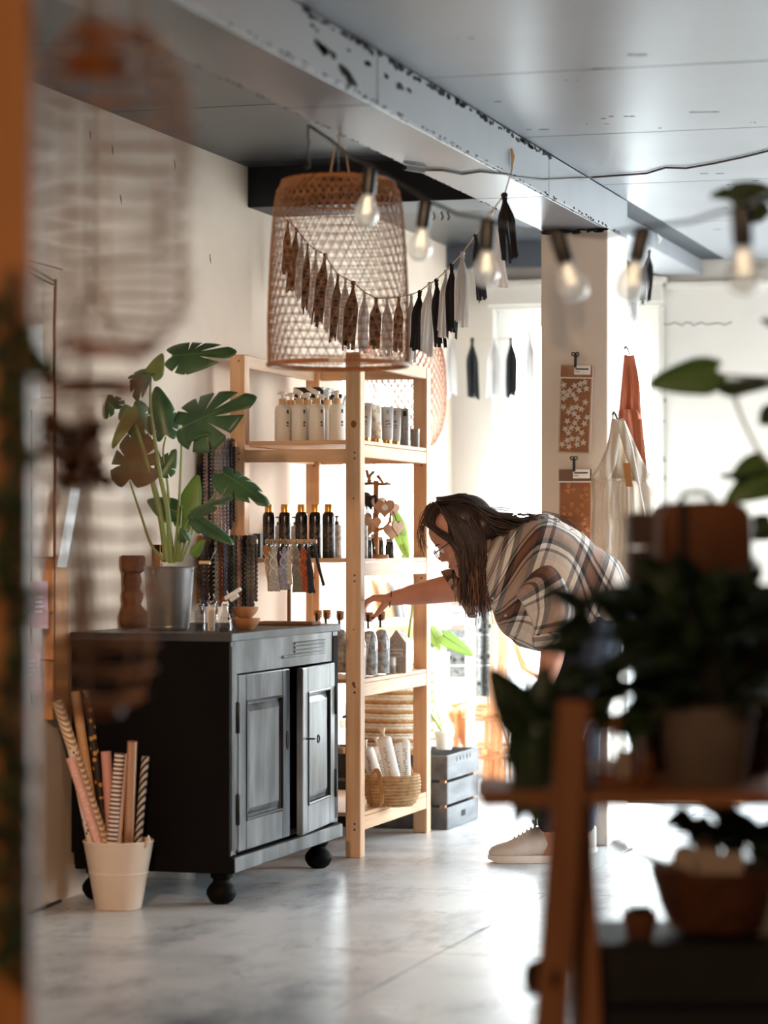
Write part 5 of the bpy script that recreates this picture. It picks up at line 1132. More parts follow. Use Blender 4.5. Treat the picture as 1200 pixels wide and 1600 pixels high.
# rattan lattice shade hanging behind
cR = at(630, 704, 10.95); RAT = mat('rattan_strip', (184, 112, 68), .6, (160, 90, 52), 20)
prof = [(.085, 0), (.128, .03), (.155, .08), (.170, .15), (.174, .24), (.170, .34), (.155, .42), (.12, .46)]
lt2, R2 = shade('rattan_lampshade', cR, prof, 40, 1.75, 0, .0019, 'rattan lattice lampshade hanging behind the pine shelf', (RAT, RAT))
MB().tube([cR + Vector((.085 * math.cos(a), .085 * math.sin(a), 0)) for a in [2 * PI * j / 40 for j in range(40)]], .004, 6, closed=True).build('bottom_hoop', RAT, lt2)
MB().tube([cR + Vector((.12 * math.cos(a), .12 * math.sin(a), .46)) for a in [2 * PI * j / 40 for j in range(40)]], .004, 6, closed=True).build('top_hoop', RAT, lt2)
MB().tube([cR + Vector((-.12, 0, .46)), cR + Vector((0, 0, .56)), cR + Vector((.12, 0, .46))], .002, 5).build('hanging_string', TW, lt2); MB().tube([cR + Vector((0, 0, .56)), Vector((cR.x, cR.y, ZCL - .006))], .002, 5).build('hanging_string', TW, lt2)
# low white rack with cutting boards and boxes
rk = thing('low_rack', (-3.17, 11.2, 0), 0, 'low whitewashed wooden rack by the left window with boards on top', 'rack')
WW = mat('whitewashed_wood', (236, 228, 216), .55, (224, 212, 196), 4)
rx0, rx1, ry0, ry1 = -3.34, -3.0, 10.93, 11.43
for x in (rx0, rx1 - .032):
    for y in (ry0, ry1 - .032): MB().box(x, x + .032, y, y + .032, 0, .758).build('post', WW, rk, smooth=False, bevel=.002)
for z in (.42, .758): MB().box(rx0, rx1, ry0, ry1, z, z + .028).build('shelf_board', WW, rk, smooth=False, bevel=.002) if z > .5 else MB().box(rx0 + .033, rx1 - .033, ry0 + .002, ry1 - .002, z, z + .02).build('shelf_board', WW, rk, smooth=False)
MB().box(rx0 + .032, rx1 - .032, ry0 + .004, ry0 + .022, .70, .757).build('rail', PINE[0], rk, smooth=False)
OAK = mat('oak_board', (198, 152, 108), .55, (176, 128, 86), 5, stretch=(6, 6, 1)); SLATE = mat('grey_board', (176, 178, 182), .5, (150, 152, 158), 6)
zt = .7865
for i, (px, h, w_, m_, lb, tl) in enumerate(((577, .17, .10, OAK, 'oak cutting board leaning first from left on the low rack', .22), (588, .18, .12, mat('beech_board', (216, 176, 138), .55), 'pale beech board leaning second from left on the low rack', .2), (599, .16, .11, OAK, 'oak board leaning third from left on the low rack', .24), (612, .18, .14, SLATE, 'grey board leaning fourth from left on the low rack', .2), (626, .15, .12, mat('white_board', (226, 222, 216), .5), 'white board leaning fifth from left on the low rack', .25), (640, .16, .12, SLATE, 'grey board leaning sixth from left on the low rack', .2), (672, .13, .10, SLATE, 'small grey board leaning at the right end of the row', .2))):
    p = aty(px, 850, 11.02 + .02 * (i % 2)); c = Vector((p.x, p.y + .05, zt)); M = Matrix.Translation(c) @ Matrix.Rotation(.9, 4, 'Z') @ Matrix.Rotation(-tl, 4, 'Y')
    mb = MB().box(-.008, .008, -w_ / 2, w_ / 2, .002, h); mb.v = [M @ v for v in mb.v]; solo(mb, 'cutting_board', m_, c, 0, lb, 'board', 'boards leaning on the low rack', smooth=False, bevel=.004)
def wbox(px0, px1, y, d, z0, z1, label, grp='white boxes on the low rack', m_=PAPER):
    a, b = aty(px0, 850, y), aty(px1, 850, y); t = thing('white_box', ((a.x + b.x) / 2, y + d / 2, z0), 0, label, 'box', grp)
    MB().box(a.x, b.x, y, y + d, z0 + .0005, z1 - .02).build('box', m_, t, smooth=False, bevel=.0015); MB().box(a.x - .0015, b.x + .0015, y - .0015, y + d + .0015, z1 - .02, z1).build('lid', m_, t, smooth=False, bevel=.0015)
    return t, a.x, b.x
t, a, b = wbox(699, 728, 11.3, .09, .4405, .52, 'long white box on the lower board of the rack, at the right')
wbox(664, 682, 11.06, .06, .4405, .66, 'tall narrow white box on the rack beside the rear shelf post'); wbox(685, 697, 11.10, .05, .4405, .64, 'slim tall white carton standing next to the tall white box')
wbox(694, 730, 11.22, .1, .7865, .83, 'flat white box with small dark print on top of the rack')
mb = MB(); rnd = random.Random(8)
p = aty(696, 850, 11.2155)
for k in range(9): mb.box(p.x + k * .011, p.x + k * .011 + rnd.uniform(.003, .008), 11.2165, 11.2180, .803, .803 + rnd.uniform(.004, .008))
o = bpy.data.objects['white_box.003'] if 'white_box.003' in bpy.data.objects else None
if o: mb.build('print', INK, o, smooth=False)
for px, lb in ((684, 'white candle tube with dark bands, left one on the floor by the rack'), (704, 'white candle tube with a dark band, right one beside the rack')):
    c = aty(px, 1240, 11.62); c = Vector((c.x, 11.62, 0)); t = thing('candle_tube', c, 0, lb, 'tube', 'white tubes beside the rack')
    MB().lathe([(.034, 0.001), (.035, .004), (.035, .30), (.033, .303)], 20, c).build('tube', PAPER, t); MB().lathe([(.0354, .235), (.0354, .243)], 20, c).build('band', INK, t)
# grey throw with black pompoms
THROW = mat('grey_tweed', (150, 150, 148), .95, (84, 84, 84), 130, lo=.4, hi=.6, bump=.5, bscale=200)
def throw(cols, rows_, Zf, label, th=.006):
    P = []
    for py in rows_: P.append([at(px, py, Zf + .018 * math.sin(px * .55)) for px in cols])
    t = thing('wool_throw', P[-1][len(cols) // 2], 0, label, 'throw', 'grey wool throws')
    sheet(P, th).build('cloth', THROW, t, sharp=180); mb = MB()
    for py in rows_[1:-1:3]: MB().tube([at(px, py, Zf - .012 + .018 * math.sin(px * .55)) for px in cols], .0022, 5).build('white_stripe', PAPER, t)
    return t
t = throw([744 + k * 2.0 for k in range(12)], [928 + k * 16 for k in range(11)], 11.88, 'grey tweed throw with black pompoms hanging over the rattan chair')
for px, py in ((750, 985), (758, 985), (748, 1068), (757, 1072), (763, 1025), (765, 978), (752, 1027)): MB().ball(at(px, py, 11.84), .010, 10, 6).build('pompom', BLACK, t)
t = throw([672 + k * 6 for k in range(12)], [984 + k * 14 for k in range(8)], 12.02, 'grey tweed throw with a white stripe hanging behind the low rack')
for px, py in ((703, 1027), (710, 1031), (723, 1030), (732, 1030)): MB().ball(at(px, py, 11.98), .009, 10, 6).build('pompom', BLACK, t)
# rattan armchair by the window
RT2 = mat('rattan_cane', (206, 146, 96), .5, (184, 120, 72), 14)
ZA = 12.12; ch = thing('rattan_chair', at(775, 1242, ZA), 0, 'open rattan cane armchair standing in front of the far window', 'chair')
def C(px, py, d=0): return at(px, py, ZA + d)
def cane(nm, pts, r=.008): return MB().tube(pts, r, 8).build(nm, RT2, ch)
for i, (a, b) in enumerate(((704, 712), (755, 760), (786, 782), (840, 832))):
    dd = (-.12, -.2, .2, .12)[i]; cane('leg', [C(a + 2, 1236 - dd * 20, dd), C(b, 1180, dd), C(b + 2, 1110, dd)], .011)
for y_, r in ((1112, .011), (1120, .008), (1172, .008), (1180, .007)): cane('seat_ring' if y_ < 1150 else 'stretcher', [C(700 + 0, y_ - 2, -.05), C(755, y_ + 4, -.22), C(800, y_ + 4, -.2), C(842, y_, .0), C(800, y_ - 8, .2), C(745, y_ - 10, .2), C(700, y_ - 2, -.05)], r)
for k in range(7): cane('back_spindle', [C(762 + k * 3.2, 1235 - abs(k - 3) * 3, -.2 + .02 * k), C(764 + k * 3.6 + 4 * math.sin(k), 1120, -.18 + .03 * k), C(768 + k * 4 - 8 * (k < 3), 1020, -.1 + .03 * k), C(764 + k * 5, 945 + abs(k - 3) * 2, -.05 + .03 * k)], .0055)
for k in range(6): cane('fan_cane', [C(738 - k * 2, 1172, -.1), C(722 - k * 4, 1115, -.12), C(700 + k * 8 - 10, 1086, -.1)], .0065)
for k in range(3): cane('arm_loop', [C(800 + 2 * k, 940 + 6 * k, .05 * k), C(803 + 3 * k, 1010, .05 * k), C(815 + 4 * k, 1045, .04 * k), C(846 + 3 * k, 1062, .02)], .007)
cane('top_rail', [C(745, 948, -.05), C(770, 936, -.02), C(800, 938, .05), C(835, 950, .1)], .010)
for k in range(8): cane('brace', [C(768 + (k % 4) * 14, 1120, -.2), C(776 + (k % 4) * 14 + (8 if k < 4 else -8), 1172, -.2)], .0045)
for k in range(8): cane('lower_cane', [C(766 + k * 8, 1180, -.2 + .01 * k), C(764 + k * 8.4, 1232, -.2 + .01 * k)], .005)
WRAP = mat('cane_wrap', (220, 164, 112), .5)
for px, py in ((757, 1116), (785, 1118), (812, 1118), (757, 1176), (785, 1176), (712, 1112), (724, 1112), (735, 1114)): MB().tube([C(px - 4, py, -.22), C(px + 4, py, -.22)], .014, 8).build('wrapping', WRAP, ch)
# pothos with pale leaves, pot on the grey crate behind the rear post
c = Vector((at(662, 1150, 10.72).x, at(662, 1150, 10.72).y - .0, HC)); PALE = mat('pothos_leaf', (176, 208, 128), .5, (196, 222, 150), 9, transl=.45)
c.y = 10.42; c.x = atx(655, 850, -2.86).x
t = thing('potted_pothos', c, 0, 'young pothos with pale green leaves, potted on the grey crate', 'plant')
MB().lathe([(.03, 0), (.038, .06), (.041, .062), (.041, .075), (.036, .075), (.034, .062), (.001, .06)], 20, c, c1=False).build('pot', mat('white_pot', (232, 230, 226), .4), t)
PS = mat('pothos_stem', (170, 200, 120), .5); top = c + Vector((0, 0, .06))
stalk(t, [top, at(638, 1050, 10.45), at(640, 985, 10.42), at(647, 930, 10.42), at(645, 890, 10.45), at(628, 868, 10.48)], .0075, .004, PS)
stalk(t, [top, at(664, 1045, 10.5), at(672, 1018, 10.5), at(690, 1000, 10.5)], .003, .002, PS); stalk(t, [top, at(664, 1045, 10.5), at(668, 1005, 10.5), at(672, 992, 10.5)], .003, .002, PS)
leaf(t, at(622, 822, 10.5), at(636, 868, 10.5), TOC, .06, 0, .1, .3, m=PALE, seed=31); leaf(t, at(627, 836, 10.5), at(618, 800, 10.52), TOC, .06, 0, .1, .3, m=PALE, seed=32); leaf(t, at(629, 850, 10.46), at(638, 872, 10.44), TOC, .03, 0, .1, .3, m=PALE, seed=33)
leaf(t, at(690, 992, 10.5), at(735, 1020, 10.5), Vector((.1, -1, .5)), .065, 0, .1, .3, m=PALE, seed=34); leaf(t, at(672, 982, 10.5), at(686, 1012, 10.5), Vector((.3, -1, .4)), .05, 0, .1, .3, m=PALE, seed=35)
leaf(t, at(686, 996, 10.52), at(676, 986, 10.52), Vector((.1, -1, .5)), .04, 0, .1, .3, m=PALE, seed=36)
# doormat at the glazed door
mb = MB().box(-2.42, -1.85, 11.45, 12.05, 0.0005, .012); solo(mb, 'doormat', mat('coir', (176, 152, 116), .95, (120, 98, 70), 60, bump=.8, bscale=90), (-2.13, 11.75, 0), 0, 'brown coir doormat near the far window', 'mat', smooth=False, bevel=.003)
# ================================================================== the woman reaching into the shelf
ZP = 9.5
def pp(px, py, d=0.0): return at(px, py, ZP + d)
SKIN = mat('skin', (206, 150, 128), .5, (196, 136, 114), 10, sss=.12, spec=.35)
wo = thing('person', (pp(880, 1300).x, pp(880, 1300).y, 0), TH, 'woman in a plaid shirt and dark jeans bending forward, reaching for a corked bottle', 'person')
mb = MB()
def limb(b, pts, n=14):
    P = [pp(*p[:3]) for p in pts]; R = [p[3] for p in pts]; q, r = [], []
    for i in range(len(P) - 1):
        p0, p1, p2, p3 = P[max(0, i - 1)], P[i], P[i + 1], P[min(len(P) - 1, i + 2)]
        for k in range(5):
            u = k / 5; q.append(.5 * ((2 * p1) + (p2 - p0) * u + (2 * p0 - 5 * p1 + 4 * p2 - p3) * u * u + (3 * p1 - p0 - 3 * p2 + p3) * u ** 3)); r.append(R[i] + (R[i + 1] - R[i]) * u)
    q.append(P[-1]); r.append(R[-1]); b.tube(q, r, n); b.ball(P[0], R[0], 14, 10); b.ball(P[-1], R[-1], 14, 10)
# trunk, neck, arms, legs
limb(mb, [(934, 950, 0, .11), (900, 932, 0, .115), (850, 905, 0, .12), (805, 890, 0, .11), (775, 878, 0, .07)])
limb(mb, [(782, 880, 0, .06), (760, 868, 0, .05), (738, 852, 0, .048)])
limb(mb, [(800, 900, .13, .06), (745, 912, .16, .056), (700, 920, .18, .050), (658, 927, .20, .041), (630, 932, .215, .031), (611, 936, .22, .0245)])
limb(mb, [(822, 896, -.11, .055), (846, 935, -.17, .050), (864, 985, -.2, .047), (862, 1030, -.21, .041), (853, 1066, -.22, .029), (850, 1082, -.22, .026)])
for s, pts in ((1, [(930, 960, .08, .09), (918, 1060, .10, .085), (905, 1140, .10, .065), (910, 1220, .12, .052), (908, 1300, .13, .036), (903, 1325, .13, .036)]), (-1, [(930, 960, -.08, .09), (908, 1060, -.11, .085), (880, 1140, -.12, .065), (872, 1220, -.11, .052), (862, 1300, -.10, .036), (858, 1328, -.10, .036)])): limb(mb, pts)
# head in its own frame: f forward, u up, s to the side away from the camera
HD = pp(720, 836, -.005); a_ = math.radians(36.5)
hf = (RIGHT * -math.cos(a_) + UP * -math.sin(a_)); hf = (hf + FWD * .10).normalized(); hu = (RIGHT * -math.sin(a_) + UP * math.cos(a_)); hu = (hu - hf * hu.dot(hf)).normalized(); hs = hf.cross(hu) * -1
if hs.dot(FWD) < 0: hs = -hs
def hp(f, u, s=0): return HD + hf * f + hu * u + hs * s
rs = []
for z, xf, xb, w_ in ((-.118, .070, .040, .012), (-.112, .086, .020, .030), (-.098, .092, .0, .043), (-.084, .0905, -.025, .051), (-.070, .093, -.040, .057), (-.052, .092, -.055, .062), (-.034, .092, -.070, .066), (-.015, .090, -.082, .070), (.004, .088, -.090, .072), (.024, .094, -.096, .074), (.048, .095, -.098, .076), (.072, .088, -.094, .073), (.092, .070, -.080, .062), (.106, .040, -.055, .044), (.113, .005, -.02, .015)):
    c = (xf + xb) / 2; h = (xf - xb) / 2; ring = []
    for k in range(24):
        a = 2 * PI * k / 24; ca, sa = math.cos(a), math.sin(a)
        ring.append(hp(c + h * math.copysign(abs(ca) ** .8, ca), z, w_ * math.copysign(abs(sa) ** .9, sa)))
    rs.append(ring)
mb.rings(rs)
nose = []
for z, x, w_ in ((.016, .090, .008), (.0, .096, .009), (-.014, .104, .011), (-.026, .112, .014), (-.034, .113, .016), (-.041, .104, .015), (-.044, .092, .011)):
    nose.append([hp(x - .014 + (.014 * math.cos(a)), z, w_ * math.sin(a)) for a in [2 * PI * k / 12 for k in range(12)]])
mb.rings(nose)
for u, f, r in ((-.062, .0935, .0075), (-.074, .0925, .0085)):
    mb.tube([hp(f - .004 * abs(s) / .01 * .6, u, s) for s in (-.022, -.011, 0, .011, .022)], [r * .5, r * .9, r, r * .9, r * .5], 8)
for s in (-1, 1): mb.ball(hp(.055, -.038, s * .044), .026, 10, 8); mb.ball(hp(-.012, -.012, s * .074), .020, 10, 8, (.7, .7, 1.2))
mb.ball(hp(.083, -.105, 0), .016, 10, 8)
# reaching hand: palm, four bent fingers and a thumb that close on the cork
def hand(b, wr, kn, fingers, thumb, pr=(.024, .026, .021)):
    P = [Vector(wr), Vector(wr).lerp(Vector(kn), .5), Vector(kn)]
    for off in (-.022, -.008, .008, .022): b.tube([P[0] + FWD * off * .6, P[1] + FWD * off * .95, P[2] + FWD * off], [.0165, .0155, .0115], 10); b.ball(P[2] + FWD * off, .0118, 10, 8)
    for f in fingers: b.tube(f, [.0105, .0092, .0085, .0076, .006][:len(f)], 10); b.ball(f[-1], .0062, 8, 6); b.ball(f[1], .0094, 8, 6)
    b.tube(thumb, [.015, .0115, .0098, .0075], 10); b.ball(thumb[-1], .0077, 8, 6)
wr = pp(613, 936, .22); kn = pp(584, 934, .23)
fing = []
for i, (off, x, ln) in enumerate(((-.026, 0, 1), (-.0085, -2, 1.08), (.009, 0, 1.03), (.026, 3, .85))):
    d = .23 + off; fing.append([pp(583 + x * .4, 935, d), pp(573 + x, 939 + 1, d), pp(567 + x, 939 + 12 * ln, d), pp(567.5 + x, 941 + 19 * ln, d), pp(570 + x, 943 + 25 * ln, d)])
hand(mb, wr, kn, fing, [pp(604, 941, .195), pp(596, 951, .185), pp(589, 959, .19), pp(583.5, 965, .20)])
# resting hand on the knee
wr2 = pp(850, 1082, -.22); kn2 = pp(846, 1112, -.215)
f2 = [[pp(845 + i * 1.2, 1110, -.24 + .017 * i), pp(841 + i, 1124, -.24 + .018 * i), pp(839 + i, 1136, -.235 + .018 * i), pp(840 + i, 1146 - 3 * (i == 3), -.23 + .018 * i)] for i in range(4)]
hand(mb, wr2, kn2, f2, [pp(852, 1094, -.26), pp(856, 1106, -.275), pp(855, 1118, -.28), pp(853, 1127, -.28)])
body = mb.build('body', SKIN, wo, sharp=180)
rm = body.modifiers.new('Remesh', 'REMESH'); rm.mode = 'VOXEL'; rm.voxel_size = .0042; rm.use_smooth_shade = True
sm = body.modifiers.new('Smooth', 'SMOOTH'); sm.factor = .5; sm.iterations = 4
NAIL = mat('nail_dark_red', (104, 20, 34), .25)
for f in fing: MB().ball(f[-1] + (f[-1] - f[-2]).normalized() * .002 - RIGHT * .0045, .0052, 8, 6, (1, .8, 1.2)).build('nail', NAIL, wo)
MB().ball(pp(582.5, 966, .195) - FWD * .004, .0058, 8, 6).build('nail', NAIL, wo)
MB().tube([pp(610, 936, .22) + UP * .0275 * math.cos(a) + FWD * .027 * math.sin(a) + RIGHT * (.004 * math.cos(a)) for a in [2 * PI * k / 20 for k in range(20)]], .0022, 6, closed=True).build('bracelet', BLACK, wo)
MB().ball(pp(609, 948.5, .215), .0042, 8, 6).build('bracelet_bead', STEEL, wo)
# face: eyes, brows, lips, glasses
for s in (-1, 1):
    e = MB().ball(hp(.080, -.004, s * .032), .0115, 12, 8).build('eye', mat('eye_white', (226, 220, 214), .3), wo)
    MB().ball(hp(.0885, -.007, s * .033), .0048, 10, 6).build('iris', mat('iris_brown', (58, 38, 28), .2), e)
    MB().tube([hp(.092 - .02 * k * k / 16, .020 + .003 * math.sin(k), s * (.014 + .009 * k)) for k in range(5)], [.003, .0034, .003, .0024, .0012], 6).build('eyebrow', mat('brow_brown', (58, 40, 32), .8), wo)
MB().tube([hp(.0985 - 10 * s * s, -.067, s) for s in (-.020, -.012, -.004, .004, .012, .020)], [.0015, .004, .0048, .0048, .004, .0015], 8).build('lips', mat('lips', (178, 98, 96), .4), wo)
gl = MB().tube([hp(.108, -.006 + .019 * math.sin(a), -.034 + .024 * math.cos(a)) for a in [2 * PI * k / 22 for k in range(22)]], .0019, 6, closed=True).build('glasses', mat('glasses_frame', (78, 24, 34), .3), wo)
GF = MATS['glasses_frame']
MB().tube([hp(.108, -.006 + .019 * math.sin(a), .034 + .024 * math.cos(a)) for a in [2 * PI * k / 22 for k in range(22)]], .0019, 6, closed=True).build('rim', GF, gl)
MB().tube([hp(.108, .002, -.010), hp(.113, .005, 0), hp(.108, .002, .010)], .0018, 6).build('bridge', GF, gl)
for s in (-1, 1):
    MB().tube([hp(.108, .002, s * .058), hp(.07, .004, s * .074), hp(.0, .003, s * .080), hp(-.02, -.012, s * .08)], .0018, 6).build('temple', GF, gl)
    MB().prism([(.0225 * math.cos(a), .0175 * math.sin(a)) for a in [2 * PI * k / 18 for k in range(18)]], .0012, Matrix.Translation(hp(.108, -.006, s * .034)) @ Matrix((hs.to_tuple() + (0,), hu.to_tuple() + (0,), hf.to_tuple() + (0,), (0, 0, 0, 1))).transposed()).build('lens', GLASS, gl)
# hair
HAIRM = [mat('hair_dark', (42, 30, 27), .42, (57, 41, 36), 60, spec=.5), mat('hair_auburn', (92, 62, 46), .45, (70, 48, 38), 60), mat('hair_tip', (142, 98, 68), .5)]
cap = MB(); Mh = Matrix((hf, hs, hu)).transposed()
cap.ball(hp(-.030, .026), 1, 26, 18, (.112, .085, .098), Mh); cap.ball(hp(-.085, -.02), 1, 20, 14, (.070, .080, .070), Mh)
hair = cap.build('hair', HAIRM[0], wo, sharp=180)
rnd = random.Random(21); st_ = MB()
def strand(ctrl, r0, jit, tip=0):
    pts = []
    P = [pp(*c) + RIGHT * rnd.gauss(0, j) + UP * rnd.gauss(0, j) + FWD * rnd.gauss(0, j) for c, j in zip(ctrl, jit)]
    for i in range(len(P) - 1):
        p0, p1, p2, p3 = P[max(0, i - 1)], P[i], P[i + 1], P[min(len(P) - 1, i + 2)]
        for k in range(4):
            u = k / 4; pts.append(.5 * ((2 * p1) + (p2 - p0) * u + (2 * p0 - 5 * p1 + 4 * p2 - p3) * u * u + (3 * p1 - p0 - 3 * p2 + p3) * u ** 3))
    pts.append(P[-1]); n = len(pts)
    R = [r0 * (1 - .75 * i / (n - 1)) for i in range(n)]; cut = int(n * rnd.uniform(.6, .85))
    if tip: st_.tube(pts[:cut + 1], R[:cut + 1], 4, rnd.choice((0, 0, 1))); st_.tube(pts[cut:], R[cut:], 4, rnd.choice((0, 1, 1, 2)))
    else: st_.tube(pts, R, 4, rnd.choice((0, 0, 0, 0, 1)))
for k in range(330):                                                # swept over the back
    u = rnd.random(); v = rnd.random(); d = -.10 + .20 * v
    e = 1 - abs(v - .5) * 1.2
    strand([(684 + 34 * u, 785 - 4 * e + 12 * u, d * .45), (726 + 22 * u, 782 + 22 * u - 6 * e, d * .8), (765 + 12 * u, 799 + 36 * u, d), (805 + 20 * u, 812 + 26 * u, d * 1.05), (846 + 54 * u * rnd.random(), 813 + 20 * u, d * 1.1)], .0054, (.004, .005, .005, .006, .010))
for k in range(230):                                                # hanging down the near side of the face
    u = rnd.random(); L = 880 + 92 * rnd.random() ** 1.4
    strand([(682 + 40 * u, 787 + 8 * u, -.02 - .03 * u), (700 + 44 * u, 812, -.085), (717 + 42 * u, 850, -.102), (722 + 36 * u, 885, -.10), (720 + 38 * u + 6 * rnd.random(), L, -.095)], .0044, (.004, .004, .004, .005, .009), 1)
for k in range(110):                                                 # front and temple
    u = rnd.random()
    strand([(688 + 18 * u, 784 + 4 * u, -.01 - .02 * u), (668 + 14 * u, 796 + 6 * u, -.03 - .02 * u), (665 + 14 * u, 818 + 4 * u, -.05 - .02 * u), (684 + 22 * u, 834 + 6 * u, -.085), (714 + 8 * u, 862 + 4 * u, -.1), (720 + 14 * u, 905 + 40 * rnd.random(), -.1)], .0046, (.004, .004, .003, .003, .003, .008))
for k in range(70):                                                 # far side
    u = rnd.random()
    strand([(684 + 40 * u, 787, .02), (690 + 44 * u, 815, .085), (704 + 44 * u, 860, .10), (716 + 34 * u, 930 + 20 * rnd.random(), .10)], .0048, (.004, .004, .005, .009), 1)
for k in range(26):                                                 # loose strands in the light
    u = rnd.random(); strand([(672 + 30 * u, 786, -.02), (658 + 8 * u, 806 + 10 * u, -.03), (655 + 6 * u, 838, -.03), (660 + 8 * u, 852 + 24 * rnd.random(), -.03)], .0013, (.006, .006, .008, .010))
for k in range(22):
    u = rnd.random(); strand([(730 + 20 * u, 790, 0), (780, 806, rnd.uniform(-.08, .08)), (850 + 30 * u, 808, rnd.uniform(-.1, .1)), (900 + 12 * u, 836 + 10 * rnd.random(), rnd.uniform(-.1, .1))], .0014, (.006, .008, .008, .008))
tag(st_.build('strands', HAIRM, hair, sharp=180), kind='stuff')
# plaid shirt
def plaid():
    m = bpy.data.materials.new('plaid_flannel'); m.use_nodes = True; t = m.node_tree; b = t.nodes['Principled BSDF']; b.inputs['Roughness'].default_value = .9; b.inputs['Sheen Weight'].default_value = .15
    uv = t.nodes.new('ShaderNodeUVMap'); sp = t.nodes.new('ShaderNodeSeparateXYZ'); t.links.new(uv.outputs[0], sp.inputs[0])
    stops = [(0, (240, 230, 220)), (.25, (128, 118, 116)), (.31, (242, 234, 226)), (.38, (44, 39, 40)), (.46, (150, 108, 84)), (.60, (132, 94, 74)), (.66, (38, 34, 36)), (.74, (236, 230, 224)), (.82, (112, 106, 106)), (.87, (224, 214, 206))]
    outs = []
    for ax, per in (('X', .235), ('Y', .235)):
        dv = t.nodes.new('ShaderNodeMath'); dv.operation = 'DIVIDE'; dv.inputs[1].default_value = per; fr = t.nodes.new('ShaderNodeMath'); fr.operation = 'FRACT'
        r = t.nodes.new('ShaderNodeValToRGB'); r.color_ramp.interpolation = 'CONSTANT'
        while len(r.color_ramp.elements) < len(stops): r.color_ramp.elements.new(.5)
        for e, (p, c) in zip(r.color_ramp.elements, stops): e.position = p; e.color = lin(c)
        t.links.new(sp.outputs[ax], dv.inputs[0]); t.links.new(dv.outputs[0], fr.inputs[0]); t.links.new(fr.outputs[0], r.inputs[0]); outs.append(r)
    mx = t.nodes.new('ShaderNodeMixRGB'); mx.inputs[0].default_value = .5; t.links.new(outs[0].outputs[0], mx.inputs[1]); t.links.new(outs[1].outputs[0], mx.inputs[2])
    ml = t.nodes.new('ShaderNodeMixRGB'); ml.blend_type = 'MULTIPLY'; ml.inputs[0].default_value = 1; t.links.new(outs[0].outputs[0], ml.inputs[1]); t.links.new(outs[1].outputs[0], ml.inputs[2])
    m2 = t.nodes.new('ShaderNodeMixRGB'); m2.inputs[0].default_value = .55; t.links.new(mx.outputs[0], m2.inputs[1]); t.links.new(ml.outputs[0], m2.inputs[2]); t.links.new(m2.outputs[0], b.inputs[0])
    n = t.nodes.new('ShaderNodeTexNoise'); n.inputs['Scale'].default_value = 14; bp = t.nodes.new('ShaderNodeBump'); bp.inputs['Strength'].default_value = .35; bp.inputs['Distance'].default_value = .02
    tcn = t.nodes.new('ShaderNodeTexCoord'); t.links.new(tcn.outputs['Object'], n.inputs[0]); t.links.new(n.outputs[0], bp.inputs['Height']); t.links.new(bp.outputs[0], b.inputs['Normal'])
    return m
PLAID = plaid()
def loftuv(secs, n=40, wr=.008, sd=0, sub=6, p=.85, u0=0.0, v0=0.0, c0=False, c1=False):
    """secs: (top px, top py, bottom px, bottom py, depth centre, depth half-width)"""
    S = []
    for i in range(len(secs) - 1):
        a0, a1, a2, a3 = secs[max(0, i - 1)], secs[i], secs[i + 1], secs[min(len(secs) - 1, i + 2)]
        for k in range(sub):
            u = k / sub; S.append([.5 * ((2 * b) + (c - a) * u + (2 * a - 5 * b + 4 * c - d) * u * u + (3 * b - a - 3 * c + d) * u ** 3) for a, b, c, d in zip(a0, a1, a2, a3)])
    S.append(list(secs[-1])); rs = []; uvs = []; v = v0; pc = None
    for i, (tx, ty, bx, by, dc, dw) in enumerate(S):
        T, B = pp(tx, ty, dc), pp(bx, by, dc); c = (T + B) / 2; h = (T - B) / 2
        if pc is not None: v += (c - pc).length
        pc = c; per = 2 * PI * math.sqrt((h.length ** 2 + dw ** 2) / 2); ring = []
        for k in range(n + 1):
            a = 2 * PI * k / n + PI; ca, sa = math.cos(a), math.sin(a)
            q = c + h * math.copysign(abs(ca) ** p, ca) - FWD * dw * math.copysign(abs(sa) ** p, sa)
            nv = noise.noise(q * 9 + Vector((sd, 0, 0))) + .6 * noise.noise(q * 21 + Vector((0, sd, 0)))
            q += (q - c).normalized() * wr * nv; 
            if k == n: q = ring[0].copy()
            ring.append(q); uvs.append((u0 + per * k / n * 1.0, v))
        rs.append(ring)
    m = MB(); vs = [q for r in rs for q in r]; w_ = n + 1; fs = []
    for i in range(len(rs) - 1):
        for k in range(n): fs.append((i * w_ + k, i * w_ + k + 1, (i + 1) * w_ + k + 1, (i + 1) * w_ + k))
    m.add(vs, fs, 0, uvs); return m
def cloth(m, name, par, th=.004, mt=None):
    o = m.build(name, mt or PLAID, par, sharp=180); s = o.modifiers.new('Solid', 'SOLIDIFY'); s.thickness = th; s.offset = 0; return o
shirt = cloth(loftuv([(757, 848, 750, 890, 0, .062), (772, 838, 753, 912, 0, .105), (798, 820, 768, 946, 0, .165), (850, 804, 790, 990, 0, .19), (898, 826, 826, 1014, 0, .20), (938, 860, 874, 1016, 0, .20), (966, 882, 918, 1004, 0, .20), (984, 905, 944, 990, 0, .19)], 56, .012, 3), 'shirt', wo)
cloth(loftuv([(818, 872, 812, 915, -.07, .05), (862, 880, 806, 928, -.150, .078), (888, 920, 822, 950, -.185, .072), (895, 958, 833, 975, -.195, .070), (893, 988, 838, 996, -.20, .064)], 36, .011, 8, u0=.04, v0=.03), 'sleeve', shirt)
cloth(loftuv([(897, 982, 834, 992, -.20, .070), (899, 992, 833, 1002, -.20, .074), (893, 1006, 838, 1014, -.20, .070)], 32, .007, 5, 4, u0=.09, v0=.05), 'cuff', shirt, .008)
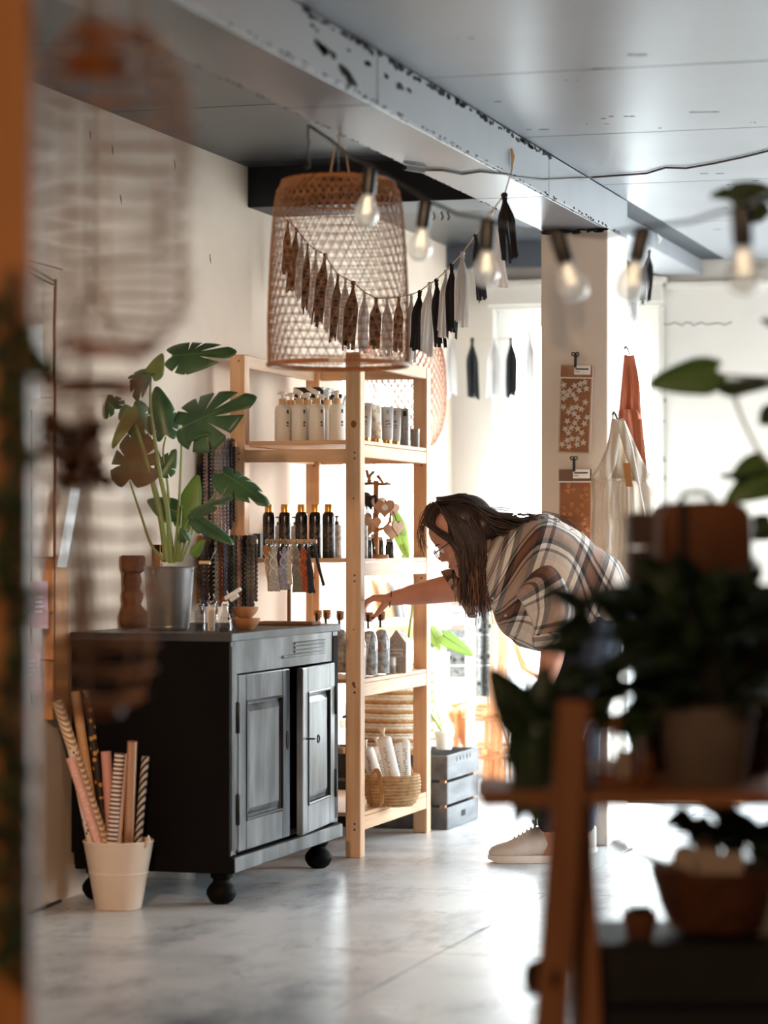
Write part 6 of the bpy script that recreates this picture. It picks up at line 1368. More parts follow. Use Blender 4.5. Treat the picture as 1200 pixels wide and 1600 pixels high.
cloth(loftuv([(790, 872, 776, 935, .12, .07), (752, 878, 766, 952, .155, .072), (722, 888, 752, 956, .165, .070), (700, 893, 738, 958, .175, .066)], 32, .008, 9, u0=.02, v0=.05), 'sleeve', shirt)
cloth(loftuv([(706, 890, 744, 962, .175, .070), (698, 891, 741, 964, .178, .073), (689, 894, 733, 964, .18, .070)], 32, .005, 2, 4, u0=.06, v0=.12), 'cuff', shirt, .008)
cloth(loftuv([(748, 836, 738, 888, 0, .064), (756, 834, 744, 894, 0, .078), (768, 838, 752, 902, 0, .096)], 32, .003, 4, 4, u0=.02), 'collar', shirt, .005)
for px, py in ((790, 962), (806, 990), (770, 935)): MB().lathe([(.005, 0), (.005, .002)], 10, pp(px, py, -.165), Matrix.Rotation(PI / 2, 3, 'X')).build('button', mat('button_grey', (170, 168, 166), .4), shirt)
JEANS = mat('dark_denim', (36, 42, 56), .85, (48, 55, 70), 40, bump=.2, bscale=150)
mb = MB()
limb(mb, [(936, 950, 0, .125), (930, 962, 0, .125)])
limb(mb, [(930, 960, .08, .115), (918, 1060, .10, .100), (905, 1140, .10, .078), (910, 1220, .12, .065), (908, 1284, .13, .050)]); limb(mb, [(930, 960, -.08, .115), (908, 1060, -.11, .100), (880, 1140, -.12, .078), (872, 1220, -.11, .065), (862, 1284, -.10, .050)])
je = mb.build('jeans', JEANS, wo, sharp=180); rm = je.modifiers.new('Remesh', 'REMESH'); rm.mode = 'VOXEL'; rm.voxel_size = .009; rm.use_smooth_shade = True
# shoes
SHOE = mat('shoe_offwhite', (214, 206, 200), .7, (200, 190, 184), 14, bump=.15, bscale=120); SOLE = mat('shoe_sole', (226, 220, 214), .6)
def shoe(toe_px, d, hy, rot):
    toe = pp(toe_px, 1300, d); toe.z = 0; ax = (RIGHT * math.cos(rot) + FWD * math.sin(rot)); sd = Vector((-ax.y, ax.x, 0)); L = .285
    def q(t, s, z): return toe + ax * (t * L) + sd * s + UP * z
    rs, so = [], []
    for t, w_, z0, z1, lean in ((0.0, .012, .028, .040, 0), (.03, .030, .020, .052, 0), (.1, .042, .016, .062, 0), (.22, .047, .015, .072, 0), (.34, .046, .015, .088, 0), (.46, .043, .016, .108, 0), (.56, .040, .017, .122, 0), (.66, .038, .018, .124, 0), (.78, .037, .018, .104, 0), (.9, .035, .018, .100, 0), (.97, .028, .020, .104, 0), (1.0, .014, .026, .098, 0)):
        ring = []
        for k in range(16):
            a = 2 * PI * k / 16; ca, sa = math.cos(a), math.sin(a); zz = (z0 + z1) / 2 + (z1 - z0) / 2 * sa
            ww = w_ * (1 - .42 * max(0, sa) ** 1.5) * (1 + .06 * max(0, -sa)); ring.append(q(t, ww * math.copysign(abs(ca) ** .7, ca), zz))
        rs.append(ring)
        so.append([q(t + (-.012 if t == 0 else .012 if t == 1 else 0), (w_ + .004) * c1, z + (.012 * (1 - t / .1) if t < .1 else (.012 * (t - .9) / .1 if t > .9 else 0)) * (z < .015)) for c1, z in ((-1, .001), (-1.03, .012), (-.98, .026), (.98, .026), (1.03, .012), (1, .001))])
    s_ = MB().rings(rs).build('shoe', SHOE, wo, sharp=180)
    MB().rings(so).build('sole', SOLE, s_, sharp=60)
    for i in range(6):
        t = .30 + i * .05; z = .083 + i * .0085; MB().tube([q(t, -.022, z - .012), q(t + .008, 0, z + .003), q(t + .016, .022, z - .012)], .0036, 6).build('lace', mat('lace_white', (226, 220, 214), .8), s_)
    for sg in (-1, 1): MB().tube([q(.58, 0, .131), q(.56, sg * .014, .144), q(.53, sg * .024, .142), q(.55, sg * .012, .132), q(.58, 0, .130)], .003, 6).build('lace_bow', MATS['lace_white'], s_)
shoe(764, -.10, 0, 0.02); shoe(806, .13, 0, .04)
# ================================================================== paper rolls in the pail, left
cK = onfl = at(172, 1424, 1.1 * F / (1424 - 850)); cK = Vector((cK.x, cK.y + .066, 0)); ZK = -cK.x * ST + cK.y * CT
PAIL = mat('pail_cream', (222, 202, 184), .5, (210, 190, 172), 5)
t = thing('pail', cK, 0, 'cream metal pail on the floor holding rolls of wrapping paper', 'pail')
MB().lathe([(.066, .0), (.069, .002), (.071, .010), (.105, .200), (.108, .204), (.105, .208), (.102, .203), (.068, .012), (.001, .010)], 36, cK, c1=False).build('body', PAIL, t)
MB().lathe([(.088, .105), (.0895, .107), (.0905, .112), (.0895, .114)], 36, cK, c0=False, c1=False).build('rib', PAIL, t)
MB().tube([cK + Vector((.100, -.03, .19)), cK + Vector((.112, -.03, .215)), cK + Vector((.108, -.025, .224)), cK + Vector((.100, -.025, .205))], .004, 6).build('ear', PAIL, t)
def patt(name, kind, c1, c2, sc_=30, metal=0, rough=.4):
    m = mat(name, c1, rough, metal=metal); tt = m.node_tree; b = tt.nodes['Principled BSDF']; tcn = tt.nodes.new('ShaderNodeTexCoord')
    if kind == 'dots': x = tt.nodes.new('ShaderNodeTexVoronoi'); x.inputs['Scale'].default_value = sc_; out = x.outputs['Distance']; lo, hi = .30, .34
    else:
        x = tt.nodes.new('ShaderNodeTexWave'); x.inputs['Scale'].default_value = sc_; out = x.outputs['Fac']; lo, hi = .5, .56
        x.bands_direction = 'DIAGONAL' if kind == 'diag' else 'Z'
        if kind == 'diag': x.inputs['Distortion'].default_value = .6
    r = tt.nodes.new('ShaderNodeValToRGB'); r.color_ramp.elements[0].position = lo; r.color_ramp.elements[1].position = hi
    r.color_ramp.elements[0].color = lin(c2); r.color_ramp.elements[1].color = lin(c1)
    tt.links.new(tcn.outputs['Object'], x.inputs[0]); tt.links.new(out, r.inputs[0]); tt.links.new(r.outputs[0], b.inputs[0]); return m
rl = [(101, 1170, 131, .017, patt('wrap_floral', 'dots', (226, 206, 196), (92, 76, 80), 70), 'white roll with small dark flowers, leftmost in the pail', .0),
      (119, 1184, 157, .015, patt('wrap_pink', 'dots', (222, 168, 156), (234, 196, 184), 90), 'plain pink wrapping roll leaning left in the pail', -.045),
      (104, 1096, 168, .0175, patt('wrap_gold_diag', 'diag', (224, 206, 186), (170, 130, 92), 34), 'tall cream roll with gold diagonal stripes, leaning far left', -.005),
      (124, 1080, 158, .015, patt('wrap_tan', 'dots', (196, 150, 106), (210, 168, 124), 80), 'tall tan wrapping roll behind the gold-striped one', .04),
      (147, 1078, 169, .013, patt('wrap_black_gold', 'dots', (46, 34, 28), (192, 140, 70), 46), 'tall black roll with gold leaves, back of the pail', .045),
      (170, 1174, 174, .016, mat('wrap_rose', (206, 150, 138), .5), 'rose roll behind the banded roll in the pail', .03),
      (182, 1177, 178, .0165, patt('wrap_bands', 'z', (234, 212, 200), (90, 76, 76), 24), 'white roll with thin dark bands, middle of the pail', -.03),
      (194, 1178, 188, .011, mat('wrap_beige', (222, 184, 160), .5), 'slim beige roll right of the banded one', -.01),
      (213, 1157, 205, .0155, patt('wrap_foil', 'diag', (176, 140, 126), (214, 160, 120), 70, .6, .28), 'shiny rose-gold foil roll in the right of the pail', .0),
      (238, 1182, 220, .012, patt('wrap_black_white', 'diag', (36, 31, 33), (196, 180, 170), 26), 'thin black roll with white flecks, rightmost in the pail', .01)]
def relax(P, rad, R):
    for _ in range(400):
        for i in range(len(P)):
            for j in range(i):
                dx, dy = P[i][0] - P[j][0], P[i][1] - P[j][1]; q = math.hypot(dx, dy) or 1e-4; need = (rad[i] + rad[j]) * 1.05
                if q < need: k = (need - q) / q / 2; P[i][0] += dx * k; P[i][1] += dy * k; P[j][0] -= dx * k; P[j][1] -= dy * k
            q = math.hypot(*P[i]); mx = R - rad[i]
            if q > mx: P[i][0] *= mx / q; P[i][1] *= mx / q
    return P
RAD = [q[3] for q in rl]; RIM = []; BOT = []
for tx, ty, rx, r, m, lb, dy_ in rl:
    q = at(rx - 4, 1316, ZK + dy_ * .8) - cK; RIM.append([q.x, q.y])
relax(RIM, RAD, .097)
for (tx, ty, rx, r, m, lb, dy_), q in zip(rl, RIM):
    top = at(tx, ty, ZK + dy_); f_ = (.206 - .026) / (top.z - .206); BOT.append([q[0] + (cK.x + q[0] - top.x) * f_, q[1] + (cK.y + q[1] - top.y) * f_])
relax(BOT, RAD, .0665)
for ir_, (tx, ty, rx, r, m, lb, dy_) in enumerate(rl):
    zt_ = at(tx, ty, ZK + dy_).z; bot = cK + Vector((BOT[ir_][0], BOT[ir_][1], .026)); rim = cK + Vector((RIM[ir_][0], RIM[ir_][1], .206))
    top = bot + (rim - bot) * ((zt_ - .026) / .18)
    if top.x - r < XL + .004: top.x = XL + .004 + r
    d = (top - bot).normalized(); L = (top - bot).length; Q = d.to_track_quat('Z', 'Y').to_matrix()
    Mx = Matrix.Translation(bot) @ Q.to_4x4(); o = MB().lathe([(r, 0), (r, L), (r * .78, L), (r * .76, L - .03)], 18, c0=True, c1=True).build('wrapping_roll', m, None)
    o.matrix_basis = Mx; o['label'] = lb; o['category'] = 'paper roll'; o['group'] = 'rolls of wrapping paper in the pail'
# ================================================================== left wall: picture frame, panel, wire card rack
TAN = mat('tan_frame', (196, 140, 88), .55, (176, 122, 74), 6)
a, b = aty(130, 985, 8.55), aty(191, 985, 8.55)
t = thing('picture_frame', ((a.x + b.x) / 2, 8.55, CT_Z), 0, 'tan wooden picture frame with grey pane standing at the back of the cabinet', 'frame')
z0, z1 = CT_Z + .0005, CT_Z + .27; x0, x1 = max(a.x, XL + .004), b.x
MB().box(x1 - .024, x1, 8.54, 8.565, z0, z1).build('frame_bar', TAN, t, smooth=False, bevel=.002); MB().box(x0, x0 + .024, 8.54, 8.565, z0, z1).build('frame_bar', TAN, t, smooth=False, bevel=.002)
MB().box(x0 + .024, x1 - .024, 8.54, 8.565, z0, z0 + .024).build('frame_bar', TAN, t, smooth=False); MB().box(x0 + .024, x1 - .024, 8.54, 8.565, z1 - .024, z1).build('frame_bar', TAN, t, smooth=False)
MB().box(x0 + .024, x1 - .024, 8.55, 8.556, z0 + .024, z1 - .024).build('pane', mat('grey_pane', (176, 166, 154), .25), t, smooth=False)
pA, pB = atx(82, 870, XL + .03), atx(113, 1095, XL + .03)
mb = MB().box(XL + .001, XL + .03, pA.y, min(pB.y, 7.76), pB.z - .05, pA.z); solo(mb, 'display_board', wood('tan_panel', (206, 152, 100), (184, 128, 80), 2), (XL + .015, pA.y, pB.z), 0, 'tan wooden panel against the left wall beside the cabinet', 'panel', smooth=False, bevel=.002)
RW = mat('rusty_wire', (112, 76, 54), .5, metal=.3)
t = thing('card_rack', atx(85, 1005, XL + .03), 0, 'thin brown wire card rack on the left wall', 'card rack')
def wl(px, py, o=.03): return atx(px, py, XL + o)
MB().tube([wl(87, 436), wl(85, 520), wl(86, 640), wl(85, 870), wl(84, 1090)], .0045, 6).build('upright', RW, t)
MB().tube([wl(20, 400), wl(87, 440)], .003, 6).build('wire', RW, t); MB().tube([wl(20, 412), wl(87, 447)], .003, 6).build('wire', RW, t); MB().tube([wl(30, 402, .06), wl(97, 421, .02)], .0025, 6).build('wire', RW, t)
MB().tube([wl(50, 640), wl(50, 1100)], .003, 6).build('wire', RW, t)
for y in (620, 870, 928, 955, 1030): MB().tube([wl(40, y), wl(86, y + 2)], .0022, 6).build('wire', RW, t)
PINKC = mat('pink_card', (214, 160, 160), .6); MAUV = mat('mauve_card', (186, 134, 140), .6)
for pts, m, lb in (((41, 508, 66, 562), PAPER, 'white card clipped high on the wire rack'), ((46, 562, 68, 584), PAPER, 'small white card just below the top card'), ((46, 600, 62, 622), PAPER, 'white tag on the wire rack beside the dried leaves'), ((30, 908, 46, 945), PAPER, 'white card left of the mauve card'), ((46, 908, 74, 982), MAUV, 'mauve card with white print on the wire rack'), ((31, 1006, 62, 1082), PINKC, 'pink card lowest on the wire rack')):
    x0, y0, x1, y1 = pts; q = [wl(x0, y0, .042), wl(x1, y0, .042), wl(x1 + 1, y1, .042), wl(x0 + 3, y1, .042)]
    mb = MB(); mb.add(q + [p + Vector((.002, 0, 0)) for p in q], [(0, 1, 2, 3), (7, 6, 5, 4), (0, 4, 5, 1), (1, 5, 6, 2), (2, 6, 7, 3), (3, 7, 4, 0)]); o = solo(mb, 'greeting_card', m, q[3], 0, lb, 'card', 'cards on the wire rack', smooth=False)
    if m is not PAPER:
        mb = MB(); cq = (q[0] + q[2]) / 2 + Vector((.0028, 0, 0))
        for k in range(4): mb.box(cq.x - .0003, cq.x + .0003, cq.y - .03, cq.y + .03 - .01 * (k % 2), cq.z + .02 - k * .014, cq.z + .025 - k * .014)
        mb.build('print', PAPER, o, smooth=False)
mb = MB(); q = [wl(109, 762, .05), wl(124, 763, .05), wl(102, 887, .05), wl(87, 886, .05)]
mb.add(q + [p + Vector((.004, 0, 0)) for p in q], [(0, 1, 2, 3), (7, 6, 5, 4), (0, 4, 5, 1), (1, 5, 6, 2), (2, 6, 7, 3), (3, 7, 4, 0)]); solo(mb, 'paper_strip', mat('gloss_white', (250, 250, 250), .3), q[3], 0, 'slanting bright white paper strip in front of the left wall', 'paper', smooth=False)
q = [at(42, 1432, 8.05), at(70, 1420, 8.2), at(95, 1412, 8.35)]
for p in q: p.z = .005
solo(MB().tube(q, .005, 6), 'floor_cable', BLACK, q[0], 0, 'black cable on the floor along the left wall', 'cable')
# ================================================================== near left: post with ivy, two wicker pendants
POSTM = wood('near_post', (214, 140, 66), (190, 116, 50), 2)
pL = at(6, 850, 3.35); mb = MB(); mb.obox((pL.x, pL.y, 1.25), RIGHT, FWD, UP, .074, .06, 2.5 - .012); solo(mb, 'wooden_post', POSTM, (pL.x, pL.y, 0), 0, 'orange-brown wooden post at the left edge of the picture', 'post', smooth=False, bevel=.004)
IVY = [mat('ivy_dark', (40, 52, 30), .5, (58, 72, 40), 20), mat('ivy_olive', (86, 92, 40), .5, (64, 74, 34), 20)]
iv = thing('ivy', at(8, 500, 3.27), 0, 'trailing ivy with dark leaves on the near wooden post', 'plant')
rnd = random.Random(31)
def cleaf(par, base, d, nrm, L, W, m, name='leaf'):
    """small pointed leaf, folded along its midrib"""
    d = Vector(d).normalized(); nrm = Vector(nrm); nrm = (nrm - d * nrm.dot(d)).normalized(); s = d.cross(nrm); base = Vector(base)
    prof_ = [(0, .0), (.08, .55), (.25, .95), (.45, 1), (.7, .68), (.88, .3), (1, 0)]; rs = []
    for f, k in prof_:
        c = base + d * L * f - nrm * L * .18 * f * f; w_ = W / 2 * k + .0004
        rs.append([c - s * w_ + nrm * w_ * .3, c + nrm * .0008, c + s * w_ + nrm * w_ * .3, c - nrm * .0008])
    return MB().rings(rs).build(name, m, par, sharp=180)
for k in range(3):
    px = (6, 22, 34)[k]; MB().tube([at(px + 6 * math.sin(y * .02 + k), y, 3.28 - .02 * k) for y in range(420, 1530, 30)], .003, 5).build('vine', mat('ivy_stem', (70, 58, 34), .7), iv)
for k in range(95):
    y = 470 + 1050 * (k / 95) + rnd.uniform(-10, 10); px = rnd.uniform(-12, 30) + (6 if 500 < y < 1000 else 0); 
    cleaf(iv, at(px, y, 3.26 - rnd.random() * .06), RIGHT * rnd.uniform(-1, 1) + UP * rnd.uniform(-1, .3) + FWD * -.3, FWD * -1 + UP * .5 + RIGHT * rnd.uniform(-.5, .5), rnd.uniform(.022, .036), rnd.uniform(.018, .028), IVY[k % 3 == 0])
for px, y, dx, dy, L in ((36, 545, 1, -.5, .040), (62, 590, .9, .7, .036), (40, 575, 1, -.2, .045), (28, 700, .8, -.6, .04), (40, 930, .9, -.2, .03)):
    cleaf(iv, at(px, y, 3.22), RIGHT * dx + UP * dy, FWD * -1 + UP * .4, L, L * .6, IVY[0])
def wpend(cpx, ytop, ybot, Z, rad, bands, label, colr, bandr, profile, capm, nm, cat, ribs=10):
    c = at(cpx, ybot, Z); H = (ybot - ytop) / F * Z; t = thing(nm, c, 0, label, cat)
    def R(f): 
        for (f0, r0), (f1, r1) in zip(profile, profile[1:]):
            if f0 <= f <= f1: return rad * (r0 + (r1 - r0) * (f - f0) / (f1 - f0))
        return rad * profile[-1][1]
    for k in range(bands):
        f = (k + .5) / bands; r = R(f)
        MB().tube([c + Vector((r * math.cos(a), r * math.sin(a), H * f + .004 * math.sin(3 * a + k))) for a in [2 * PI * j / 40 for j in range(40)]], bandr, 6, closed=True, flat=.4).build('cane_band', colr, t)
    for k in range(ribs):
        a = 2 * PI * k / ribs; MB().tube([c + Vector((R(f) * math.cos(a), R(f) * math.sin(a), H * f)) for f in [q / 12 for q in range(13)]], .0022, 5).build('rib', colr, t)
    for f, rr in ((0, .0052), (1, .005)): MB().tube([c + Vector((R(f) * math.cos(a), R(f) * math.sin(a), H * f)) for a in [2 * PI * j / 40 for j in range(40)]], rr, 8, closed=True).build('hoop', capm, t)
    for s in range(3):
        a = s * 2.1; MB().tube([c + Vector((R(1) * math.cos(a), R(1) * math.sin(a), H)), c + Vector((0, 0, H + .14)), Vector((c.x, c.y, ZCL - .006))], .003, 5).build('hanging_cord', TW, t)
    return t, c, H
CANE = mat('pale_cane', (226, 176, 130), .6, (206, 152, 106), 10); HOOP = mat('cane_hoop', (176, 100, 44), .5)
wpend(172, 52, 548, 3.55, .1035, 14, 'pale open wicker pendant hanging near the camera, upper left', CANE, .0078, [(0, .55), (.05, .85), (.15, .98), (.5, 1), (.85, .98), (.93, .8), (1, .5)], HOOP, 'wicker_pendant', 'lampshade', 5)
MB().lathe([(.036, 0), (.042, .008), (.034, .028), (.01, .04)], 24, at(150, 118, 3.55)).build('wooden_cap', HOOP, bpy.data.objects['wicker_pendant'])
CANE2 = mat('brown_cane', (226, 170, 122), .6, (202, 144, 98), 10)
t2, c2, H2 = wpend(142, 600, 1112, 3.9, .0915, 12, 'tall wicker hanging basket with dried brown leaves, near left', CANE2, .0082, [(0, .45), (.05, .82), (.14, .97), (.5, 1), (.9, .98), (1, .9)], HOOP, 'hanging_basket', 'basket', 5)
DRY = [mat('dried_leaf_red', (122, 54, 36), .7, (92, 42, 30), 12), mat('dried_leaf_brown', (120, 76, 46), .7, (86, 54, 36), 12)]
for k in range(20):
    px = rnd.uniform(58, 150); y = rnd.uniform(650, 745); cleaf(t2, at(px, y, 3.88 + rnd.uniform(-.04, .04)), RIGHT * rnd.uniform(-1, 1) + UP * rnd.uniform(-1, 1), FWD * -1 + UP * rnd.uniform(-.3, .8), rnd.uniform(.03, .048), rnd.uniform(.022, .034), DRY[k % 2], 'dried_leaf')
for k in range(5): MB().tube([c2 + Vector((.01 * k - .02, 0, .05)), at(80 + 14 * k, 700, 3.88)], .002, 5).build('stalk', mat('dry_stalk', (120, 84, 50), .8), t2)
# ================================================================== near right: plank shelf with plants
ZR = 4.4; OW = [wood('near_oak_' + 'xyz'[a], (176, 112, 64), (146, 88, 48), a) for a in range(3)]
def q4(px, py, d=0): return at(px, py, ZR + d)
fr = thing('plant_shelf', (q4(990, 1500).x, q4(990, 1500, .15).y, 0), TH, 'brown wooden trestle shelf with plants at the near right', 'shelf')
def nbox(nm, pxa, pxb, z0, z1, d0, d1, m, par=fr, bv=.003):
    a, b = at(pxa, 850, ZR), at(pxb, 850, ZR); mb = MB(); cx_ = (a + b) / 2; c = Vector((cx_.x, cx_.y, (z0 + z1) / 2)) + FWD * (d0 + d1) / 2
    mb.obox(c, RIGHT, FWD, UP, (b - a).length, d1 - d0, z1 - z0); return mb.build(nm, m, par, smooth=False, bevel=bv)
zB = CAM_H - (1236 - 850) / F * ZR; nbox('plank', 752, 1400, zB - .026, zB, 0, .13, OW[0]); nbox('plank', 752, 1400, zB - .026, zB, .135, .26, OW[0])
def leg(p0, p1, wd, th): MB().beam(p0, p1, wd, th, RIGHT).build('leg', OW[2], fr, smooth=False, bevel=.003)
def fl(px, d):
    p = at(px, 850, ZR + d); p.z = 0; return p
leg(q4(898, 1094, -.02), fl(838, -.02), .052, .024); leg(q4(899, 1150, .13), fl(932, .15), .045, .024); leg(q4(1385, 1150, -.02), fl(1395, -.02), .05, .024)
z2 = CAM_H - (912 - 850) / F * 4.85; nbox('plank', 935, 1400, zB - .026, zB, .265, .39, OW[0]); nbox('plank', 935, 1400, zB - .026, zB, .395, .52, OW[0]); nbox('plank', 935, 1400, zB - .026, zB, .525, .66, OW[0]); 
# brown wooden box on the plank carries the case
def rbox(nm, pxa, pxb, z0, z1, d0, d1, m, label, cat):
    a, b = at(pxa, 850, ZR + d0), at(pxb, 850, ZR + d0); c = (a + b) / 2 + FWD * (d1 - d0) / 2; c.z = z0
    t = thing(nm, c, TH, label, cat); W = (b - a).length; D = d1 - d0; H = z1 - z0; n = max(1, round(H / .085))
    for k in range(n):
        for s_, (ox, oy, sx, sy) in enumerate(((0, -D / 2 + .006, W, .012), (0, D / 2 - .006, W, .012), (-W / 2 + .006, 0, .012, D - .026), (W / 2 - .006, 0, .012, D - .026))):
            MB().obox(c + RIGHT * ox + FWD * oy + UP * (H * (k + .5) / n), RIGHT, FWD, UP, sx, sy, H / n - .003).build('board', m, t, smooth=False, bevel=.002)
    MB().obox(c + UP * (H - .0045), RIGHT, FWD, UP, W - .026, D - .026, .009).build('top', m, t, smooth=False); return t
DBR = mat('dark_brown_wood', (92, 62, 44), .6, (72, 48, 34), 5)
rbox('wooden_box', 1008, 1215, zB + .0005, z2 - .0005, .36, .63, DBR, 'dark brown wooden box behind the concrete pot, under the leather case', 'box')
rbox('storage_box', 985, 1022, z2, z2 + .128, .40, .52, mat('dark_box', (70, 48, 38), .6), 'narrow dark brown box standing left of the leather case', 'box')
# brown case
LEA = mat('brown_leather', (120, 72, 40), .5, (96, 56, 32), 6, bump=.1, bscale=30); DKL = mat('dark_leather', (62, 40, 32), .5)
c = at(1092, 850, 4.95); t = thing('leather_case', (c.x, c.y, z2), TH + .18, 'rounded brown leather case with studs on the upper plank, near right', 'case')
R3 = Matrix.Rotation(TH + .18, 3, 'Z'); W, D, H = .165, .14, .148; rs = []
out = []
for k in range(28):
    a = 2 * PI * k / 28; ca, sa = math.cos(a), math.sin(a); out.append((W / 2 * math.copysign(abs(ca) ** .45, ca), H / 2 + H / 2 * math.copysign(abs(sa) ** .5, sa)))
for dpt, s_ in ((-D / 2, .94), (-D / 2 + .008, 1), (D / 2 - .008, 1), (D / 2, .94)): rs.append([R3 @ Vector((x * s_, dpt, H / 2 + (z - H / 2) * s_)) + Vector((c.x, c.y, z2 + .0005)) for x, z in out])
MB().rings(rs).build('body', LEA, t)
def cs_(x, y, z): return R3 @ Vector((x, y, z)) + Vector((c.x, c.y, z2))
MB().obox(cs_(-.05, -D / 2 - .002, H * .52), R3 @ Vector((1, 0, 0)), R3 @ Vector((0, 1, 0)), UP, .022, .004, H * .9).build('strap', DKL, t, smooth=False); MB().obox(cs_(W / 2 + .001, 0, H * .5), R3 @ Vector((1, 0, 0)), R3 @ Vector((0, 1, 0)), UP, .004, .03, H * .8).build('strap', DKL, t, smooth=False)
MB().tube([cs_(-.035, 0, H - .002), cs_(-.03, 0, H + .014), cs_(.0, 0, H + .018), cs_(.02, 0, H + .012), cs_(.025, 0, H - .002)], .006, 8).build('handle', BLACK, t)
for x, z in ((-.028, H * .72), (-.012, H * .34)): MB().ball(cs_(x, -D / 2 - .001, z), .0055, 10, 6).build('stud', STEEL, t)
# pots and foliage
def pot(px, d, r0, r1, h, m, label, nm='flower_pot', z=None, rim=True):
    c = at(px, 850, ZR + d); c.z = (zB if z is None else z) + .0005; t = thing(nm, c, 0, label, 'pot')
    MB().lathe([(r0, 0), (r1, h - .02), (r1 + (.005 if rim else 0), h - .019), (r1 + (.005 if rim else 0), h), (r1 - .006, h), (r1 - .01, h - .03), (.001, h - .032)], 30, c, c1=False).build('pot', m, t)
    MB().lathe([(.001, h - .026), (r1 - .0095, h - .025)], 24, c, c0=False).build('soil', MATS['potting_soil'], t); return t, c, h
DG = [mat('dark_leaf', (32, 48, 28), .42, (46, 66, 36), 14), mat('mid_leaf', (46, 66, 34), .45, (60, 80, 44), 14)]
t, c, h = pot(1104, .12, .062, .078, .13, mat('concrete_pot', (132, 112, 96), .8, (112, 94, 80), 9, bump=.2), 'round grey-brown concrete pot on the plank, near right')
b1 = thing('leafy_plant', c + Vector((0, 0, h - .026)), 0, 'bushy plant with dark leaves growing in the concrete pot', 'plant'); rnd = random.Random(77)
SD = mat('dark_stem', (52, 48, 30), .7)
for k in range(170):
    px = rnd.triangular(885, 1225, 1070); py = rnd.uniform(915, 1120) + (30 * abs(px - 1070) / 150 if px < 1070 else 0); tip = at(px, py, ZR + .12 + rnd.uniform(-.1, .1)); root = c + Vector((rnd.uniform(-.03, .03), rnd.uniform(-.03, .03), h - .02))
    if k % 2 == 0: MB().tube([root, root.lerp(tip, .5) + Vector((0, 0, .03)), tip], [.0025, .002, .0015], 5).build('stem', SD, b1)
    d = (tip - root); d.z *= .3; cleaf(b1, tip, d.normalized() + RIGHT * rnd.uniform(-.6, .6) + UP * rnd.uniform(-.6, .5), UP + FWD * -.8 + RIGHT * rnd.uniform(-.6, .6), rnd.uniform(.055, .085), rnd.uniform(.042, .062), DG[k % 4 == 0])
t, c, h = pot(828, .09, .030, .037, .085, mat('green_glaze', (40, 54, 34), .35), 'small dark green glazed pot at the left end of the plank')
b2 = thing('leafy_plant', c + Vector((0, 0, h - .026)), 0, 'plant with large dark glossy leaves at the left end of the plank', 'plant')
for (x0, y0, x1, y1, wv, dd) in ((832, 1140, 772, 1052, .085, -.02), (835, 1130, 852, 1048, .07, .0), (826, 1150, 778, 1110, .05, -.04), (838, 1145, 812, 1232, .075, -.07), (840, 1140, 862, 1220, .07, -.07), (830, 1150, 792, 1190, .06, -.06), (845, 1130, 872, 1080, .06, .02), (835, 1150, 838, 1292, .045, -.10), (828, 1160, 808, 1282, .04, -.105), (844, 1150, 868, 1160, .05, -.05), (836, 1140, 806, 1078, .06, -.03)):
    leaf(b2, q4(x0, y0, .09 + dd * .5), q4(x1, y1, .09 + dd), FWD * -1 + UP * .4, wv, 0, .12, .3, m=DG[0], seed=int(x1), nt_=36, nr=4)
    MB().tube([c + Vector((0, 0, h - .03)), q4(x0, y0, .09 + dd * .5)], .0025, 5).build('stem', SD, b2)
# bamboo lantern with candle
c = at(974, 850, ZR + .13); c.z = zB + .0005; t = thing('lantern', c, 0, 'small bamboo lantern with a white candle on the plank', 'lantern'); LB = mat('lantern_bamboo', (176, 106, 52), .5, (146, 82, 38), 9)
for z in (.0, .096): MB().lathe([(.050, z), (.052, z + .003), (.052, z + .009), (.050, z + .012), (.038, z + .012), (.038, z)], 28, c, c0=False, c1=False).build('hoop', LB, t)
for k in range(16):
    a = 2 * PI * k / 16; MB().obox(c + Vector((.046 * math.cos(a), .046 * math.sin(a), .054)), (-math.sin(a), math.cos(a), 0), (math.cos(a), math.sin(a), 0), UP, .0065, .003, .088).build('slat', LB, t, smooth=False)
MB().lathe([(.001, .001), (.045, .001), (.045, .004), (.001, .004)], 24, c, c0=False, c1=False).build('base', LB, t)
cd = thing('candle', c + Vector((0, 0, .0045)), 0, 'white candle standing inside the bamboo lantern', 'candle'); MB().lathe([(.016, .005), (.0165, .007), (.0165, .055), (.015, .057)], 18, c).build('wax', mat('candle_wax', (240, 230, 214), .5), cd); MB().tube([c + Vector((0, 0, .056)), c + Vector((.001, 0, .066))], .001, 5).build('wick', BLACK, cd)
# crate, bowl, papers below the plank
zc = CAM_H - (1474 - 850) / F * 4.62; a, b = at(912, 850, 4.62), at(1290, 850, 4.62)
t = thing('wooden_crate', ((a.x + b.x) / 2, (a.y + b.y) / 2, 0), TH, 'near-black wooden crate standing below the plank shelf, near right', 'crate'); DKC = mat('near_black_wood', (22, 17, 15), .6, (30, 23, 20), 5)
L = (b - a).length; mid = (a + b) / 2
for k in range(4):
    z0, z1 = k * zc / 4 + .001, (k + 1) * zc / 4 - .006
    for off, sx, sy in ((0, L, .012), (.30, L, .012)): MB().obox(Vector((mid.x, mid.y, (z0 + z1) / 2)) + FWD * (off + .006), RIGHT, FWD, UP, sx, sy, z1 - z0).build('slat', DKC, t, smooth=False, bevel=.002)
    for e in (-1, 1): MB().obox(Vector((mid.x, mid.y, (z0 + z1) / 2)) + FWD * .156 + RIGHT * e * (L / 2 - .006), RIGHT, FWD, UP, .012, .286, z1 - z0).build('slat', DKC, t, smooth=False)
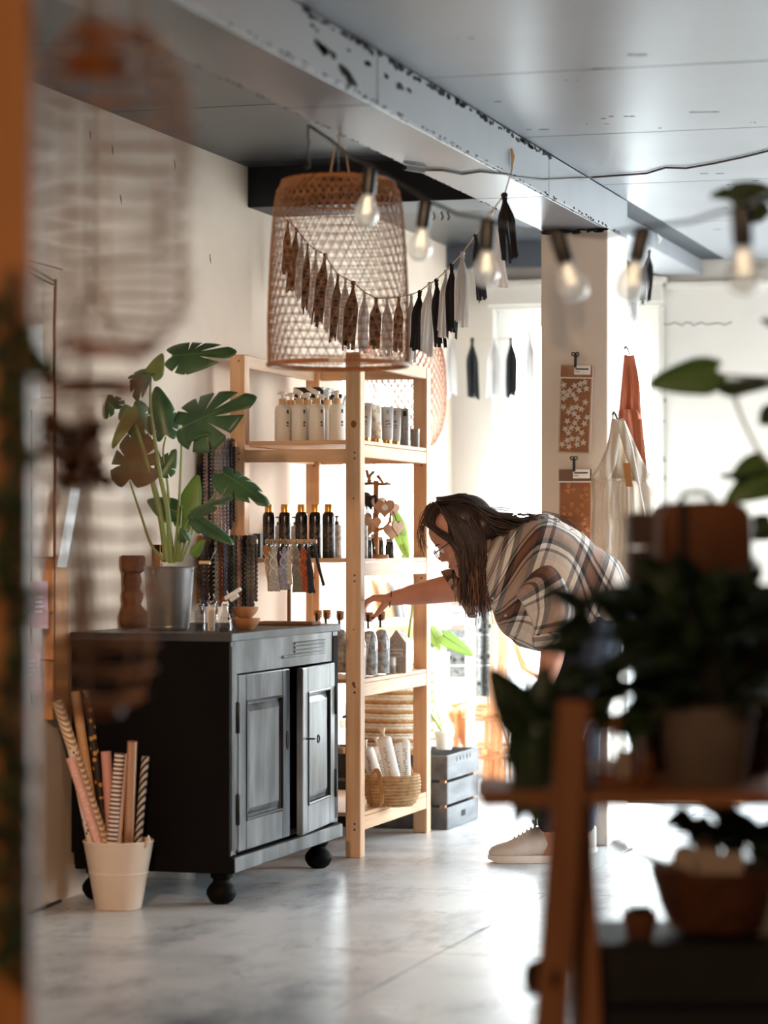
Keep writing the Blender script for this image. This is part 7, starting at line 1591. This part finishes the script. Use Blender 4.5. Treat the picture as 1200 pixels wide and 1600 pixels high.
MB().obox(Vector((mid.x, mid.y, zc - .008)) + FWD * .156, RIGHT, FWD, UP, L - .026, .286, .012).build('top_board', DKC, t, smooth=False)
c = at(1122, 850, 4.78); c.z = zc - .0015; t = thing('woven_bowl', c, 0, 'wide brown woven bowl on the dark crate, near right', 'bowl'); BWL = mat('brown_woven', (116, 66, 36), .7, (90, 50, 28), 20, bump=.5, bscale=70)
MB().lathe([(.060, 0), (.085, .02), (.105, .06), (.118, .105), (.120, .113), (.114, .113), (.10, .06), (.07, .02), (.001, .015)], 36, c, c1=False).build('bowl', BWL, t)
mb = MB()
for k in range(9): z = .012 + k * .0115; r = .073 + .046 * (z / .113) ** .7; mb.tube([c + Vector((r * math.cos(q), r * math.sin(q), z)) for q in [2 * PI * j / 40 for j in range(40)]], .0058, 5, closed=True)
tag(mb.build('coil', BWL, t), kind='stuff')
CR = mat('cream_card', (222, 200, 182), .6)
for (px, py, wv, hv, ro, lb) in ((1076, 1345, .05, .10, -.25, 'cream rounded card standing left in the woven bowl'), (1104, 1338, .052, .11, .05, 'cream rounded card standing in the middle of the woven bowl'), (1135, 1352, .05, .10, .35, 'cream rounded card standing right in the woven bowl')):
    cc_ = at(px, py + 18, 4.78); M = Matrix.Translation(cc_) @ Matrix.Rotation(TH, 4, 'Z') @ Matrix.Rotation(ro, 4, 'Y') @ Matrix.Rotation(PI / 2, 4, 'X')
    o_ = [(wv / 2 * math.copysign(abs(math.cos(q)) ** .7, math.cos(q)), hv / 2 * math.copysign(abs(math.sin(q)) ** .7, math.sin(q))) for q in [2 * PI * j / 20 for j in range(20)]]
    solo(MB().prism(o_, .012, M), 'card', CR, cc_, 0, lb, 'card', 'cards in the woven bowl', smooth=False, bevel=.003)
cc_ = at(1016, 1342, 4.74); solo(MB().obox(cc_, RIGHT * math.cos(-.42) + UP * math.sin(-.42), FWD, UP * math.cos(-.42) - RIGHT * math.sin(-.42), .155, .05, .014), 'driftwood_piece', mat('grey_slat', (120, 92, 74), .6), cc_, 0, 'greyish wooden slat resting on the rim of the woven bowl', 'slat', smooth=False, bevel=.002)
t, c, h = pot(1000, .30, .024, .028, .045, mat('small_terracotta', (120, 70, 44), .7), 'tiny terracotta pot on the left corner of the dark crate', z=zc - .0015)
b3 = thing('succulent', c + Vector((0, 0, h - .026)), 0, 'small spiky succulent in the tiny terracotta pot', 'plant')
for k in range(12): a = 2 * PI * k / 12; cleaf(b3, c + Vector((0, 0, h - .022)), Vector((math.cos(a) * .6, math.sin(a) * .6, 1)), Vector((-math.cos(a), -math.sin(a), .3)), .05, .014, DG[1])
t, c, h = pot(1210, .36, .042, .05, .085, mat('grey_pot', (150, 144, 138), .6), 'grey pot beside the woven bowl at the right edge', z=zc - .0015 + .0)
b4 = thing('leafy_plant', c + Vector((0, 0, h - .026)), 0, 'dark plant in the grey pot beneath the plank', 'plant')
for k in range(26):
    px = rnd.uniform(1060, 1240); py = rnd.uniform(1270, 1300 if px < 1150 else 1335); tip = at(px, py, ZR + .36 + rnd.uniform(-.05, .1)); cleaf(b4, tip, RIGHT * rnd.uniform(-1, 1) + UP * rnd.uniform(-.6, .4) + FWD * rnd.uniform(-.4, .2), UP + FWD * -.8, .06, .045, DG[0])
    if k % 2: MB().tube([c + Vector((0, 0, h - .02)), (c + Vector((0, 0, h + .04))).lerp(tip, .4), tip], .002, 5).build('stem', SD, b4)
cc_ = at(826, 1545, 4.3); lf = cleaf(None, at(858, 1500, 4.372), RIGHT * -.5 + UP * -.9, FWD * -1, .07, .06, mat('brown_leaf', (70, 40, 30), .6)); lf.name = 'fallen_leaf'
lf['label'] = 'dark brown dried leaf stuck beside the left leg of the plank shelf'; lf['category'] = 'leaf'
# climbing plant entering from the right edge
cp = at(1330, 1228, 4.62); t = thing('climbing_plant', (cp.x, cp.y, zB + .0005), 0, 'climbing plant with big leaves hanging in from the right edge', 'plant')
cq = Vector((cp.x, cp.y, zB)); CLG = [mat('climber_green', (62, 92, 46), .45, (78, 108, 54), 10, transl=.12), mat('climber_dark', (36, 48, 34), .4, (48, 62, 42), 10)]
MB().lathe([(.05, 0.0008), (.06, .09), (.062, .1), (.055, .1), (.001, .085)], 24, cq, c1=False).build('pot', MATS['concrete_pot'], t)
def k5(px, py, d=0): return at(px, py, 5.3 + d)
stalk(t, [cq + Vector((0, 0, .09)), k5(1250, 1000, -.4), k5(1240, 800, -.2), k5(1225, 640, 0), k5(1235, 450, 0), k5(1225, 330, 0), k5(1195, 290, 0)], .008, .004, SD)
stalk(t, [k5(1232, 760, -.05), k5(1186, 705), k5(1158, 650), k5(1140, 600), k5(1122, 588)], .004, .003, mat('pale_stem', (150, 148, 136), .6))
stalk(t, [k5(1228, 590), k5(1180, 590), k5(1128, 586)], .004, .003, SD); stalk(t, [k5(1240, 800, -.1), k5(1200, 760), k5(1165, 745)], .003, .002, SD); stalk(t, [k5(1225, 330), k5(1180, 300), k5(1146, 300)], .004, .002, SD)
for (x0, y0, x1, y1, wv, m, nz) in ((1124, 578, 1026, 596, .088, 0, FWD * -1 + UP * .5), (1126, 600, 1205, 596, .075, 1, FWD * -.6 + UP * 1), (1200, 318, 1142, 304, .085, 1, FWD * -1 + UP * .3), (1205, 300, 1150, 288, .05, 1, FWD * -1 + UP * .6), (1146, 300, 1114, 305, .028, 1, FWD * -1 + UP * .2), (1200, 410, 1140, 416, .03, 1, FWD * -.4 + UP), (1210, 740, 1142, 776, .075, 0, FWD * -1 + UP * .5), (1195, 715, 1150, 735, .05, 0, FWD * -1 + UP * .7), (1206, 815, 1168, 838, .06, 1, FWD * -1 + UP * .4), (1215, 640, 1190, 660, .05, 1, FWD * -1 + UP * .4), (1165, 745, 1128, 742, .025, 1, FWD * -1 + UP), (1215, 505, 1192, 500, .04, 1, FWD * -1 + UP)):
    leaf(t, k5(x0, y0), k5(x1, y1, -.02), nz, wv, 0, .12, .3, m=CLG[m], seed=int(x1), nt_=48, nr=5)
# pieces too small to pick apart singly
for o in list(bpy.data.objects):
    if o.type == 'MESH' and o.parent and o.name.split('.')[0] in ('screw', 'knot', 'lettering', 'print', 'handwriting', 'crown_weave'): o['kind'] = 'stuff'
